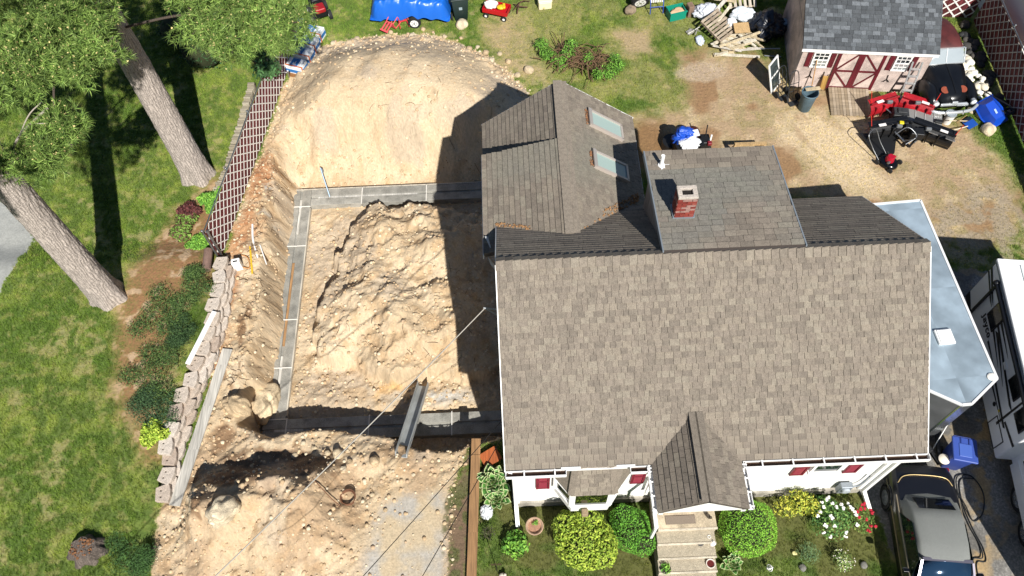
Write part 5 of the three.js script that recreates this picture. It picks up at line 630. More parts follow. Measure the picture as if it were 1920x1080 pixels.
const PAINT = (h) => mat(h, 0.32, { phys: true, clearcoat: 0.7, clearcoatRoughness: 0.12 });
{ // convertible on the driveway, front towards the camera
  const C = thing('convertible_car', 'black convertible with grey soft top parked beside the house', 'car', [9.74, 0, -4.05], -0.113); const bk = PAINT(0x121216), w = 0.78;
  const S = [[-2.05, 0.62, 0.42, 0.66], [-1.98, 0.7, 0.3, 0.8], [-1.75, 0.76, 0.22, 0.86], [-1.2, w, 0.2, 0.88], [-0.5, w, 0.2, 0.86], [0.3, w, 0.2, 0.86], [0.9, w, 0.2, 0.85], [1.5, 0.76, 0.22, 0.78], [1.9, 0.7, 0.26, 0.66], [2.05, 0.6, 0.34, 0.55]].map(([z, a, b, c]) => ({ z, p: ring(a, b, c) }));
  part(C, 'body', loft(S), bk);
  const cab = [[-1.3, 0.58, 0.84, 0.87], [-1.12, 0.6, 0.84, 0.96], [-0.8, 0.6, 0.84, 1.2], [-0.55, 0.59, 0.84, 1.3], [0.0, 0.57, 0.84, 1.34], [0.4, 0.55, 0.84, 1.3]].map(([z, a, b, c]) => ({ z, p: [[-a - 0.1, b], [-a - 0.08, (b + c) / 2 - 0.05], [-a, c - 0.1], [-a + 0.05, c - 0.03], [-a * 0.5, c], [0, c + 0.02], [a * 0.5, c], [a - 0.05, c - 0.03], [a, c - 0.1], [a + 0.08, (b + c) / 2 - 0.05], [a + 0.1, b]].reverse() }));
  part(C, 'soft_top', loft(cab), mat(0x8f928e, 0.95, { t: 'fabric' }));
  part(C, 'windscreen', loft([[0.42, 0.53, 0.86, 1.27], [0.7, 0.57, 0.85, 1.07], [1.05, 0.62, 0.84, 0.875]].map(([z, a, b, c]) => ({ z, p: [[-a - 0.05, b], [-a, c - 0.02], [0, c + 0.015], [a, c - 0.02], [a + 0.05, b]].reverse() }))), mat(0x27405a, 0.05, { metalness: 0.35 }));
  part(C, 'windscreen_frame', [bar([-0.56, 1.27, 0.4], [0.56, 1.27, 0.4], 0.07, 0.04), bar([-0.57, 1.26, 0.42], [-0.68, 0.86, 1.08], 0.05, 0.04), bar([0.57, 1.26, 0.42], [0.68, 0.86, 1.08], 0.05, 0.04)], mat(0x8a8590, 0.3, { metalness: 0.6 }));
  const rw = rb(0.86, 0.014, 0.42, 0.006, 0, 0, 0); rw.rotateX(-0.68); rw.translate(0, 1.125, -0.955); part(C, 'rear_window', rw, mat(0x10161a, 0.05, { metalness: 0.2 }));
  for (const s of [-1, 1]) { const sw = ext([[-0.75, 0.87], [0.78, 0.87], [0.4, 1.22], [-0.45, 1.2]], 0.012); sw.rotateY(-Math.PI / 2); const p = sw.attributes.position; for (let i = 0; i < p.count; i++) { const y = p.getY(i); p.setX(i, s * (0.706 - (y - 0.87) * 0.33 + 0.02) + p.getX(i)); } sw.computeVertexNormals(); part(C, 'side_window', sw, mat(0x16211f, 0.05, { metalness: 0.2 })); part(C, 'belt_trim', bar([s * 0.745, 0.865, -1.2], [s * 0.745, 0.865, 1.0], 0.02, 0.02), mat(0xb6a68a, 0.3, { metalness: 0.6 })); part(C, 'side_moulding', bar([s * 0.787, 0.55, -1.7], [s * 0.787, 0.55, 1.5], 0.015, 0.03), mat(0xa89878, 0.35, { metalness: 0.6 })); const m = part(C, 'door_mirror', rb(0.16, 0.1, 0.1, 0.03, s * 0.84, 0.92, 0.62), BLACKG); part(m, 'mirror_glass', bx(0.12, 0.07, 0.006, s * 0.85, 0.92, 0.567), STEEL); part(C, 'tail_light', rb(0.26, 0.14, 0.1, 0.03, s * 0.6, 0.66, -1.97), mat(0x8a0f18, 0.25)); part(C, 'door_seam', bx(0.006, 0.5, 0.012, s * 0.782, 0.55, -0.35), BLACK); for (const z of [-1.28, 1.25]) { wheel(C, s * 0.72, 0.31, z, 0.31, 0.17, mat(0x9a9ea2, 0.35, { metalness: 0.7 }), 7); part(C, 'wheel_arch', tor(0.34, 0.03, s * 0.775, 0.32, z, 0, Math.PI / 2), bk); } }
  for (const [z, y, r] of [[-1.93, 0.79, 0.6], [-1.72, 0.905, 0.66]]) part(C, 'trunk_trim', tube([[-r, y - 0.05, z + 0.22], [-r * 0.8, y, z + 0.06], [0, y + 0.015, z], [r * 0.8, y, z + 0.06], [r, y - 0.05, z + 0.22]], 0.012, 30), mat(0xc9b07c, 0.35, { metalness: 0.5 }));
  const note = bx(0.32, 0.004, 0.2, 0, 0, 0); note.rotateX(0.58); note.translate(0.16, 0.965, 0.98); part(C, 'windscreen_sign', note, TRIM); const seat = part(C, 'paper_on_seat', bx(0.12, 0.01, 0.14, -0.62, 1.0, 0.12, 0, 0, 0.9), mat(0x9fc0a8, 0.7));
}
{ // pre-war coupe beside the shed
  const C = thing('vintage_car', 'black vintage car with rusty maroon roof parked beside the shed', 'car', [14.62, 0, -20.15], 0.03); const bk = mat(0x14161a, 0.3, { t: 'mottle' }), mr = mat(0x5e2a28, 0.6, { t: 'mottle' }), chr = mat(0xd4d8da, 0.25, { metalness: 0.55 });
  const S = [[-2.2, 0.45, 0.4, 0.62], [-1.9, 0.66, 0.32, 0.86], [-1.2, 0.76, 0.3, 0.98], [-0.3, 0.78, 0.3, 1.02], [0.3, 0.76, 0.3, 1.02], [0.8, 0.72, 0.3, 1.0], [1.4, 0.6, 0.32, 0.94], [1.85, 0.46, 0.36, 0.84], [2.0, 0.3, 0.42, 0.72]].map(([z, a, b, c]) => ({ z, p: ring(a, b, c, 0.22, 0.06, 0.06) })); part(C, 'body', loft(S), bk);
  const cab = [[-1.75, 0.3, 0.85, 0.95], [-1.5, 0.48, 0.9, 1.2], [-1.1, 0.58, 0.95, 1.42], [-0.6, 0.62, 0.98, 1.52], [-0.1, 0.62, 1.0, 1.54], [0.32, 0.6, 1.0, 1.5]].map(([z, a, b, c]) => ({ z, p: ring(a, b - 0.1, c, 0.18, 0, 0.05) })); part(C, 'roof', loft(cab), mr);
  const ws = loft([{ z: 0.33, p: [[-0.58, 1.05], [-0.56, 1.42], [0, 1.46], [0.56, 1.42], [0.58, 1.05]].reverse() }, { z: 0.62, p: [[-0.62, 1.02], [-0.6, 1.08], [0, 1.09], [0.6, 1.08], [0.62, 1.02]].reverse() }]); part(C, 'windscreen', ws, mat(0xb4bec2, 0.1, { metalness: 0.3 })); part(C, 'windscreen_frame', [bar([-0.62, 1.06, 0.63], [0.62, 1.06, 0.63], 0.035, 0.03), bar([-0.58, 1.45, 0.33], [0.58, 1.45, 0.33], 0.035, 0.03), bar([0, 1.46, 0.33], [0, 1.1, 0.62], 0.03, 0.025), bar([-0.6, 1.45, 0.33], [-0.63, 1.06, 0.63], 0.03, 0.03), bar([0.6, 1.45, 0.33], [0.63, 1.06, 0.63], 0.03, 0.03)], chr);
  for (const s of [-1, 1]) { const f = [[0.75, 0.1, 0.3, 0.5], [1.0, 0.17, 0.3, 0.78], [1.4, 0.2, 0.32, 0.86], [1.8, 0.19, 0.36, 0.8], [2.02, 0.13, 0.42, 0.66]].map(([z, a, b, c]) => ({ z, p: ring(a, b, c, 0.1, 0.02, 0.03).map(([x, y]) => [x + s * 0.64, y]) })); part(C, 'fender', loft(f), bk); const rf = [[-1.9, 0.1, 0.3, 0.6], [-1.5, 0.15, 0.3, 0.8], [-1.0, 0.15, 0.3, 0.8], [-0.6, 0.08, 0.3, 0.5]].map(([z, a, b, c]) => ({ z, p: ring(a, b, c, 0.1, 0.02, 0.02).map(([x, y]) => [x + s * 0.7, y]) })); part(C, 'fender', loft(rf), bk); const hl = part(C, 'headlight', [cy(0.1, 0.08, 0.12, s * 0.62, 0.68, 2.0, Math.PI / 2)], chr); part(hl, 'lens', sp(0.088, s * 0.62, 0.68, 2.05, 1, 1, 0.4), mat(0xdfe4e6, 0.08)); part(C, 'rust_patch', xf(new THREE.CircleGeometry(0.13, 18).scale(1, 1, 1), s * 0.3, 0.915, 1.66, -1.32), mat(0x9c4c34, 0.9, { t: 'grit' })); wheel(C, s * 0.68, 0.32, 1.35, 0.32, 0.15, bk, 3); wheel(C, s * 0.68, 0.32, -1.3, 0.32, 0.15, bk, 3); }
  part(C, 'grille', [rb(0.9, 0.1, 0.08, 0.03, 0, 0.6, 2.02), rb(0.2, 0.16, 0.06, 0.03, 0, 0.66, 2.03), bx(0.36, 0.07, 0.04, 0.28, 0.6, 2.06)], chr); part(C, 'bumper', [tube([[-0.86, 0.45, 1.98], [-0.6, 0.45, 2.17], [0, 0.45, 2.24], [0.6, 0.45, 2.17], [0.86, 0.45, 1.98]], 0.055, 30, 10), rb(0.05, 0.18, 0.06, 0.02, -0.3, 0.47, 2.27), rb(0.05, 0.18, 0.06, 0.02, 0.3, 0.47, 2.27)], chr); part(C, 'hood_seam', tube([[0, 1.085, 0.65], [0, 1.03, 1.3], [0, 0.92, 1.84]], 0.008, 20), BLACK);
}
{ // enclosed trailer between the house and the camper
  const T = thing('cargo_trailer', 'enclosed cargo trailer with pale metal roof along the house side', 'trailer', [10.42, 0, -10.1], 0.052), L = 2.75, w = 0.95, y0 = 0.5, y1 = 2.55; const side = mat(0x8a8c8e, 0.4, { metalness: 0.6, t: 'metal' });
  const sh = [[-w, -L], [w, -L], [w, L - 0.15], [0.12, L + 0.42], [-0.12, L + 0.42], [-w, L - 0.15]].map(([x, z]) => [x, -z]); const body = ext(sh, y1 - y0); body.rotateX(-Math.PI / 2); body.translate(0, y0, 0); part(T, 'body', body, side); const rf = ext(sh.map(([a, b]) => [a * 1.012, b * 1.004]), 0.035); rf.rotateX(-Math.PI / 2); rf.translate(0, y1, 0); part(T, 'roof', rf, mat(0xb4c6d2, 0.4, { metalness: 0.3, t: 'metal' }));
  const ed = mat(0xdedede, 0.5); const P = [[-w, -L], [w, -L], [w, L - 0.15], [0.12, L + 0.42], [-0.12, L + 0.42], [-w, L - 0.15]]; for (let i = 0; i < 6; i++) { const a = P[i], b = P[(i + 1) % 6]; part(T, 'roof_edge', bar([a[0] * 1.01, y1 + 0.03, a[1] * 1.003], [b[0] * 1.01, y1 + 0.03, b[1] * 1.003], 0.06, 0.05), ed); }
  part(T, 'nose_guard', [bx(0.26, y1 - y0 - 0.1, 0.05, 0, (y0 + y1) / 2, L + 0.43)], mat(0xd0d4d6, 0.2, { metalness: 0.9 })); const h = part(T, 'roof_hatch', rb(0.42, 0.08, 0.42, 0.03, 0.1, y1 + 0.07, 1.4), TRIM); part(h, 'hatch_lid', rb(0.34, 0.03, 0.34, 0.01, 0.1, y1 + 0.12, 1.4), mat(0xf6f6f4, 0.4)); part(T, 'corner_patch', stoneGeo(0.12, 0.025, 0.1, 5, 0.4, 2).translate(w - 0.1, y1 + 0.05, L - 0.2), mat(0xe6e2da, 0.8)); part(T, 'marker_light', rb(0.09, 0.04, 0.05, 0.01, w - 0.01, y1 - 0.02, L - 0.15), mat(0xd8641c, 0.4)); part(T, 'tongue', [bar([-0.4, 0.45, L - 0.2], [0, 0.45, L + 1.2], 0.08, 0.08), bar([0.4, 0.45, L - 0.2], [0, 0.45, L + 1.2], 0.08, 0.08)], BLACK); for (const s of [-1, 1]) for (const z of [-0.5, 0.3]) wheel(T, s * (w - 0.12), 0.32, z, 0.32, 0.18, STEEL, 5);
}
{ // travel trailer on the right edge
  const T = thing('camper_trailer', 'white travel camper with black graphics on the right edge', 'camper', [12.05, 0, -6.22], -0.135); const wh = mat(0xf2f4f6, 0.4), bk = mat(0x15161a, 0.4), D = 4.72;
  const top = 2.55;
  part(T, 'body', [rb(2.2, top - 0.42, D + 3.4, 0.06, 1.5, 0.46 + (top - 0.42) / 2, -D / 2 + 1.7)], wh); part(T, 'slide_out', rb(0.46, top - 0.5, D - 0.02, 0.05, 0.225, 0.48 + (top - 0.5) / 2, -D / 2), wh); part(T, 'roof', rb(2.68, 0.08, D + 0.05, 0.03, 1.3, top + 0.03, -D / 2), mat(0xf2f2f0, 0.5)); part(T, 'gutter_rail', bx(0.04, 0.05, D, -0.02, top - 0.02, -D / 2), mat(0x8c98a6, 0.4, { metalness: 0.5 }));
  const aw = part(T, 'awning_tube', [rod([-0.08, top - 0.14, -4.1], [-0.08, top - 0.14, 1.5], 0.06, 0.06, 14), sp(0.085, -0.08, top - 0.14, -4.1)], bk); part(aw, 'awning_arm', bar([-0.05, top - 0.2, -4.07], [-0.05, 0.85, -4.07], 0.06, 0.05), bk);
  const G = (pts, nm = 'graphic_stripe', m = bk, x = -0.012, th = 0.006) => { const g = ext(pts, th); g.rotateY(-Math.PI / 2); g.translate(x, 0, 0); return part(T, nm, g, m); }; // outlines in (z, y)
  G([[-4.68, 0.72], [-4.2, 0.75], [-4.15, 0.84], [-4.68, 1.02]]); G([[-4.68, 2.2], [-3.95, 1.95], [-3.7, 1.92], [-4.68, 2.3]]); G([[-4.68, 2.05], [-3.9, 1.84], [-3.7, 1.84], [-4.68, 2.12]]); G([[-3.2, 1.66], [-2.08, 1.52], [-3.1, 1.74]]); G([[-3.03, 1.78], [-1.55, 1.54], [-2.9, 1.88]]); G([[-2.95, 1.3], [-2.2, 1.34], [-2.95, 1.38]]); G([[-3.1, 2.06], [-2.1, 2.03], [-3.1, 2.16]]); G([[-3.1, 1.9], [-1.0, 1.62], [-0.8, 1.68], [-3.1, 1.98]]); G([[-1.8, 1.06], [-0.7, 1.12], [-1.8, 1.13]]); G([[-1.8, 1.22], [-0.6, 1.15], [-0.55, 1.22], [-1.8, 1.3]]); G([[-0.84, 0.9], [-0.77, 0.9], [-0.82, 2.3], [-0.87, 2.3]]); G([[-0.7, 1.25], [0.0, 1.36], [0.0, 1.45], [-0.7, 1.32]]);
  const win = (z0, z1, y0, y1, nm = 'window') => { const w = part(T, nm, rb(0.03, y1 - y0, z1 - z0, 0.05, -0.018, (y0 + y1) / 2, (z0 + z1) / 2), bk); part(w, 'pane', rb(0.012, y1 - y0 - 0.08, z1 - z0 - 0.08, 0.04, -0.036, (y0 + y1) / 2, (z0 + z1) / 2), mat(0x14191c, 0.06, { metalness: 0.2 })); }; win(-3.64, -3.08, 1.58, 2.34); win(-1.6, -1.0, 1.84, 2.26); win(-0.74, -0.2, 1.75, 2.22);
  part(T, 'hatch', [bx(0.02, 0.02, 0.72, -0.012, 0.52, -0.62), bx(0.02, 0.02, 0.72, -0.012, 1.02, -0.62), bx(0.02, 0.5, 0.02, -0.012, 0.77, -0.97), bx(0.02, 0.5, 0.02, -0.012, 0.77, -0.27)], bk); part(T, 'port_cap', cy(0.06, 0.06, 0.02, -0.015, 1.0, -1.3, 0, 0, Math.PI / 2), BLACK); part(T, 'hinge_latch', rb(0.03, 0.06, 0.06, 0.01, -0.02, 1.15, -1.05), mat(0xd8c040, 0.5)); part(T, 'marker_label', bx(0.02, 0.12, 0.2, -0.012, 1.85, -2.0), mat(0xf4f6f6, 0.5)); part(T, 'light_panel', bx(0.02, 0.16, 0.36, -0.014, 2.27, -3.85), mat(0xf4f6f6, 0.5));
  const font = await new FontLoader().loadAsync('fonts/droid/droid_sans_bold.typeface.json'); const tg = new TextGeometry('Jayco', { font, size: 0.2, depth: 0.006, curveSegments: 4 }); tg.rotateY(-Math.PI / 2); tg.translate(-0.012, 1.33, -3.72); part(T, 'lettering', tg, bk);
  const v = part(T, 'roof_vent', rb(0.42, 0.16, 0.5, 0.06, 0.75, top + 0.14, -3.1), BLACKG); part(T, 'roof_hatch', [bx(0.7, 0.03, 0.9, 0.85, top + 0.085, -4.1)], mat(0xe2e8e6, 0.4)); wheel(T, 0.52, 0.36, 0.95, 0.36, 0.2, mat(0xc4c8ca, 0.25, { metalness: 0.8 }), 6); wheel(T, 0.52, 0.36, 1.8, 0.36, 0.2, mat(0xc4c8ca, 0.25, { metalness: 0.8 }), 6); part(T, 'skirt', bx(0.04, 0.4, 3.2, 0.4, 0.6, 1.7), wh); part(T, 'fender_vent', rb(0.03, 0.18, 0.3, 0.03, 0.385, 1.1, 0.35), bk); part(T, 'door', [rb(0.03, 1.6, 0.62, 0.03, 0.385, 1.5, 1.6)], mat(0xcdd2d6, 0.4)); part(T, 'side_window', rb(0.03, 0.4, 0.6, 0.05, 0.385, 1.9, 0.6), mat(0x14191c, 0.06));
}
{ // things by the driveway
  const b = thing('recycling_bin', 'blue wheeled recycling bin with lid beside the convertible', 'bin', [11.1, 0, -6.35], -0.25); const bl = mat(0x2a3f86, 0.5), bl2 = mat(0x3a52a0, 0.45); const body = loft([{ z: 0, p: ring(0.2, -0.2, 0.2, 0.04, 0.02, 0) }, { z: 0.92, p: ring(0.26, -0.27, 0.27, 0.05, 0.02, 0) }]); body.rotateX(-Math.PI / 2); part(b, 'body', body, bl); const lid = part(b, 'lid', [rb(0.6, 0.07, 0.64, 0.03, 0, 0.96, 0.01)], bl2); part(lid, 'lid_panel', rb(0.3, 0.025, 0.34, 0.01, 0, 1.0, 0.04), mat(0x4a66b4, 0.4)); part(lid, 'rib', [bx(0.03, 0.03, 0.14, -0.1, 1.0, -0.2), bx(0.03, 0.03, 0.14, 0.1, 1.0, -0.2)], bl); part(b, 'handle', rod([-0.25, 0.95, -0.33], [0.25, 0.95, -0.33], 0.018), bl); for (const s of [-1, 1]) part(b, 'wheel', cy(0.11, 0.11, 0.06, s * 0.22, 0.11, -0.25, 0, 0, Math.PI / 2), RUBBER);
  const h = []; const hp = [[10.7, -6.1], [11.0, -5.7], [11.15, -5.2], [11.25, -4.8], [11.5, -4.95], [11.7, -5.5], [11.55, -5.95], [11.2, -5.95], [11.05, -5.4], [11.1, -4.7], [11.2, -4.2], [11.15, -3.9], [10.95, -3.9], [10.85, -3.4], [10.85, -2.8]]; solo('garden_hose', [tube(hp.map(([x, z], i) => [x, 0.03 + (i % 3) * 0.018, z]), 0.016, 140, 6), tube(hp.slice(6).map(([x, z]) => [x + 0.07, 0.03, z + 0.08]), 0.014, 80, 6), cy(0.02, 0.03, 0.1, 10.85, 0.05, -6.0, 0.5, 0, 1.4)], mat(0x1d2124, 0.6), 'black garden hose looped on the asphalt beside the convertible', 'hose');
  solo('round_brush', [lathe([[0, 0], [0.13, 0.0], [0.14, 0.03], [0.05, 0.06], [0, 0.06]], 22)], mat(0xe6dccb, 0.8), 'cream round disc behind the convertible boot', 'disc', undefined, [10.72, 0.55, -6.25]); { const t = thing('snow_brush', 'long handled brush with blue tip leaning by the bin', 'brush', [0, 0, 0]); part(t, 'shaft', rod([10.6, 0.1, -6.5], [10.82, 1.1, -7.0], 0.014), TRIM); part(t, 'tip', rod([10.82, 1.1, -7.0], [10.86, 1.28, -7.1], 0.03), mat(0x2a6fc8, 0.5)); }
  { const t = thing('string_trimmer', 'bright green garden tool hanging at the trailer nose', 'tool', [10.0, 0.75, -6.95]); part(t, 'housing', [sp(0.13, 0, 0, 0, 0.7, 0.6, 1.3)], mat(0x2cb83a, 0.4)); part(t, 'motor', rb(0.2, 0.16, 0.25, 0.05, 0.05, -0.15, 0.2), BLACK); const u = thing('green_blower', 'smaller bright green tool at the trailer corner', 'tool', [10.15, 0.9, -7.25]); part(u, 'housing', sp(0.08, 0, 0, 0, 0.8, 0.7, 1.2), mat(0x2cc048, 0.4)); part(u, 'nozzle', rod([0, 0, 0], [0.1, -0.1, 0.3], 0.04), BLACK); }
  { const t = thing('black_barrow', 'black garden cart standing under the trailer nose', 'cart', [10.15, 0, -6.75], 0.4); part(t, 'tray', rb(0.6, 0.25, 0.8, 0.06, 0, 0.42, 0), BLACK); part(t, 'frame', [rod([-0.25, 0.05, -0.3], [-0.25, 0.5, 0.5], 0.02), rod([0.25, 0.05, -0.3], [0.25, 0.5, 0.5], 0.02)], BLACK); for (const s of [-1, 1]) part(t, 'wheel', cy(0.14, 0.14, 0.06, s * 0.3, 0.14, 0.2, 0, 0, Math.PI / 2), RUBBER); }
}
// ---------------------------------------------------------------- garden shed
const SA = -0.1255, shedAt = (s, y, z = 0) => { const c = Math.cos(SA), n = Math.sin(SA); return [9.79 + c * s + n * z, y, -19.77 - n * s + c * z]; };
{
  const S = thing('garden_shed', 'beige shed with grey shingle roof and maroon braced double doors', 'shed', [9.79, 0, -19.77], SA), W = 4.15, D = 3.4, H = 1.86; const be = mat(0xd6c3b9, 0.75, { t: 'mottle' }), mr = mat(0x6e1c28, 0.6, { t: 'wood' });
  part(S, 'wall', [bx(W, H, 0.06, W / 2, H / 2, -0.03), bx(0.06, H, D, 0.03, H / 2, -D / 2 - 0.06), bx(0.06, H, D, W - 0.03, H / 2, -D / 2 - 0.06), bx(W, H, 0.06, W / 2, H / 2, -D)], be); for (const x of [0.031, W - 0.031]) { const g = ext([[-D, H], [0, H], [-D / 2, H + 0.95]], 0.05); g.rotateY(-Math.PI / 2); g.translate(x + (x < 1 ? 0.03 : 0.02), 0, 0); part(S, 'gable', g, be); }
  const k = 0.56, nf = Math.hypot(1, k), up = V(0, k / nf, -1 / nf), L = (D / 2 + 0.1) * nf; const rf = slope(S, 'roof', V(-0.08, H - 0.02, 0.1), V(W + 0.1, H - 0.02, 0.1), up, L, 0.06, DECK); lay(rf, V(-0.08, H - 0.015, 0.1), V(1, 0, 0), up, W + 0.18, L, { pal: SLATE, w0: 0.1, w1: 0.3, single: 0 }); const upb = V(0, k / nf, 1 / nf); const rb2 = slope(S, 'roof', V(W + 0.1, H - 0.02, -D - 0.1), V(-0.08, H - 0.02, -D - 0.1), upb, L, 0.06, DECK); lay(rb2, V(W + 0.1, H - 0.015, -D - 0.1), V(-1, 0, 0), upb, W + 0.18, L, { pal: SLATE, w0: 0.3, w1: 0.9 }); part(S, 'fascia', bx(W + 0.18, 0.1, 0.025, W / 2, H - 0.07, 0.11), TRIM);
  // doors
  const d0 = 1.16, d1 = 2.69, b0 = 0.1, b1 = 1.76, m = (d0 + d1) / 2, z = 0.015; for (const [a, b, dir] of [[d0, m, 1], [m, d1, -1]]) { const dr = part(S, 'door', bx(b - a - 0.01, b1 - b0, 0.03, (a + b) / 2, (b0 + b1) / 2, z), be); const t = (g, nm = 'trim_board') => part(dr, nm, g, mr); t(bx(0.1, b1 - b0, 0.025, a + 0.05, (b0 + b1) / 2, z + 0.028)); t(bx(0.1, b1 - b0, 0.025, b - 0.05, (b0 + b1) / 2, z + 0.028)); t(bx(b - a - 0.2, 0.09, 0.024, (a + b) / 2, b0 + 0.045, z + 0.028)); t(bx(b - a - 0.2, 0.09, 0.024, (a + b) / 2, b1 - 0.045, z + 0.028)); t(bx(b - a - 0.2, 0.07, 0.024, (a + b) / 2, (b0 + b1) / 2 - 0.02, z + 0.028)); const my = (b0 + b1) / 2; const dg = (x0, y0, x1, y1) => { const l = Math.hypot(x1 - x0, y1 - y0); t(bx(l, 0.055, 0.022, (x0 + x1) / 2, (y0 + y1) / 2, z + 0.027, 0, 0, Math.atan2(y1 - y0, x1 - x0)), 'brace'); }; const l = a + 0.1, r = b - 0.1; dir > 0 ? dg(l, my + 0.03, r, b1 - 0.09) : dg(l, b1 - 0.09, r, my + 0.03); dir > 0 ? dg(l, my - 0.06, r, b0 + 0.09) : dg(l, b0 + 0.09, r, my - 0.06); }
  for (const [x0, x1] of [[0.4, 0.88], [3.04, 3.49]]) { const c = (x0 + x1) / 2, y0 = 1.03, y1 = 1.65, wn = part(S, 'window', [bx(x1 - x0 + 0.08, 0.05, 0.05, c, y1, 0.02), bx(x1 - x0 + 0.08, 0.05, 0.06, c, y0, 0.02), bx(0.05, 0.6, 0.05, x0, (y0 + y1) / 2, 0.02), bx(0.05, 0.6, 0.05, x1, (y0 + y1) / 2, 0.02)], TRIM); part(wn, 'muntin', [bx(x1 - x0, 0.04, 0.03, c, (y0 + y1) / 2, 0.035), bx(0.022, 0.6, 0.02, c - 0.075, (y0 + y1) / 2, 0.032), bx(0.022, 0.6, 0.02, c + 0.075, (y0 + y1) / 2, 0.032), bx(x1 - x0, 0.02, 0.02, c, y1 - 0.15, 0.032), bx(x1 - x0, 0.02, 0.02, c, y0 + 0.15, 0.032)], TRIM); for (let i = 0; i < 3; i++) for (let j = 0; j < 4; j++) part(wn, 'pane', bx(0.125, 0.128, 0.01, c + (i - 1) * 0.147, y0 + 0.09 + j * 0.147, 0.024), j < 2 ? mat(0x9fa6a6, 0.1, { metalness: 0.3 }) : GLASS); for (const x of [x0 - 0.14, x1 + 0.14]) part(S, 'shutter', [bx(0.15, 0.64, 0.03, x, (y0 + y1) / 2, 0.02), bx(0.15, 0.05, 0.012, x, y0 + 0.1, 0.04), bx(0.15, 0.05, 0.012, x, y1 - 0.1, 0.04)], mr); }
  for (const [s, y] of [[0.5, 0.62], [0.95, 0.62], [3.05, 0.6]]) part(S, 'iron_hook', [bar([s, y, 0.02], [s - 0.02, y + 0.2, 0.03], 0.02, 0.02), bar([s, y, 0.02], [s - 0.1, y - 0.09, 0.05], 0.02, 0.02), bar([s, y, 0.02], [s + 0.1, y - 0.09, 0.05], 0.02, 0.02)], BLACK);
  // ramp, plank by plank
  const Rm = thing('shed_ramp', 'weathered plank ramp below the shed doors', 'ramp', [9.79, 0, -19.77], SA), pm = [0xb8a68e, 0xac9a82, 0xc4b39c, 0xa39178].map((h) => mat(h, 0.9, { t: 'wood' })); for (let i = 0; i < 13; i++) part(Rm, 'plank', bar([1.3 + i * 0.103, 0.15, 0.06], [1.3 + i * 0.103, 0.05, 1.22 + rr(-0.02, 0.02)], 0.094, 0.04), pm[Math.floor(R() * 4)], undefined, true); part(Rm, 'stringer', [bar([1.33, 0.07, 0.1], [1.33, 0.0, 1.1], 0.05, 0.1), bar([2.5, 0.07, 0.1], [2.5, 0.0, 1.1], 0.05, 0.1)], pm[1]);
  // ladder
  const Ld = thing('step_ladder', 'aluminium ladder leaning on the right of the shed front', 'ladder', [9.79, 0, -19.77], SA), al = mat(0xcdd0d0, 0.35, { metalness: 0.7 }); for (const s of [3.55, 3.85]) part(Ld, 'rail', bar([s, 0.02, 0.55], [s, 1.5, 0.1], 0.05, 0.035), al); for (let i = 1; i < 6; i++) { const t = i / 6; part(Ld, 'rung', bx(0.27, 0.03, 0.09, 3.7, 0.02 + t * 1.48, 0.55 - t * 0.45), al); }
  // against the left of the front wall
  { const t = thing('garden_shovel', 'wooden handled shovel leaning on the shed left of the doors', 'shovel', [9.79, 0, -19.77], SA); part(t, 'handle', rod([0.62, 0.25, 0.32], [0.52, 1.35, 0.06], 0.018), mat(0xb58a5a, 0.7)); part(t, 'blade', rb(0.2, 0.28, 0.02, 0.01, 0.63, 0.13, 0.35, -0.2), GREYP); const u = thing('wooden_sled', 'small varnished wooden sled leaning beside the shed door', 'sled', [9.79, 0, -19.77], SA); part(u, 'deck', rb(0.16, 0.52, 0.03, 0.02, 1.02, 0.42, 0.12, -0.25), mat(0xc49a52, 0.5, { t: 'wood' })); part(u, 'runner', [bar([0.93, 0.12, 0.2], [0.93, 0.72, 0.05], 0.02, 0.04), bar([1.11, 0.12, 0.2], [1.11, 0.72, 0.05], 0.02, 0.04)], mat(0x6a4a2a, 0.6)); }
  const ht = (p, ry, label) => { const t = thing('hand_truck', label, 'hand truck', p, ry, 'hand trucks beside the shed'); const dk = mat(0x24282c, 0.5); part(t, 'frame', [tube([[-0.17, 0.12, 0], [-0.17, 0.8, -0.25], [-0.1, 1.05, -0.36], [0.1, 1.05, -0.36], [0.17, 0.8, -0.25], [0.17, 0.12, 0]], 0.016, 40)], dk); part(t, 'cross_bar', [rod([-0.17, 0.4, -0.1], [0.17, 0.4, -0.1], 0.012), rod([-0.17, 0.65, -0.2], [0.17, 0.65, -0.2], 0.012), rod([0, 0.15, 0], [0, 1.0, -0.34], 0.01)], dk); part(t, 'toe_plate', bx(0.36, 0.015, 0.2, 0, 0.03, 0.12), dk); for (const s of [-1, 1]) part(t, 'wheel', cy(0.12, 0.12, 0.07, s * 0.22, 0.12, -0.05, 0, 0, Math.PI / 2), RUBBER); }; ht([9.42, 0, -19.4], 0.5, 'hand truck nearer the old window frame'); ht([9.72, 0, -19.12], 0.3, 'hand truck nearer the grey barrel');
  { const t = thing('storm_window', 'old white framed storm window leaning at the shed corner', 'window frame', [9.3, 0, -19.75], 0.9); const T = (g) => xf(g, 0, 0, 0, -0.35); part(t, 'frame', [bx(0.05, 1.15, 0.04, -0.3, 0.58, 0), bx(0.05, 1.15, 0.04, 0.3, 0.58, 0), bx(0.6, 0.05, 0.04, 0, 0.03, 0), bx(0.6, 0.05, 0.04, 0, 1.13, 0), bx(0.6, 0.04, 0.04, 0, 0.58, 0)].map(T), TRIM); for (const y of [0.3, 0.86]) part(t, 'pane', T(bx(0.54, 0.5, 0.008, 0, y, 0)), mat(0x4a5658, 0.08, { metalness: 0.3 })); }
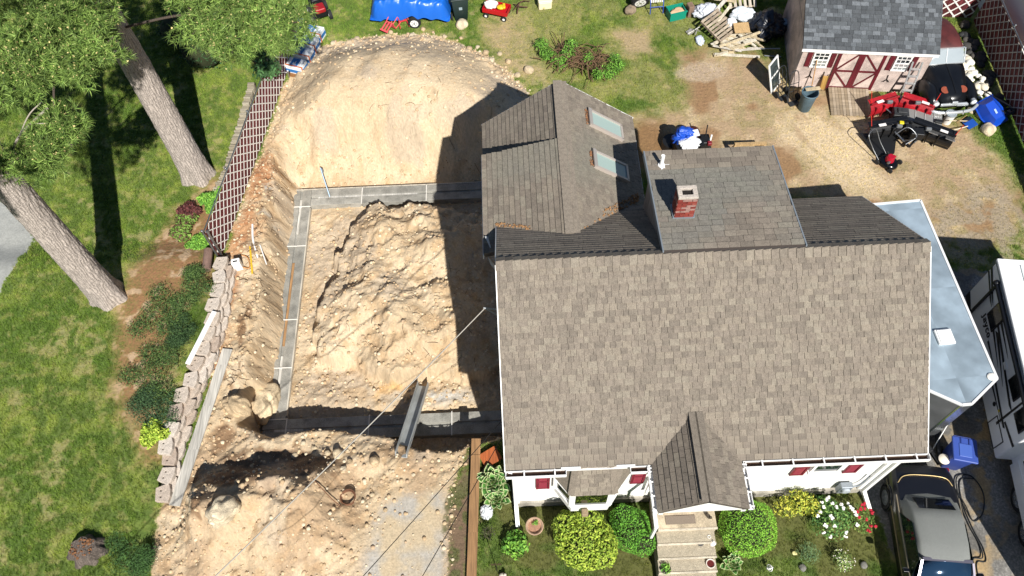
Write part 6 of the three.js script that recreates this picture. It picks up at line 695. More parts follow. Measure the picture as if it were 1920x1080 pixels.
  { const t = thing('grey_barrel', 'blue grey plastic trash barrel with a board across its top', 'barrel', [10.06, 0, -18.78]); part(t, 'drum', lathe([[0, 0.0], [0.2, 0], [0.26, 0.72], [0.285, 0.73], [0.285, 0.78], [0.25, 0.78], [0.2, 0.06], [0, 0.06]], 26), mat(0x5c7684, 0.6, { t: 'mottle' })); part(t, 'board', rb(0.5, 0.03, 0.14, 0.01, 0.1, 0.8, -0.12, 0, 0.1), mat(0xd8c4a0, 0.8, { t: 'wood' })); }
}
// ---------------------------------------------------------------- snow plows and clutter in front of the shed
function plow(name, label, p, ry, hex, wing, o = {}) { // V plow: two curved wings, ribs, frame
  const T = thing(name, label, 'snow plow', p, ry, 'snow plows in front of the shed'), pm = mat(hex, 0.35, { t: 'mottle' }), arc = []; for (let i = 0; i <= 8; i++) { const a = -0.5 + i / 8 * 1.9; arc.push([0.34 - 0.42 * Math.cos(a), 0.3 + 0.42 * Math.sin(a) * 0.8]); }
  for (const s of [-1, 1]) { const out = arc.concat(arc.slice().reverse().map(([x, y]) => [x - 0.03, y])); const g = ext(out, wing); g.rotateY(Math.PI / 2); g.translate(0.05, 0, 0); const M4 = new THREE.Matrix4().makeRotationY(-(o.sweep ?? 0.5)); g.applyMatrix4(M4); if (s < 0) { g.scale(-1, 1, 1); const q = clean(g), pp = q.attributes.position.array; for (let i = 0; i < pp.length; i += 9) for (let a = 0; a < 3; a++) { const t = pp[i + 3 + a]; pp[i + 3 + a] = pp[i + 6 + a]; pp[i + 6 + a] = t; } q.computeVertexNormals(); const w = part(T, 'wing', q, pm); deco(w, s); } else { const w = part(T, 'wing', g, pm); deco(w, s); } }
  function deco(w, s) { const M4 = new THREE.Matrix4().makeRotationY(-(o.sweep ?? 0.5)); const A = (g, nm, m) => { g.applyMatrix4(M4); if (s < 0) { g.scale(-1, 1, 1); g = clean(g); const pp = g.attributes.position.array; for (let i = 0; i < pp.length; i += 9) for (let a = 0; a < 3; a++) { const t = pp[i + 3 + a]; pp[i + 3 + a] = pp[i + 6 + a]; pp[i + 6 + a] = t; } g.computeVertexNormals(); } part(w, nm, g, m); }; for (const x of [0.25, 0.65, 0.95]) if (x < wing) A(bx(0.03, 0.5, 0.08, x, 0.32, 0.1), 'rib', mat(mixHex(hex, 0x000000, 0.3), 0.5)); A(bx(wing, 0.04, 0.06, 0.05 + wing / 2, 0.64, -0.02), 'top_edge', pm); A(bx(0.24, 0.012, 0.1, wing * 0.75, 0.675, -0.02), 'label_plate', mat(0xe8e4e0, 0.5)); A(bx(wing, 0.1, 0.02, 0.05 + wing / 2, 0.06, 0.0), 'cutting_edge', BLACK); }
  part(T, 'hinge_post', cy(0.06, 0.06, 0.6, 0, 0.33, 0), BLACK); part(T, 'push_frame', [bar([-0.4, 0.2, 0.12], [0, 0.25, 0.75], 0.07, 0.07), bar([0.4, 0.2, 0.12], [0, 0.25, 0.75], 0.07, 0.07), bar([-0.3, 0.22, 0.4], [0.3, 0.22, 0.4], 0.06, 0.06)], BLACK); part(T, 'ram', [rod([-0.15, 0.3, 0.6], [-0.5, 0.35, 0.2], 0.025), rod([0.15, 0.3, 0.6], [0.5, 0.35, 0.2], 0.025)], mat(0xc8ccd0, 0.2, { metalness: 0.9 })); part(T, 'lamp', [rb(0.18, 0.12, 0.1, 0.03, -0.45, 0.72, 0.35), rb(0.18, 0.12, 0.1, 0.03, 0.45, 0.72, 0.35)], GREYP); for (const s of [-1, 1]) part(T, 'guide_stick', rod([s * (wing * 0.95), 0.6, -0.1 + wing * 0.4], [s * (wing * 1.05), 1.0, -0.25 + wing * 0.4], 0.01), mat(0xd02818, 0.5)); return T;
}
plow('v_plow', 'red V-blade snow plow between the ramp and the old car', [13.05, 0, -18.55], -0.1, 0xb0202a, 1.05, { sweep: 0.42 });
{ const T = plow('v_plow', 'black snow plow frame nearest the camera, with bright plates', [13.1, 0, -17.45], -0.2, 0x16171a, 1.35, { sweep: 0.35 }); for (const [x, z, a] of [[0.65, 0.35, 0.35], [1.15, 0.55, 0.35]]) part(T, 'bright_plate', rb(0.3, 0.02, 0.36, 0.05, x, 0.6, z, -0.5, -a), mat(0xb9b6b0, 0.25, { metalness: 0.7 })); part(T, 'yellow_cap', rb(0.14, 0.06, 0.12, 0.02, -0.35, 0.68, 0.15), mat(0xd8c81c, 0.5)); part(T, 'pump_box', [rb(0.42, 0.3, 0.3, 0.03, 0.15, 0.5, 0.4), rb(0.2, 0.14, 0.2, 0.02, -0.1, 0.55, 0.2)], BLACK); part(T, 'chrome_hose', [tube([[-0.5, 0.5, 0.5], [-0.2, 0.75, 0.4], [0.1, 0.6, 0.6], [-0.2, 0.45, 0.85]], 0.018), tube([[-0.3, 0.4, 0.7], [0, 0.7, 0.8], [0.2, 0.55, 0.3]], 0.014)], STEEL);
  solo('black_mat', [xf(ext([[0, 0], [1.2, 0.15], [0.95, 0.85], [0.42, 1.1]].map(([a, b]) => [a, -b]), 0.03), 11.55, 0.14, -17.45, -Math.PI / 2 + 0.08)], BLACK, 'flat black deflector sheet left of the black plow', 'sheet');
  solo('tool_chest', [rb(0.5, 0.4, 0.36, 0.03, 0, 0.32, 0), bx(0.46, 0.04, 0.32, 0, 0.53, 0), rb(0.3, 0.06, 0.2, 0.02, 0.02, 0.57, 0)], mat(0x3a3c3e, 0.55, { t: 'mottle' }), 'dark grey power unit between the red and black plows', 'power unit', undefined, [12.95, 0, -17.98], -0.2);
  const t = thing('clear_tray', 'grey translucent plastic deflector behind the black plow', 'tray', [13.75, 0.34, -17.85], -0.28); part(t, 'panel', rb(1.1, 0.02, 0.5, 0.01, 0, 0, 0, 0.1), mat(0x8e8d8a, 0.25, { metalness: 0.2 })); part(t, 'rib', [bx(0.02, 0.03, 0.5, -0.3, 0.02, 0, 0.1), bx(0.02, 0.03, 0.5, 0, 0.02, 0, 0.1), bx(0.02, 0.03, 0.5, 0.3, 0.02, 0, 0.1)], mat(0xb0b0ae, 0.3)); part(t, 'dark_block', rb(0.25, 0.08, 0.14, 0.02, 0.42, 0.04, 0.12), BLACK); part(t, 'support', bx(0.9, 0.33, 0.06, 0, -0.17, 0), BLACK);
  const g = thing('red_fuel_can', 'round red can left of the black plow', 'can', [12.12, 0, -17.65]); part(g, 'can', lathe([[0, 0], [0.13, 0], [0.16, 0.08], [0.15, 0.2], [0.06, 0.28], [0, 0.28]], 22), mat(0xc01818, 0.3)); part(g, 'cap', cy(0.035, 0.035, 0.06, 0, 0.3, 0), BLACK);
  const m = thing('push_mower', 'black push mower with red engine in front of the plows', 'mower', [12.2, 0, -16.25], 0.7); part(m, 'deck', lathe([[0, 0.2], [0.2, 0.2], [0.27, 0.15], [0.29, 0.07], [0.25, 0.07], [0, 0.12]], 26).scale(0.95, 1, 1.15), BLACKG); part(m, 'engine', [cy(0.13, 0.15, 0.14, 0, 0.27, 0), cy(0.1, 0.12, 0.05, 0, 0.36, 0), rb(0.12, 0.1, 0.1, 0.02, 0.13, 0.27, 0.05)], mat(0xa8142c, 0.3)); part(m, 'muffler', rb(0.12, 0.08, 0.08, 0.02, -0.15, 0.25, 0.06), STEEL); part(m, 'handle', tube([[-0.2, 0.15, -0.25], [-0.2, 0.45, -0.6], [-0.18, 0.8, -0.9], [0.18, 0.8, -0.9], [0.2, 0.45, -0.6], [0.2, 0.15, -0.25]], 0.014, 40), STEEL); for (const [x, z] of [[-0.27, 0.25], [0.27, 0.25], [-0.27, -0.25], [0.27, -0.25]]) part(m, 'wheel', cy(0.09, 0.09, 0.05, x, 0.09, z, 0, 0, Math.PI / 2), RUBBER);
  const b = thing('lidded_bucket', 'white bucket with grey lid in front of the old car', 'bucket', [14.62, 0, -17.9]); part(b, 'bucket', cy(0.16, 0.14, 0.4, 0, 0.2, 0, 0, 0, 0, 24), mat(0xe4e2dc, 0.5)); part(b, 'lid', [cy(0.175, 0.175, 0.03, 0, 0.415, 0, 0, 0, 0, 24), tor(0.13, 0.008, 0, 0.432, 0, Math.PI / 2)], mat(0x8e979c, 0.5)); solo('black_pan', [lathe([[0, 0.02], [0.17, 0.02], [0.18, 0.05], [0.19, 0.05], [0.185, 0], [0, 0]], 24)], BLACK, 'shallow round black pan left of the white bucket', 'pan', undefined, [14.3, 0.03, -17.95]);
  const s = thing('snow_shovel', 'blue bladed snow shovel lying on the grass', 'shovel', [15.35, 0, -17.75], 0.5); part(s, 'blade', [rb(0.42, 0.03, 0.34, 0.02, 0, 0.06, 0, 0.15)], mat(0x1c4a9a, 0.4)); part(s, 'blade_back', rb(0.4, 0.05, 0.14, 0.02, 0, 0.08, -0.16), mat(0x18222e, 0.5)); part(s, 'handle', rod([0, 0.08, -0.1], [-0.75, 0.3, -0.35], 0.016), mat(0xcbb89a, 0.7)); solo('wooden_pole', [rod([15.2, 0.1, -17.6], [14.55, 0.28, -17.3], 0.017)], mat(0xd8cdb8, 0.7), 'pale wooden pole lying below the bucket, lower of two', 'pole'); solo('wooden_pole', [rod([15.3, 0.14, -18.05], [14.75, 0.3, -17.6], 0.015)], mat(0x9a7a50, 0.7), 'brown wooden pole behind the bucket, upper of two', 'pole');
  const w = thing('wheelbarrow', 'bright blue wheelbarrow tipped up against the right fence', 'wheelbarrow', [16.0, 0, -17.85], 0.35); const hx = (a, b, c) => [[-a, -b], [a, -b], [a * 1.15, 0], [a * 0.9, c], [-a * 0.9, c], [-a * 1.15, 0]]; let tray = loft([{ z: 0, p: hx(0.14, 0.34, 0.26) }, { z: 0.26, p: hx(0.3, 0.52, 0.42) }, { z: 0.28, p: hx(0.34, 0.56, 0.45) }, { z: 0.265, p: hx(0.27, 0.48, 0.39) }, { z: 0.02, p: hx(0.12, 0.31, 0.23) }]).toNonIndexed(); tray.computeVertexNormals(); tray.rotateX(Math.PI / 2 + 0.35); tray.rotateZ(0.35); tray.translate(0, 0.5, 0); part(w, 'tray', tray, mat(0x1446b4, 0.3)); part(w, 'maker_plate', bx(0.06, 0.012, 0.16, 0.0, 0.512, 0.02, 0.35, 0, 0.35), mat(0x9fb8e0, 0.5)); part(w, 'handle', [rod([0.3, 0.45, 0.1], [-0.3, 0.35, -0.9], 0.02), rod([0.5, 0.6, 0.1], [0.2, 0.5, -0.95], 0.02)], BLACK); part(w, 'wheel', [tor(0.15, 0.05, 0.55, 0.35, 0.1, 1.2, 0.3, 0)], RUBBER); part(w, 'hub', cy(0.05, 0.05, 0.08, 0.55, 0.35, 0.1, 0.4), STEEL); }
// ---------------------------------------------------------------- behind the house
{ const g = thing('covered_grill', 'grill under a blue tarp with white cloth behind the dormer', 'grill', [5.65, 0, -17.1], 0.2); const tarp = crumple(0.44, 0.4, 0.38, 2, 0.3); tarp.translate(0, 0.72, 0); part(g, 'blue_tarp', tarp, mat(0x1d4fb8, 0.45)); part(g, 'cabinet', [rb(0.7, 0.6, 0.5, 0.04, 0, 0.3, 0)], BLACK); const cl = crumple(0.36, 0.16, 0.28, 6, 0.35); cl.translate(0.05, 0.85, 0.35); part(g, 'white_cloth', cl, mat(0xe8eaec, 0.8)); part(g, 'light_panel', rb(0.3, 0.03, 0.24, 0.01, 0.25, 0.98, 0.1, 0.2), mat(0xd0d6dc, 0.5)); part(g, 'shelf', bx(0.9, 0.04, 0.3, 0.05, 0.75, 0.35), BLACK);
  const k = thing('kettle_drum', 'round rust brown kettle behind the blue tarp', 'kettle', [5.98, 0, -17.45]); part(k, 'bowl', sp(0.25, 0, 0.55, 0, 1, 0.75, 1), mat(0x5a2a1a, 0.5, { t: 'mottle' })); for (let i = 0; i < 3; i++) part(k, 'leg', rod([Math.cos(i * 2.1) * 0.12, 0.45, Math.sin(i * 2.1) * 0.12], [Math.cos(i * 2.1) * 0.25, 0, Math.sin(i * 2.1) * 0.25], 0.012), BLACK); solo('round_pit_cover', [cy(0.32, 0.34, 0.3, 0, 0.15, 0)], BLACK, 'black round tub left of the blue tarp', 'tub', undefined, [5.35, 0, -17.35]);
  const m = thing('yard_machine', 'small black machine with white strip right of the grill', 'machine', [6.35, 0, -17.15]); part(m, 'chassis', [rb(0.3, 0.5, 0.4, 0.04, 0, 0.35, 0), rod([0, 0.4, 0], [0.05, 0.95, -0.25], 0.02)], BLACK); part(m, 'strip', bx(0.05, 0.3, 0.03, 0.16, 0.65, 0.05), TRIM); for (const s of [-1, 1]) part(m, 'wheel', cy(0.13, 0.13, 0.07, s * 0.2, 0.13, 0.1, 0, 0, Math.PI / 2), RUBBER); part(m, 'red_part', rb(0.14, 0.12, 0.14, 0.03, 0.1, 0.6, 0.22), mat(0x7a1c28, 0.5));
  const f = thing('timber_frame', 'pale timber saw frame standing behind the dormer', 'frame', [7.75, 0, -16.9], 0.05); const wd = mat(0xc9a878, 0.8, { t: 'wood' }); part(f, 'beam', bar([-0.5, 0.55, 0], [0.55, 0.5, 0.02], 0.09, 0.09), wd); part(f, 'leg', bar([-0.45, 0.5, 0], [-0.55, 0, 0.3], 0.09, 0.06), wd); part(f, 'leg', bar([-0.45, 0.5, 0], [-0.45, 0, -0.25], 0.09, 0.06), wd); part(f, 'leg', bar([0.5, 0.5, 0], [0.55, 0, 0.25], 0.09, 0.06), wd); part(f, 'leg', bar([0.5, 0.5, 0], [0.45, 0, -0.25], 0.09, 0.06), wd); }
// ---------------------------------------------------------------- along the back edge
{ const tp = (() => { const g = new THREE.PlaneGeometry(3.1, 2.2, 110, 80); g.rotateX(-Math.PI / 2); const p = g.attributes.position; for (let i = 0; i < p.count; i++) { const x = p.getX(i), z = p.getZ(i), ex = Math.max(0, Math.abs(x) - 1.2) / 0.35, ez = Math.max(0, Math.abs(z) - 0.6) / 0.5; const d = Math.min(1, Math.hypot(ex, ez)); p.setXYZ(i, x * (1 - 0.05 * d), 0.92 - 0.62 * d * d + 0.14 * (fbm(x * 2 + 3, z * 3, 3) - 0.5) + 0.09 * (1 - Math.abs(2 * fbm(x * 3.1 + z * 1.2 + 9, z * 3.1, 3) - 1)) + 0.05 * Math.sin(x * 9 + 6 * fbm(x, z, 2)) * d + 0.12 * Math.exp(-x * x * 1.5), z * (1 - 0.18 * d)); } g.computeVertexNormals(); return g; })();
  const T = thing('tarped_trailer', 'small utility trailer under a bright blue tarp on the back lawn', 'trailer', [-3.4, 0, -24.45], -0.06); part(T, 'tarp', tp, mat(0x1a62c4, 0.35, { side: THREE.DoubleSide })); part(T, 'bed', rb(2.4, 0.3, 1.2, 0.03, 0, 0.5, 0), GREYP); for (const s of [-1, 1]) wheel(T, 0, 0, 0, 0.24, 0.15, TRIM, 5).position.set(0, 0, 0); T.children.filter((o) => o.name === 'wheel').forEach((o, i) => { o.rotation.y = Math.PI / 2; o.position.set(0.15, 0.24, i ? 0.85 : -0.7); }); part(T, 'jack', [rod([-1.4, 0.02, 0.4], [-1.4, 0.6, 0.4], 0.02)], GREYP);
  const chair = (p, ry, tilt, hex, label) => { const c = thing('plastic_chair', label, 'chair', p, ry, 'plastic chairs tipped on the back lawn'); const inner = new THREE.Group(); const m = mat(hex, 0.5); const X = (g) => xf(g, 0, 0.2, 0, tilt); part(c, 'seat', X(rb(0.34, 0.03, 0.34, 0.02, 0, 0.0, 0)), m); part(c, 'backrest', [X(bx(0.05, 0.36, 0.02, -0.12, 0.2, -0.17)), X(bx(0.05, 0.36, 0.02, 0, 0.2, -0.17)), X(bx(0.05, 0.36, 0.02, 0.12, 0.2, -0.17)), X(bx(0.34, 0.06, 0.025, 0, 0.38, -0.17))], m); for (const [x, z] of [[-0.15, 0.15], [0.15, 0.15], [-0.15, -0.15], [0.15, -0.15]]) part(c, 'leg', X(rod([x, 0, z], [x * 1.15, -0.3, z * 1.15], 0.018)), m); }; chair([-3.75, 0.12, -23.75], 0.3, -1.5, 0xd4444a, 'red plastic chair tipped over nearest the tarp'); chair([-4.15, 0.1, -23.45], -0.6, 1.9, 0xd8565a, 'faded red plastic chair lying nearest the sand pile');
  const b = thing('wheeled_bin', 'dark green wheeled trash bin beside the tarped trailer', 'bin', [-1.6, 0, -24.1], 0.1); const body = loft([{ z: 0, p: ring(0.24, -0.26, 0.26, 0.04, 0.02, 0) }, { z: 0.95, p: ring(0.31, -0.34, 0.32, 0.05, 0.02, 0) }]); body.rotateX(-Math.PI / 2); part(b, 'body', body, mat(0x1c2c2a, 0.55)); part(b, 'lid', rb(0.68, 0.07, 0.72, 0.03, 0, 0.99, 0), mat(0x20302e, 0.5)); part(b, 'decal', bx(0.12, 0.12, 0.004, 0.0, 0.6, 0.315), mat(0x8fa0a8, 0.6)); part(b, 'wheel', [cy(0.13, 0.13, 0.06, -0.34, 0.13, 0.15, 0, 0, Math.PI / 2)], RUBBER);
  const w = thing('red_wagon', 'red wagon loaded with white and yellow toys on the back lawn', 'wagon', [-0.25, 0, -24.05], -0.35); part(w, 'tray', [bx(0.95, 0.03, 0.5, 0, 0.26, 0), bx(0.95, 0.16, 0.025, 0, 0.33, 0.25), bx(0.95, 0.16, 0.025, 0, 0.33, -0.25), bx(0.025, 0.16, 0.5, -0.47, 0.33, 0), bx(0.025, 0.16, 0.5, 0.47, 0.33, 0)], mat(0xb4161e, 0.4)); for (const [x, z] of [[-0.35, 0.24], [0.35, 0.24], [-0.35, -0.24], [0.35, -0.24]]) { const q = part(w, 'wheel', cy(0.1, 0.1, 0.06, x, 0.1, z, Math.PI / 2), RUBBER); part(q, 'hub', cy(0.05, 0.05, 0.066, x, 0.1, z, Math.PI / 2), TRIM); } solo('white_toy', crumple(0.26, 0.16, 0.2, 7, 0.35), mat(0xe2e0da, 0.6), 'crumpled white bundle in the red wagon', 'bundle', undefined, [-0.45, 0.42, -24.15]); solo('yellow_toy', [sp(0.12, 0, 0.1, 0, 1.4, 0.6, 1), rb(0.1, 0.1, 0.24, 0.03, 0.1, 0.14, 0)], mat(0xe0b81c, 0.45), 'yellow toy lying in the red wagon', 'toy', undefined, [-0.08, 0.33, -23.98]);
  solo('brush_scrap', [tube([[0.4, 0.1, -24.5], [0.6, 0.25, -24.2], [0.9, 0.1, -24.3]], 0.02), tube([[0.35, 0.05, -24.2], [0.7, 0.3, -24.4], [1.0, 0.12, -24.6]], 0.015), tube([[0.5, 0.08, -24.0], [0.6, 0.2, -24.4], [0.8, 0.05, -24.7]], 0.02)], mat(0x5a3a34, 0.9), 'dark brown sticks right of the red wagon', 'sticks'); const c = thing('cream_cooler', 'cream plastic cooler at the top edge of the lawn', 'cooler', [1.55, 0, -24.4], 0.1); part(c, 'box', rb(0.5, 0.34, 0.36, 0.05, 0, 0.17, 0), mat(0xe6dcb8, 0.5)); part(c, 'lid', rb(0.52, 0.06, 0.38, 0.02, 0, 0.37, 0), mat(0xeae2c4, 0.5)); part(c, 'spout', cy(0.04, 0.04, 0.06, -0.05, 0.12, 0.2, Math.PI / 2), mat(0xd8c890, 0.5));
  const bm = [mat(0xe8ecee, 0.55), mat(0x2f74b8, 0.5), mat(0xd07038, 0.6)]; [[-6.95, -23.25, 'farthest of the four blue and white cartons by the fence'], [-7.1, -22.68, 'second farthest of the four blue and white cartons'], [-7.25, -22.15, 'second nearest of the four blue and white cartons'], [-7.45, -21.6, 'nearest of the four blue and white cartons by the fence']].forEach(([x, z, l], i) => { const t = thing('siding_carton', l, 'carton', [x, 0.05, z], -0.35, 'blue and white cartons by the fence'); part(t, 'carton', rb(0.62, 0.36, 0.46, 0.015, 0, 0.18, 0), bm[0]); part(t, 'blue_panel', [bx(0.3, 0.004, 0.4, -0.12 + (i % 2) * 0.1, 0.362, 0), bx(0.628, 0.14, 0.466, 0, 0.16, 0)], bm[1]); part(t, 'printed_mark', [bx(0.03, 0.003, 0.14, -0.1 + (i % 2) * 0.1, 0.3665, 0), bx(0.12, 0.003, 0.03, -0.1 + (i % 2) * 0.1, 0.367, 0.09), bx(0.03, 0.003, 0.1, -0.16 + (i % 2) * 0.1, 0.3668, 0.04)], bm[0]); part(t, 'strap', bx(0.65, 0.38, 0.05, 0, 0.178, 0.17), bm[2]); });
  solo('pallet_runner', bx(0.5, 0.1, 2.3, -7.2, 0.05, -22.4, 0, -0.28), mat(0xb07a48, 0.9, { t: 'wood' }), 'wooden pallet under the blue and white cartons', 'pallet'); const al = thing('aluminium_planks', 'bundle of aluminium planks lying between fence and cartons', 'planks', [0, 0, 0]); for (let i = 0; i < 4; i++) part(al, 'plank', bar([-7.5 - i * 0.13, 0.12 + i * 0.01, -24.2], [-8.15 - i * 0.1 + 0.2, 0.1 + i * 0.012, -21.2 + i * 0.2], 0.12, 0.06), i % 2 ? mat(0xd8dcde, 0.4, { metalness: 0.5 }) : STEEL); solo('steel_post', rod([-7.75, 0.02, -21.3], [-7.5, 0.9, -20.7], 0.03), STEEL, 'loose steel fence post leaning at the far end of the fence', 'post');
  const mo = thing('riding_mower', 'small dark riding mower with white wheel hub by the fence', 'mower', [-6.9, 0, -24.45], 0.4); part(mo, 'body', [rb(0.5, 0.3, 0.9, 0.06, 0, 0.4, 0), rb(0.36, 0.2, 0.3, 0.05, 0, 0.6, -0.2)], BLACK); part(mo, 'red_hood', rb(0.4, 0.2, 0.4, 0.06, 0, 0.58, 0.3), mat(0x9a1c22, 0.4)); for (const [x, z] of [[-0.32, 0.3], [0.32, 0.3], [-0.32, -0.3], [0.32, -0.3]]) { const q = part(mo, 'wheel', cy(0.18, 0.18, 0.12, x, 0.18, z, 0, 0, Math.PI / 2), RUBBER); part(q, 'hub', cy(0.07, 0.07, 0.13, x, 0.18, z, 0, 0, Math.PI / 2), TRIM); } }
// ---------------------------------------------------------------- lumber and junk left of the shed
{ const ty = thing('spare_wheel', 'spare tyre with white steel rim standing at the back edge', 'wheel', [5.05, 0.05, -24.2], 0.1); const g = wheel(ty, 0, 0.33, 0, 0.34, 0.22, TRIM, 6); ty.rotation.set(0, 0, 0); g.rotation.y = Math.PI / 2 + 0.1; g.rotation.order = 'YXZ'; g.rotation.x = 0; g.rotation.z = 0.35;
  const lc = thing('lawn_chair', 'blue framed folding lawn chair with white webbing', 'chair', [5.65, 0, -23.95], 0.05); part(lc, 'frame', tube([[-0.24, 0.05, 0.25], [-0.24, 0.45, 0.1], [-0.24, 0.75, -0.35], [0.24, 0.75, -0.35], [0.24, 0.45, 0.1], [0.24, 0.05, 0.25]], 0.018, 40), mat(0x2a4aa0, 0.4)); for (let i = 0; i < 7; i++) part(lc, 'webbing', bar([-0.2 + i * 0.066, 0.44, 0.1], [-0.2 + i * 0.066, 0.74, -0.34], 0.04, 0.012), mat(0xd8d6cc, 0.8)); part(lc, 'cross_bar', rod([-0.24, 0.3, 0.18], [0.24, 0.3, 0.18], 0.016), mat(0x2a4aa0, 0.4));
  const gc = thing('green_crate', 'teal green plastic crate with pale scraps inside', 'crate', [6.35, 0, -23.55], 0.25); part(gc, 'bin', [bx(0.62, 0.03, 0.42, 0, 0.02, 0), bx(0.62, 0.34, 0.025, 0, 0.18, 0.2), bx(0.62, 0.34, 0.025, 0, 0.18, -0.2), bx(0.025, 0.34, 0.4, -0.3, 0.18, 0), bx(0.025, 0.34, 0.4, 0.3, 0.18, 0), bx(0.66, 0.03, 0.06, 0, 0.35, 0.22), bx(0.66, 0.03, 0.06, 0, 0.35, -0.22)], mat(0x118a72, 0.5)); part(gc, 'scraps', stoneGeo(0.26, 0.08, 0.16, 8, 0.6, 3).translate(0, 0.24, 0), mat(0xc8a684, 0.9));
  solo('stump_stone', stoneGeo(0.22, 0.16, 0.2, 21, 0.4, 3), mat(0x9c8a74, 0.95, { t: 'grit' }), 'rough brown stone left of the spare tyre', 'stone', undefined, [4.7, 0.1, -23.9]); solo('brown_slab', [rb(0.22, 0.5, 0.3, 0.04, 0, 0.25, 0)], mat(0x9a7f6c, 0.9, { t: 'mottle' }), 'upright brown slab between the green crate and the lumber', 'slab', undefined, [6.85, 0, -23.6], 0.3);
  const P = thing('shipping_pallet', 'wooden pallet with dark gaps propped on the scrap lumber', 'pallet', [7.72, 0.36, -22.55], 0.72); P.rotation.order = 'YXZ'; P.rotation.x = 0.3; const pl = [0xbfae98, 0xb09e88, 0xcdbda6].map((h) => mat(h, 0.9, { t: 'wood' })); for (let i = 0; i < 8; i++) part(P, 'slat', bx(0.95, 0.02, 0.09, 0, 0.06, -0.48 + i * 0.137), pl[i % 3]); for (const x of [-0.43, 0, 0.43]) part(P, 'stringer', bx(0.04, 0.09, 1.05, x, 0.005, 0), pl[1]);
  const wp = thing('white_pallet', 'pale pallet standing at the back of the lumber heap', 'pallet', [8.75, 0.5, -23.9], 0.05); wp.rotation.order = 'YXZ'; wp.rotation.x = 0.5; for (let i = 0; i < 6; i++) part(wp, 'slat', bx(0.1, 0.02, 0.9, -0.45 + i * 0.18, 0.06, 0), mat(0xcfc4b4, 0.9, { t: 'wood' })); for (const z of [-0.4, 0.4]) part(wp, 'stringer', bx(1.0, 0.08, 0.05, 0, 0, z), pl[1]);
  const lum = [0xece0c6, 0xe2d0ac, 0xf0e8d4, 0xd8c6a2, 0xe8e0d2].map((h) => mat(h, 0.85, { t: 'wood' })); const names = ['split firewood board', 'offcut plank', 'scrap board']; for (let i = 0; i < 34; i++) { const x = 8.35 + rr(-0.65, 0.7), z = -21.85 + rr(-0.45, 0.42), a = i < 12 ? rr(-0.15, 0.25) : rr(-0.9, 0.7), l = rr(0.35, 1.1); solo('scrap_board', bx(l, rr(0.02, 0.05), rr(0.05, 0.16), 0, 0, 0), lum[i % 5], 'pale scrap board in the lumber heap below the pallet', 'board', 'pale scrap boards below the pallet', [x, 0.05 + (i / 34) * 0.22, z], a).rotation.z = rr(-0.12, 0.12); }
  solo('front_plank', bar([7.45, 0.08, -21.45], [9.0, 0.1, -21.2], 0.09, 0.05), lum[2], 'long pale plank along the front of the lumber heap', 'plank'); solo('diagonal_plank', bar([7.6, 0.3, -21.6], [9.15, 0.42, -22.1], 0.07, 0.06), lum[1], 'yellowish plank lying diagonally over the scrap boards', 'plank'); solo('leaning_board', bar([7.35, 0.3, -22.9], [8.15, 0.75, -23.6], 0.13, 0.03), lum[4], 'pale board leaning up behind the propped pallet', 'board'); solo('leaning_board', bar([7.7, 0.42, -22.7], [8.25, 0.6, -23.35], 0.1, 0.03), lum[0], 'board laid on the propped pallet', 'board'); solo('chip_sheet', bx(0.55, 0.02, 0.42, 0, 0, 0, 0.25, 0.05), mat(0xc9a878, 0.9, { t: 'grit' }), 'square of tan chipboard behind the scrap boards', 'sheet', undefined, [8.5, 0.42, -22.35]);
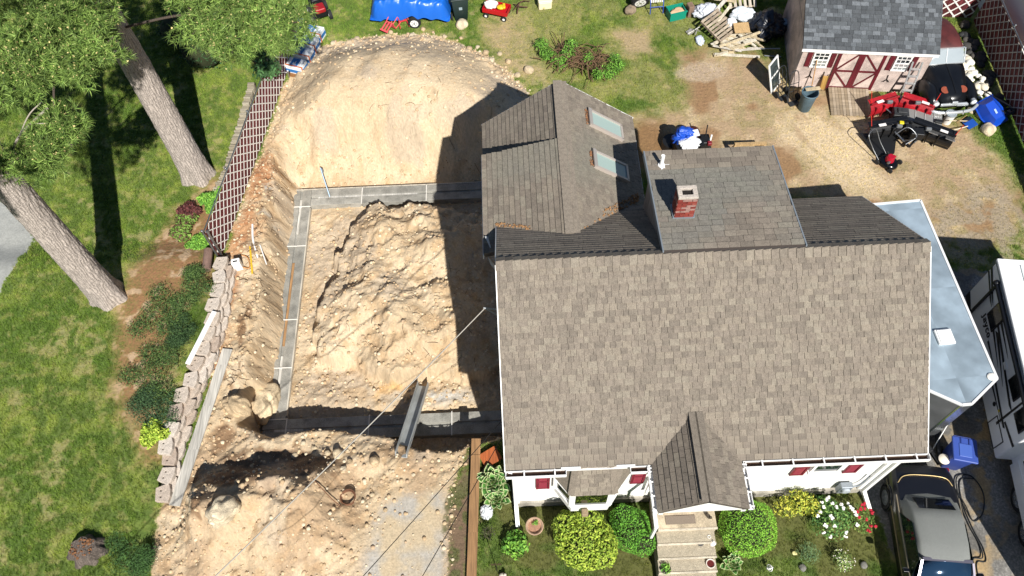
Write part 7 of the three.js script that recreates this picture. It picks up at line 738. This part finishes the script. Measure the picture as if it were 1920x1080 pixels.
  const cloth = (sx, sy, sz, seed, rg = 0.5) => crumple(sx, sy, sz, seed, rg * 0.55); solo('grey_tarp', cloth(0.5, 0.3, 0.35, 3, 0.7), mat(0xc4c8d0, 0.5), 'crumpled silver grey tarp behind the propped pallet', 'tarp', undefined, [7.45, 0.25, -23.45]); solo('grey_tarp', cloth(0.5, 0.32, 0.3, 13, 0.35), mat(0xcfd6dc, 0.5), 'pale plastic wrapped bale below the white pallet', 'tarp', undefined, [8.7, 0.35, -23.1]); solo('white_sack', cloth(0.22, 0.2, 0.2, 5, 0.5), mat(0xe2e4e6, 0.6), 'white sack between the chipboard and the propped pallet', 'sack', undefined, [8.2, 0.3, -22.75]); solo('scrap_metal', [bx(0.4, 0.04, 0.05, 0, 0.1, 0, 0, 0.3), bx(0.3, 0.05, 0.04, 0.1, 0.14, 0.1, 0.2, 1.2), rod([-0.2, 0.05, 0.1], [0.25, 0.2, -0.1], 0.02), rod([-0.1, 0.05, -0.2], [0.2, 0.25, 0.2], 0.015), bx(0.25, 0.03, 0.2, -0.1, 0.06, 0, 0.1, 0.6)], mat(0xb4b2aa, 0.5, { metalness: 0.5 }), 'tangle of grey metal scrap left of the propped pallet', 'scrap', undefined, [6.85, 0, -22.65]); solo('plastic_wrap', cloth(0.16, 0.08, 0.24, 9, 0.9), mat(0xc8d0dc, 0.4), 'crumpled pale plastic on the grass below the metal scrap', 'plastic', undefined, [7.05, 0.06, -22.2]); solo('lumber_bundle', [0, 1, 2, 3, 4].map((i) => bar([7.7 + rr(-0.05, 0.05), 0.45 + i * 0.03, -24.15 + i * 0.1], [8.5 + rr(-0.05, 0.1), 0.45 + i * 0.03, -23.95 + i * 0.1], 0.09, 0.04)), lum[1], 'bundle of yellowish boards at the back of the lumber heap', 'boards');
  solo('black_tarp', cloth(0.72, 0.55, 0.75, 17, 0.5), mat(0x191d26, 0.35), 'dark blue black tarp heap against the shed wall', 'tarp', undefined, [9.45, 0.3, -22.55], 0.4); solo('blue_drum', [cy(0.18, 0.18, 0.5, 0, 0.25, 0)], mat(0x8098a8, 0.5), 'pale blue drum squeezed between black tarp and shed', 'drum', undefined, [10.0, 0, -22.5]); for (const [a, b, l] of [[[9.2, 0.05, -21.3], [9.75, 0.1, -21.15], 'pale pipe in the shade of the shed, lower'], [[9.0, 0.15, -21.55], [9.7, 0.3, -21.35], 'thin bar in the shade of the shed, upper']]) solo('shaded_pipe', rod(a, b, 0.025), STEEL, l, 'pipe'); }
// ---------------------------------------------------------------- fences at the back and right
fence([5.9, -24.75], [9.6, -24.9], 1.4, { label: 'maroon fence with white lattice behind the lumber heap', step: 0.36 });
fence([13.9, -23.1], [17.0, -22.75], 1.4, { label: 'maroon fence with bold white lattice behind the old car', step: 0.42, w: 0.05 });
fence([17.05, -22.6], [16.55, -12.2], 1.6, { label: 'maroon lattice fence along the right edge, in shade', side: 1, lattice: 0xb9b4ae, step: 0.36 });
{ const n = thing('neighbour_shed', 'white flat roofed outbuilding beyond the right fence', 'outbuilding', [19.0, 0, -22.2]); part(n, 'wall', bx(3, 2.0, 4, 0, 1.0, 0), WHITE); part(n, 'roof', bx(3.2, 0.1, 4.2, 0, 2.06, 0), mat(0xe4e4e0, 0.7)); }
shade(scene);
renderer.render(scene, camera);
